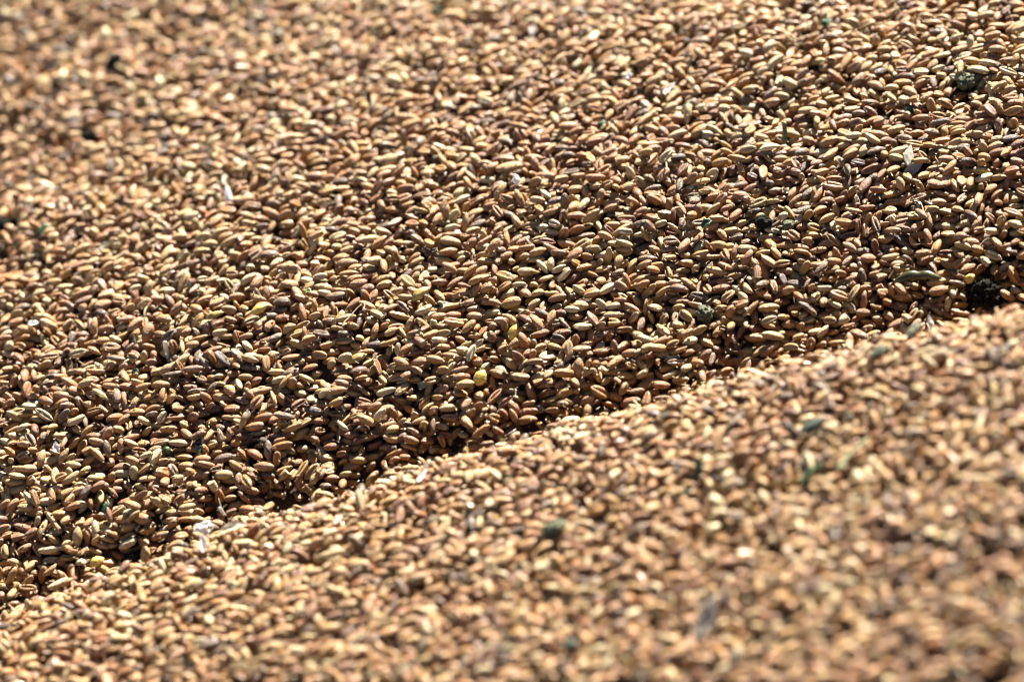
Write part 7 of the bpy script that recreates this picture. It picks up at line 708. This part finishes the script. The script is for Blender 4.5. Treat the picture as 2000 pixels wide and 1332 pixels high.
    ((0.14428, 0.0894, 0.05357), 'soil_clod', 'small black crumb pressed against an orange grain', 'clod', lambda: crumb(3.2,2.6,2.8,13,.4), M_SOIL, 0, 0, 0, 0.6, 1.8, None, 'dark clods and crumbs'),
    ((0.12142, -0.05056, 0.03169), 'stone_chip', 'flat grey-green stone chip leaning at the foot of the slope', 'stone', lambda: crumb(6.0,4.0,2.2,14,.3,4,1.2), M_STONE, 35, 30, 0, 1.1, 2.8, None, None),
    ((-0.03942, 0.16906, 0.02258), 'soil_clod', 'dim dark lump at the top of the slope', 'clod', lambda: crumb(5.4,3.8,3.6,15,.4), M_SOIL, 10, 0, 0, 0.2, 2.8, None, 'dark clods and crumbs'),
    ((0.08759, 0.02946, 0.02532), 'soil_clod', 'grey fibrous crumb beside a pale crooked grain', 'clod', lambda: crumb(3.8,3.0,2.6,16,.4), M_CRUMB, 10, 0, 0, 0.2, 2.0, None, 'dark clods and crumbs'),
    ((0.11038, -0.06339, 0.03147), 'stone_chip', 'blurred grey-green chip on the crest of the near slope', 'stone', lambda: crumb(6.4,3.0,2.2,17,.3,4,1.2), M_STONE, 20, 10, 0, 1.7, 2.4, None, None),
    ((0.062, 0.03381, 0.02276), 'leaf_fragment', 'dark green leaf fragment against the end of an orange grain', 'leaf', lambda: leaf_bit(3.8,2.6,1), M_GREEN, 30, 12, 0, 1.0, 1.8, None, 'green leaf fragments'),
    ((-0.12663, -0.02925, -0.04446), 'leaf_fragment', 'green leaf fragment standing in a dark hollow of the slope', 'leaf', lambda: leaf_bit(3.8,2.4,2), M_GREEN, 45, 25, 0, 1.0, 2.0, None, 'green leaf fragments'),
    ((-0.09839, -0.01154, -0.03363), 'leaf_fragment', 'bright green rounded fragment with a thin blade beside it', 'leaf', lambda: leaf_bit(3.0,2.6,3), M_GREEN, 20, 30, 0, 0.8, 1.8, None, 'green leaf fragments'),
    ((-0.10933, -0.00844, -0.03609), 'seed_ball', 'small round dark green seed between two tan grains', 'seed', lambda: crumb(2.6,2.5,2.5,24,.12), M_GREEN, 0, 0, 0, 1.7, 1.8, None, None),
    ((-0.15518, 0.09337, -0.01343), 'leaf_fragment', 'vivid green blurred leaf fragment high on the slope edge', 'leaf', lambda: leaf_bit(6.2,3.4,5), M_GREEN, 30, 20, 0, 1.2, 2.4, None, 'green leaf fragments'),
    ((-0.06518, 0.03463, -0.00275), 'leaf_fragment', 'light green fleck near the ribbed yellow kernel', 'leaf', lambda: leaf_bit(2.8,2.0,6), M_LGREEN, -20, 30, 0, 1.0, 1.4, None, 'green leaf fragments'),
    ((0.02945, 0.08778, 0.02952), 'leaf_fragment', 'green triangular fleck high on the mid-slope', 'leaf', lambda: leaf_bit(3.6,2.2,7), M_GREEN, 35, 35, 0, 1.0, 1.6, None, 'green leaf fragments'),
    ((0.12834, 0.06848, 0.04512), 'leaf_fragment', 'blackish-green leaf fragment above the grey-cream husk pair', 'leaf', lambda: leaf_bit(3.4,3.4,8), M_GREEN, 10, 25, 0, 0.6, 2.0, None, 'green leaf fragments'),
    ((0.08765, 0.06492, 0.03862), 'stalk_piece', 'short dark mottled stalk piece standing upright beside a white grain', 'stalk', lambda: stalk(6.6,0.8,0.7,9,.02), M_STEM, 88, 50, 0, 1.5, 2.2, None, 'stalk and stem pieces'),
    ((0.10401, 0.11487, 0.05358), 'leaf_fragment', 'dark green fleck near the top of the slope', 'leaf', lambda: leaf_bit(3.6,3.2,10), M_GREEN, 40, 20, 0, 0.8, 2.0, None, 'green leaf fragments'),
    ((-0.02638, 0.17836, 0.0262), 'leaf_fragment', 'blurred dark green fleck at the very top', 'leaf', lambda: leaf_bit(4.4,3.0,11), M_GREEN, 0, 30, 0, 1.2, 2.0, None, 'green leaf fragments'),
    ((0.04648, -0.05976, 0.00695), 'leaf_fragment', 'small grey-green fleck just below the ridge line', 'leaf', lambda: leaf_bit(4.0,2.2,12), M_TEAL, 15, 10, 0, 1.0, 1.8, None, 'green leaf fragments'),
    ((0.05622, -0.09455, 0.01067), 'leaf_fragment', 'blurred dark green blade leaning steeply on the near slope', 'leaf', lambda: leaf_bit(7.4,2.4,13,.4,.05), M_GREEN, 52, 34, 0, 1.4, 2.4, 'dark green blade', 'green leaf fragments'),
    ((0.08837, -0.11001, 0.01682), 'green_stem', 'blurred dark green end of a long stem on the near slope', 'stem', lambda: stalk(8.5,0.95,0.7,14,.05,.3), M_GREEN, 35, 10, 0, 2.5, 2.4, 'long green stem', 'stalk and stem pieces'),
    ((0.10029, -0.10789, 0.02236), 'dry_stem', 'blurred olive stem running on uphill from the dark green stem', 'stem', lambda: stalk(13.0,1.0,0.5,15,.04), M_STEMDRY, 40, 8, 0, 2.3, 2.0, None, 'stalk and stem pieces'),
    ((0.08421, -0.08855, 0.01748), 'leaf_fragment', 'tiny dark fleck next to the blue-green clod', 'leaf', lambda: leaf_bit(2.6,2.2,16), M_TEAL, 60, 20, 0, 1.0, 1.4, None, 'green leaf fragments'),
    ((-0.12048, 0.01989, -0.0236), 'leaf_fragment', 'tiny green fleck under a straw-coloured grain', 'leaf', lambda: leaf_bit(2.6,1.6,17), M_GREEN, 20, 20, 0, 1.0, 1.4, None, 'green leaf fragments'),
    ((0.0999, -0.08882, 0.02402), 'leaf_fragment', 'blurred teal fleck uphill of the blue-green clod', 'leaf', lambda: leaf_bit(3.2,2.4,18), M_TEAL, 60, 30, 0, 1.2, 1.6, None, 'green leaf fragments'),
    ((-0.05056, 0.02205, -0.00407), 'straw_piece', 'thin straw sliver leaning between grains on the slope', 'straw', lambda: stalk(8.0,0.28,0.18,19,.05), M_STRAW, 35, 20, 0, 2.1, 0.8, None, 'chopped straw pieces'),
    ((-0.11008, 0.02628, -0.01973), 'straw_piece', 'short pale chopped straw standing on end on the slope', 'straw', lambda: stalk(6.0,0.8,0.75,20,.02,.2), M_PALE, 80, 55, 0, 1.5, 2.2, None, 'chopped straw pieces'),
    ((0.12935, -0.07297, 0.03615), 'straw_piece', 'blurred pale straw lying on the crest of the near slope', 'straw', lambda: stalk(9.0,0.5,0.4,21,.03), M_PALE, -35, 10, 0, 2.5, 1.2, None, 'chopped straw pieces'),
    ((-0.08966, -0.03263, -0.04291), 'straw_piece', 'thin upright pale bristle beside the black furrow', 'straw', lambda: stalk(6.0,0.16,0.1,22,.04), M_PALE, 95, 50, 0, 2.1, 0.6, None, 'chopped straw pieces'),
    ((0.03295, -0.0049, -0.00627), 'straw_piece', 'hair-thin white bristle above the furrow', 'straw', lambda: stalk(6.0,0.12,0.08,23,.03), M_PALE, 70, 50, 0, 2.1, 0.4, None, 'chopped straw pieces'),
    ((-0.00592, -0.14892, -0.01725), 'straw_piece', 'blurred straw sliver low on the near slope', 'straw', lambda: stalk(8.0,0.5,0.3,24,.05), M_STRAW, 25, 10, 0, 2.5, 1.0, 'straw sliver', 'chopped straw pieces'),
    ((0.09464, -0.07482, 0.02398), 'straw_piece', 'blurred pale upright straw below the ridge', 'straw', lambda: stalk(6.0,0.4,0.3,25,.05), M_PALE, 100, 30, 0, 2.1, 1.0, None, 'chopped straw pieces'),
]
CLEAR = []
for p, name, lab, cat, fn, m, az, pi, ro, li, cl, land, grp in BITS:
    V, F = fn()
    o = mesh_obj(name, mm(V), F, m); Mx = surf_matrix(p, az, pi, ro, li); o.matrix_world = Mx
    tag(o, lab, cat, grp)
    c = Mx.translation
    CLEAR.append((c.x, c.y, c.z, cl*1e-3))
    if land: LAND.append((land, (c.x, c.y, c.z)))


# ------------------------------------------------------------------ the grains themselves
keep = np.ones(NG, bool)
for (dx, dy, dz, rad) in CLEAR:
    d = POS-np.array([dx, dy, dz]); keep &= ~((d**2).sum(1) < rad*rad)

def part(i, T, local=False):
    t = T[(int(SH[i]), int(VAR[i]))]
    if local: return (t, np.eye(3), np.zeros(3), SCL[i], tone[i], dust[i], OFF[i])
    return (t, ROT[i], POS[i], SCL[i], tone[i], dust[i], OFF[i])

# look of each grain in words, and its rank by distance from the nearest landmark on that side
TW = ['dark reddish-brown', 'orange-brown', 'tan', 'light tan', 'pale straw-coloured']
SW = ['plump', 'long', 'plump', 'small', 'long', 'slender', 'short', 'large']
ORD = ('closest second-closest third-closest fourth-closest fifth-closest sixth-closest seventh-closest eighth-closest ninth-closest tenth-closest eleventh-closest '
       'twelfth-closest thirteenth-closest fourteenth-closest fifteenth-closest sixteenth-closest seventeenth-closest eighteenth-closest nineteenth-closest twentieth-closest '
       'twenty-first-closest twenty-second-closest twenty-third-closest twenty-fourth-closest twenty-fifth-closest twenty-sixth-closest twenty-seventh-closest '
       'twenty-eighth-closest twenty-ninth-closest thirtieth-closest').split()+[f'thirty-{w}-closest' for w in 'first second third fourth fifth sixth seventh eighth ninth'.split()]+[f'forty-{w}-closest' for w in 'first second third fourth fifth sixth seventh eighth ninth'.split()]
tw = np.clip(((tone+0.25*(dust-0.5))*5).astype(int), 0, 4)
LP = np.array([p[:2] for _, p in LAND])
dd = np.sqrt(((POS[:, None, :2]-LP[None])**2).sum(2)); ln = dd.argmin(1)
dxy = POS[:, :2]-LP[ln]
side = np.where(abs(dxy[:, 0]) > abs(dxy[:, 1]), np.where(dxy[:, 0] > 0, 0, 1), np.where(dxy[:, 1] > 0, 2, 3))
SIDE = ['right of', 'left of', 'beyond', 'in front of']
look = {}
for i in np.argsort(dd.min(1)):
    if not keep[i]: continue
    sh = 'broken' if VAR[i] == 3 else 'wrinkled' if VAR[i] == 2 else SW[SH[i]]
    key = (TW[tw[i]], sh, int(ln[i]), int(side[i]))
    look.setdefault(key, []).append(i)
label = {}
for (a, b, l, s), v in look.items():
    for k, i in enumerate(v):
        label[i] = f"{ORD[k] if k < len(ORD) else 'distant'} {a} {b} grain {SIDE[s]} the {LAND[l][0]}"

order = np.argsort(-FLAG)
hero = [i for i in order if keep[i]][:300]
hs = set(hero)
for i in hero:
    me = build_mesh('wheat_grain', [part(i, HI, True)], M_GRAIN)
    o = bpy.data.objects.new('wheat_grain', me); COL.objects.link(o)
    Mx = Matrix([list(r) for r in ROT[i]]).to_4x4(); Mx.translation = Vector(POS[i]); o.matrix_world = Mx
    tag(o, label[i], 'wheat grain', 'wheat grains of the heap')
mass = [i for i in range(NG) if keep[i] and i not in hs]
prts = [part(i, MID) for i in mass]
# the same heap goes on past the picture: the settled layer repeats sideways and behind
def half(v): return 0.137+(v+0.215)/0.53*0.075
cell = 0.008
occ = np.histogram2d(U, V_, bins=(125, 130), range=((-0.5, 0.5), (-0.42, 0.62)))[0]      # 8 mm cells that already hold grains
donor = np.where((abs(U) < 0.14) & (V_ > 0.05) & (V_ < 0.25))[0]
for ku in (-2, -1, 0, 1, 2):
    for kv in (-3, -2, -1, 0, 1, 2):
        uu = U[donor]+ku*0.28; vv = V_[donor]+kv*0.20
        ok = (abs(uu) < 0.499) & (vv > -0.419) & (vv < 0.619)
        cu = np.clip(((uu+0.5)/cell).astype(int), 0, 124); cv = np.clip(((vv+0.42)/cell).astype(int), 0, 129)
        m = np.where(ok & (occ[cu, cv] < 1.5))[0]
        if not len(m): continue
        sel = donor[m]
        p2, r2 = place(uu[m], vv[m], Hh[sel], quat_np(Q[sel]))
        for a, i in enumerate(sel):
            near = abs(uu[m[a]]) < 0.26 and -0.3 < vv[m[a]] < 0.42
            prts.append(((LO if near else XLO)[(int(SH[i]), int(VAR[i]) % 3)], r2[a], p2[a], SCL[i], tone[i], dust[i], OFF[i]))

# bran flakes and splinters caught between the grains
nf = 12000
uu = rg.uniform(-0.2, 0.2, nf); vv = rg.uniform(-0.21, 0.31, nf); m = abs(uu) < half(vv); uu = uu[m]; vv = vv[m]; nf = len(uu)
an = rg.uniform(0, 2*math.pi, nf)
p2, r2 = place(uu, vv, rg.uniform(0.0032, 0.0068, nf), quat_np((lambda q: q/np.linalg.norm(q, axis=1, keepdims=True))(rg.normal(0, 1, (nf, 4)))))
FV = []; FF = []; FC = []
for j in range(nf):
    L_ = rg.uniform(0.4, 1.9)*(2.2 if rg.random() < 0.12 else 1); W_ = rg.uniform(0.15, 0.6); b_ = len(FV); c_ = rg.uniform(-.25, .25, 3)
    for (x_, y_, z_) in ((-L_/2, 0, 0), (-L_*.2, W_/2, c_[0]), (L_*.25, W_/2*.7, c_[1]), (L_/2, 0, c_[2]), (L_*.2, -W_/2, 0), (-L_*.25, -W_/2*.8, c_[0]*.5), (0, 0, .22)):
        FV.append(r2[j]@np.array((x_, y_, z_))*1e-3+p2[j])
    for k in range(6): FF.append((b_+6, b_+k, b_+(k+1) % 6))
o = mesh_obj('chaff', FV, FF, M_BRAN); tag(o, kind='stuff')
# a sunken layer fills the gaps between the grains on top
nu = 13000
uu = rg.uniform(-0.215, 0.215, nu); vv = rg.uniform(-0.222, 0.32, nu); m = abs(uu) < half(vv)+0.004; uu = uu[m]; vv = vv[m]; nu = len(uu)
an = rg.uniform(0, 2*math.pi, nu); ro = rg.uniform(0, 2*math.pi, nu); pi_ = rg.normal(0, 0.25, nu)
qq = [Quaternion((0, 0, 1), a)@Quaternion((0, 1, 0), c)@Quaternion((1, 0, 0), b) for a, b, c in zip(an, ro, pi_)]
p2, r2 = place(uu, vv, rg.uniform(-0.0012, 0.0009, nu), quat_np(np.array([tuple(q) for q in qq])))
for j in range(nu):
    prts.append((LO[(j % 8, j % 3)], r2[j], p2[j], 1.0, float(tone[j % NG]), float(dust[j % NG]), OFF[j % NG]))
me = build_mesh('wheat_grains', prts, M_GRAIN)
o = bpy.data.objects.new('wheat_grains', me); COL.objects.link(o); tag(o, kind='stuff')
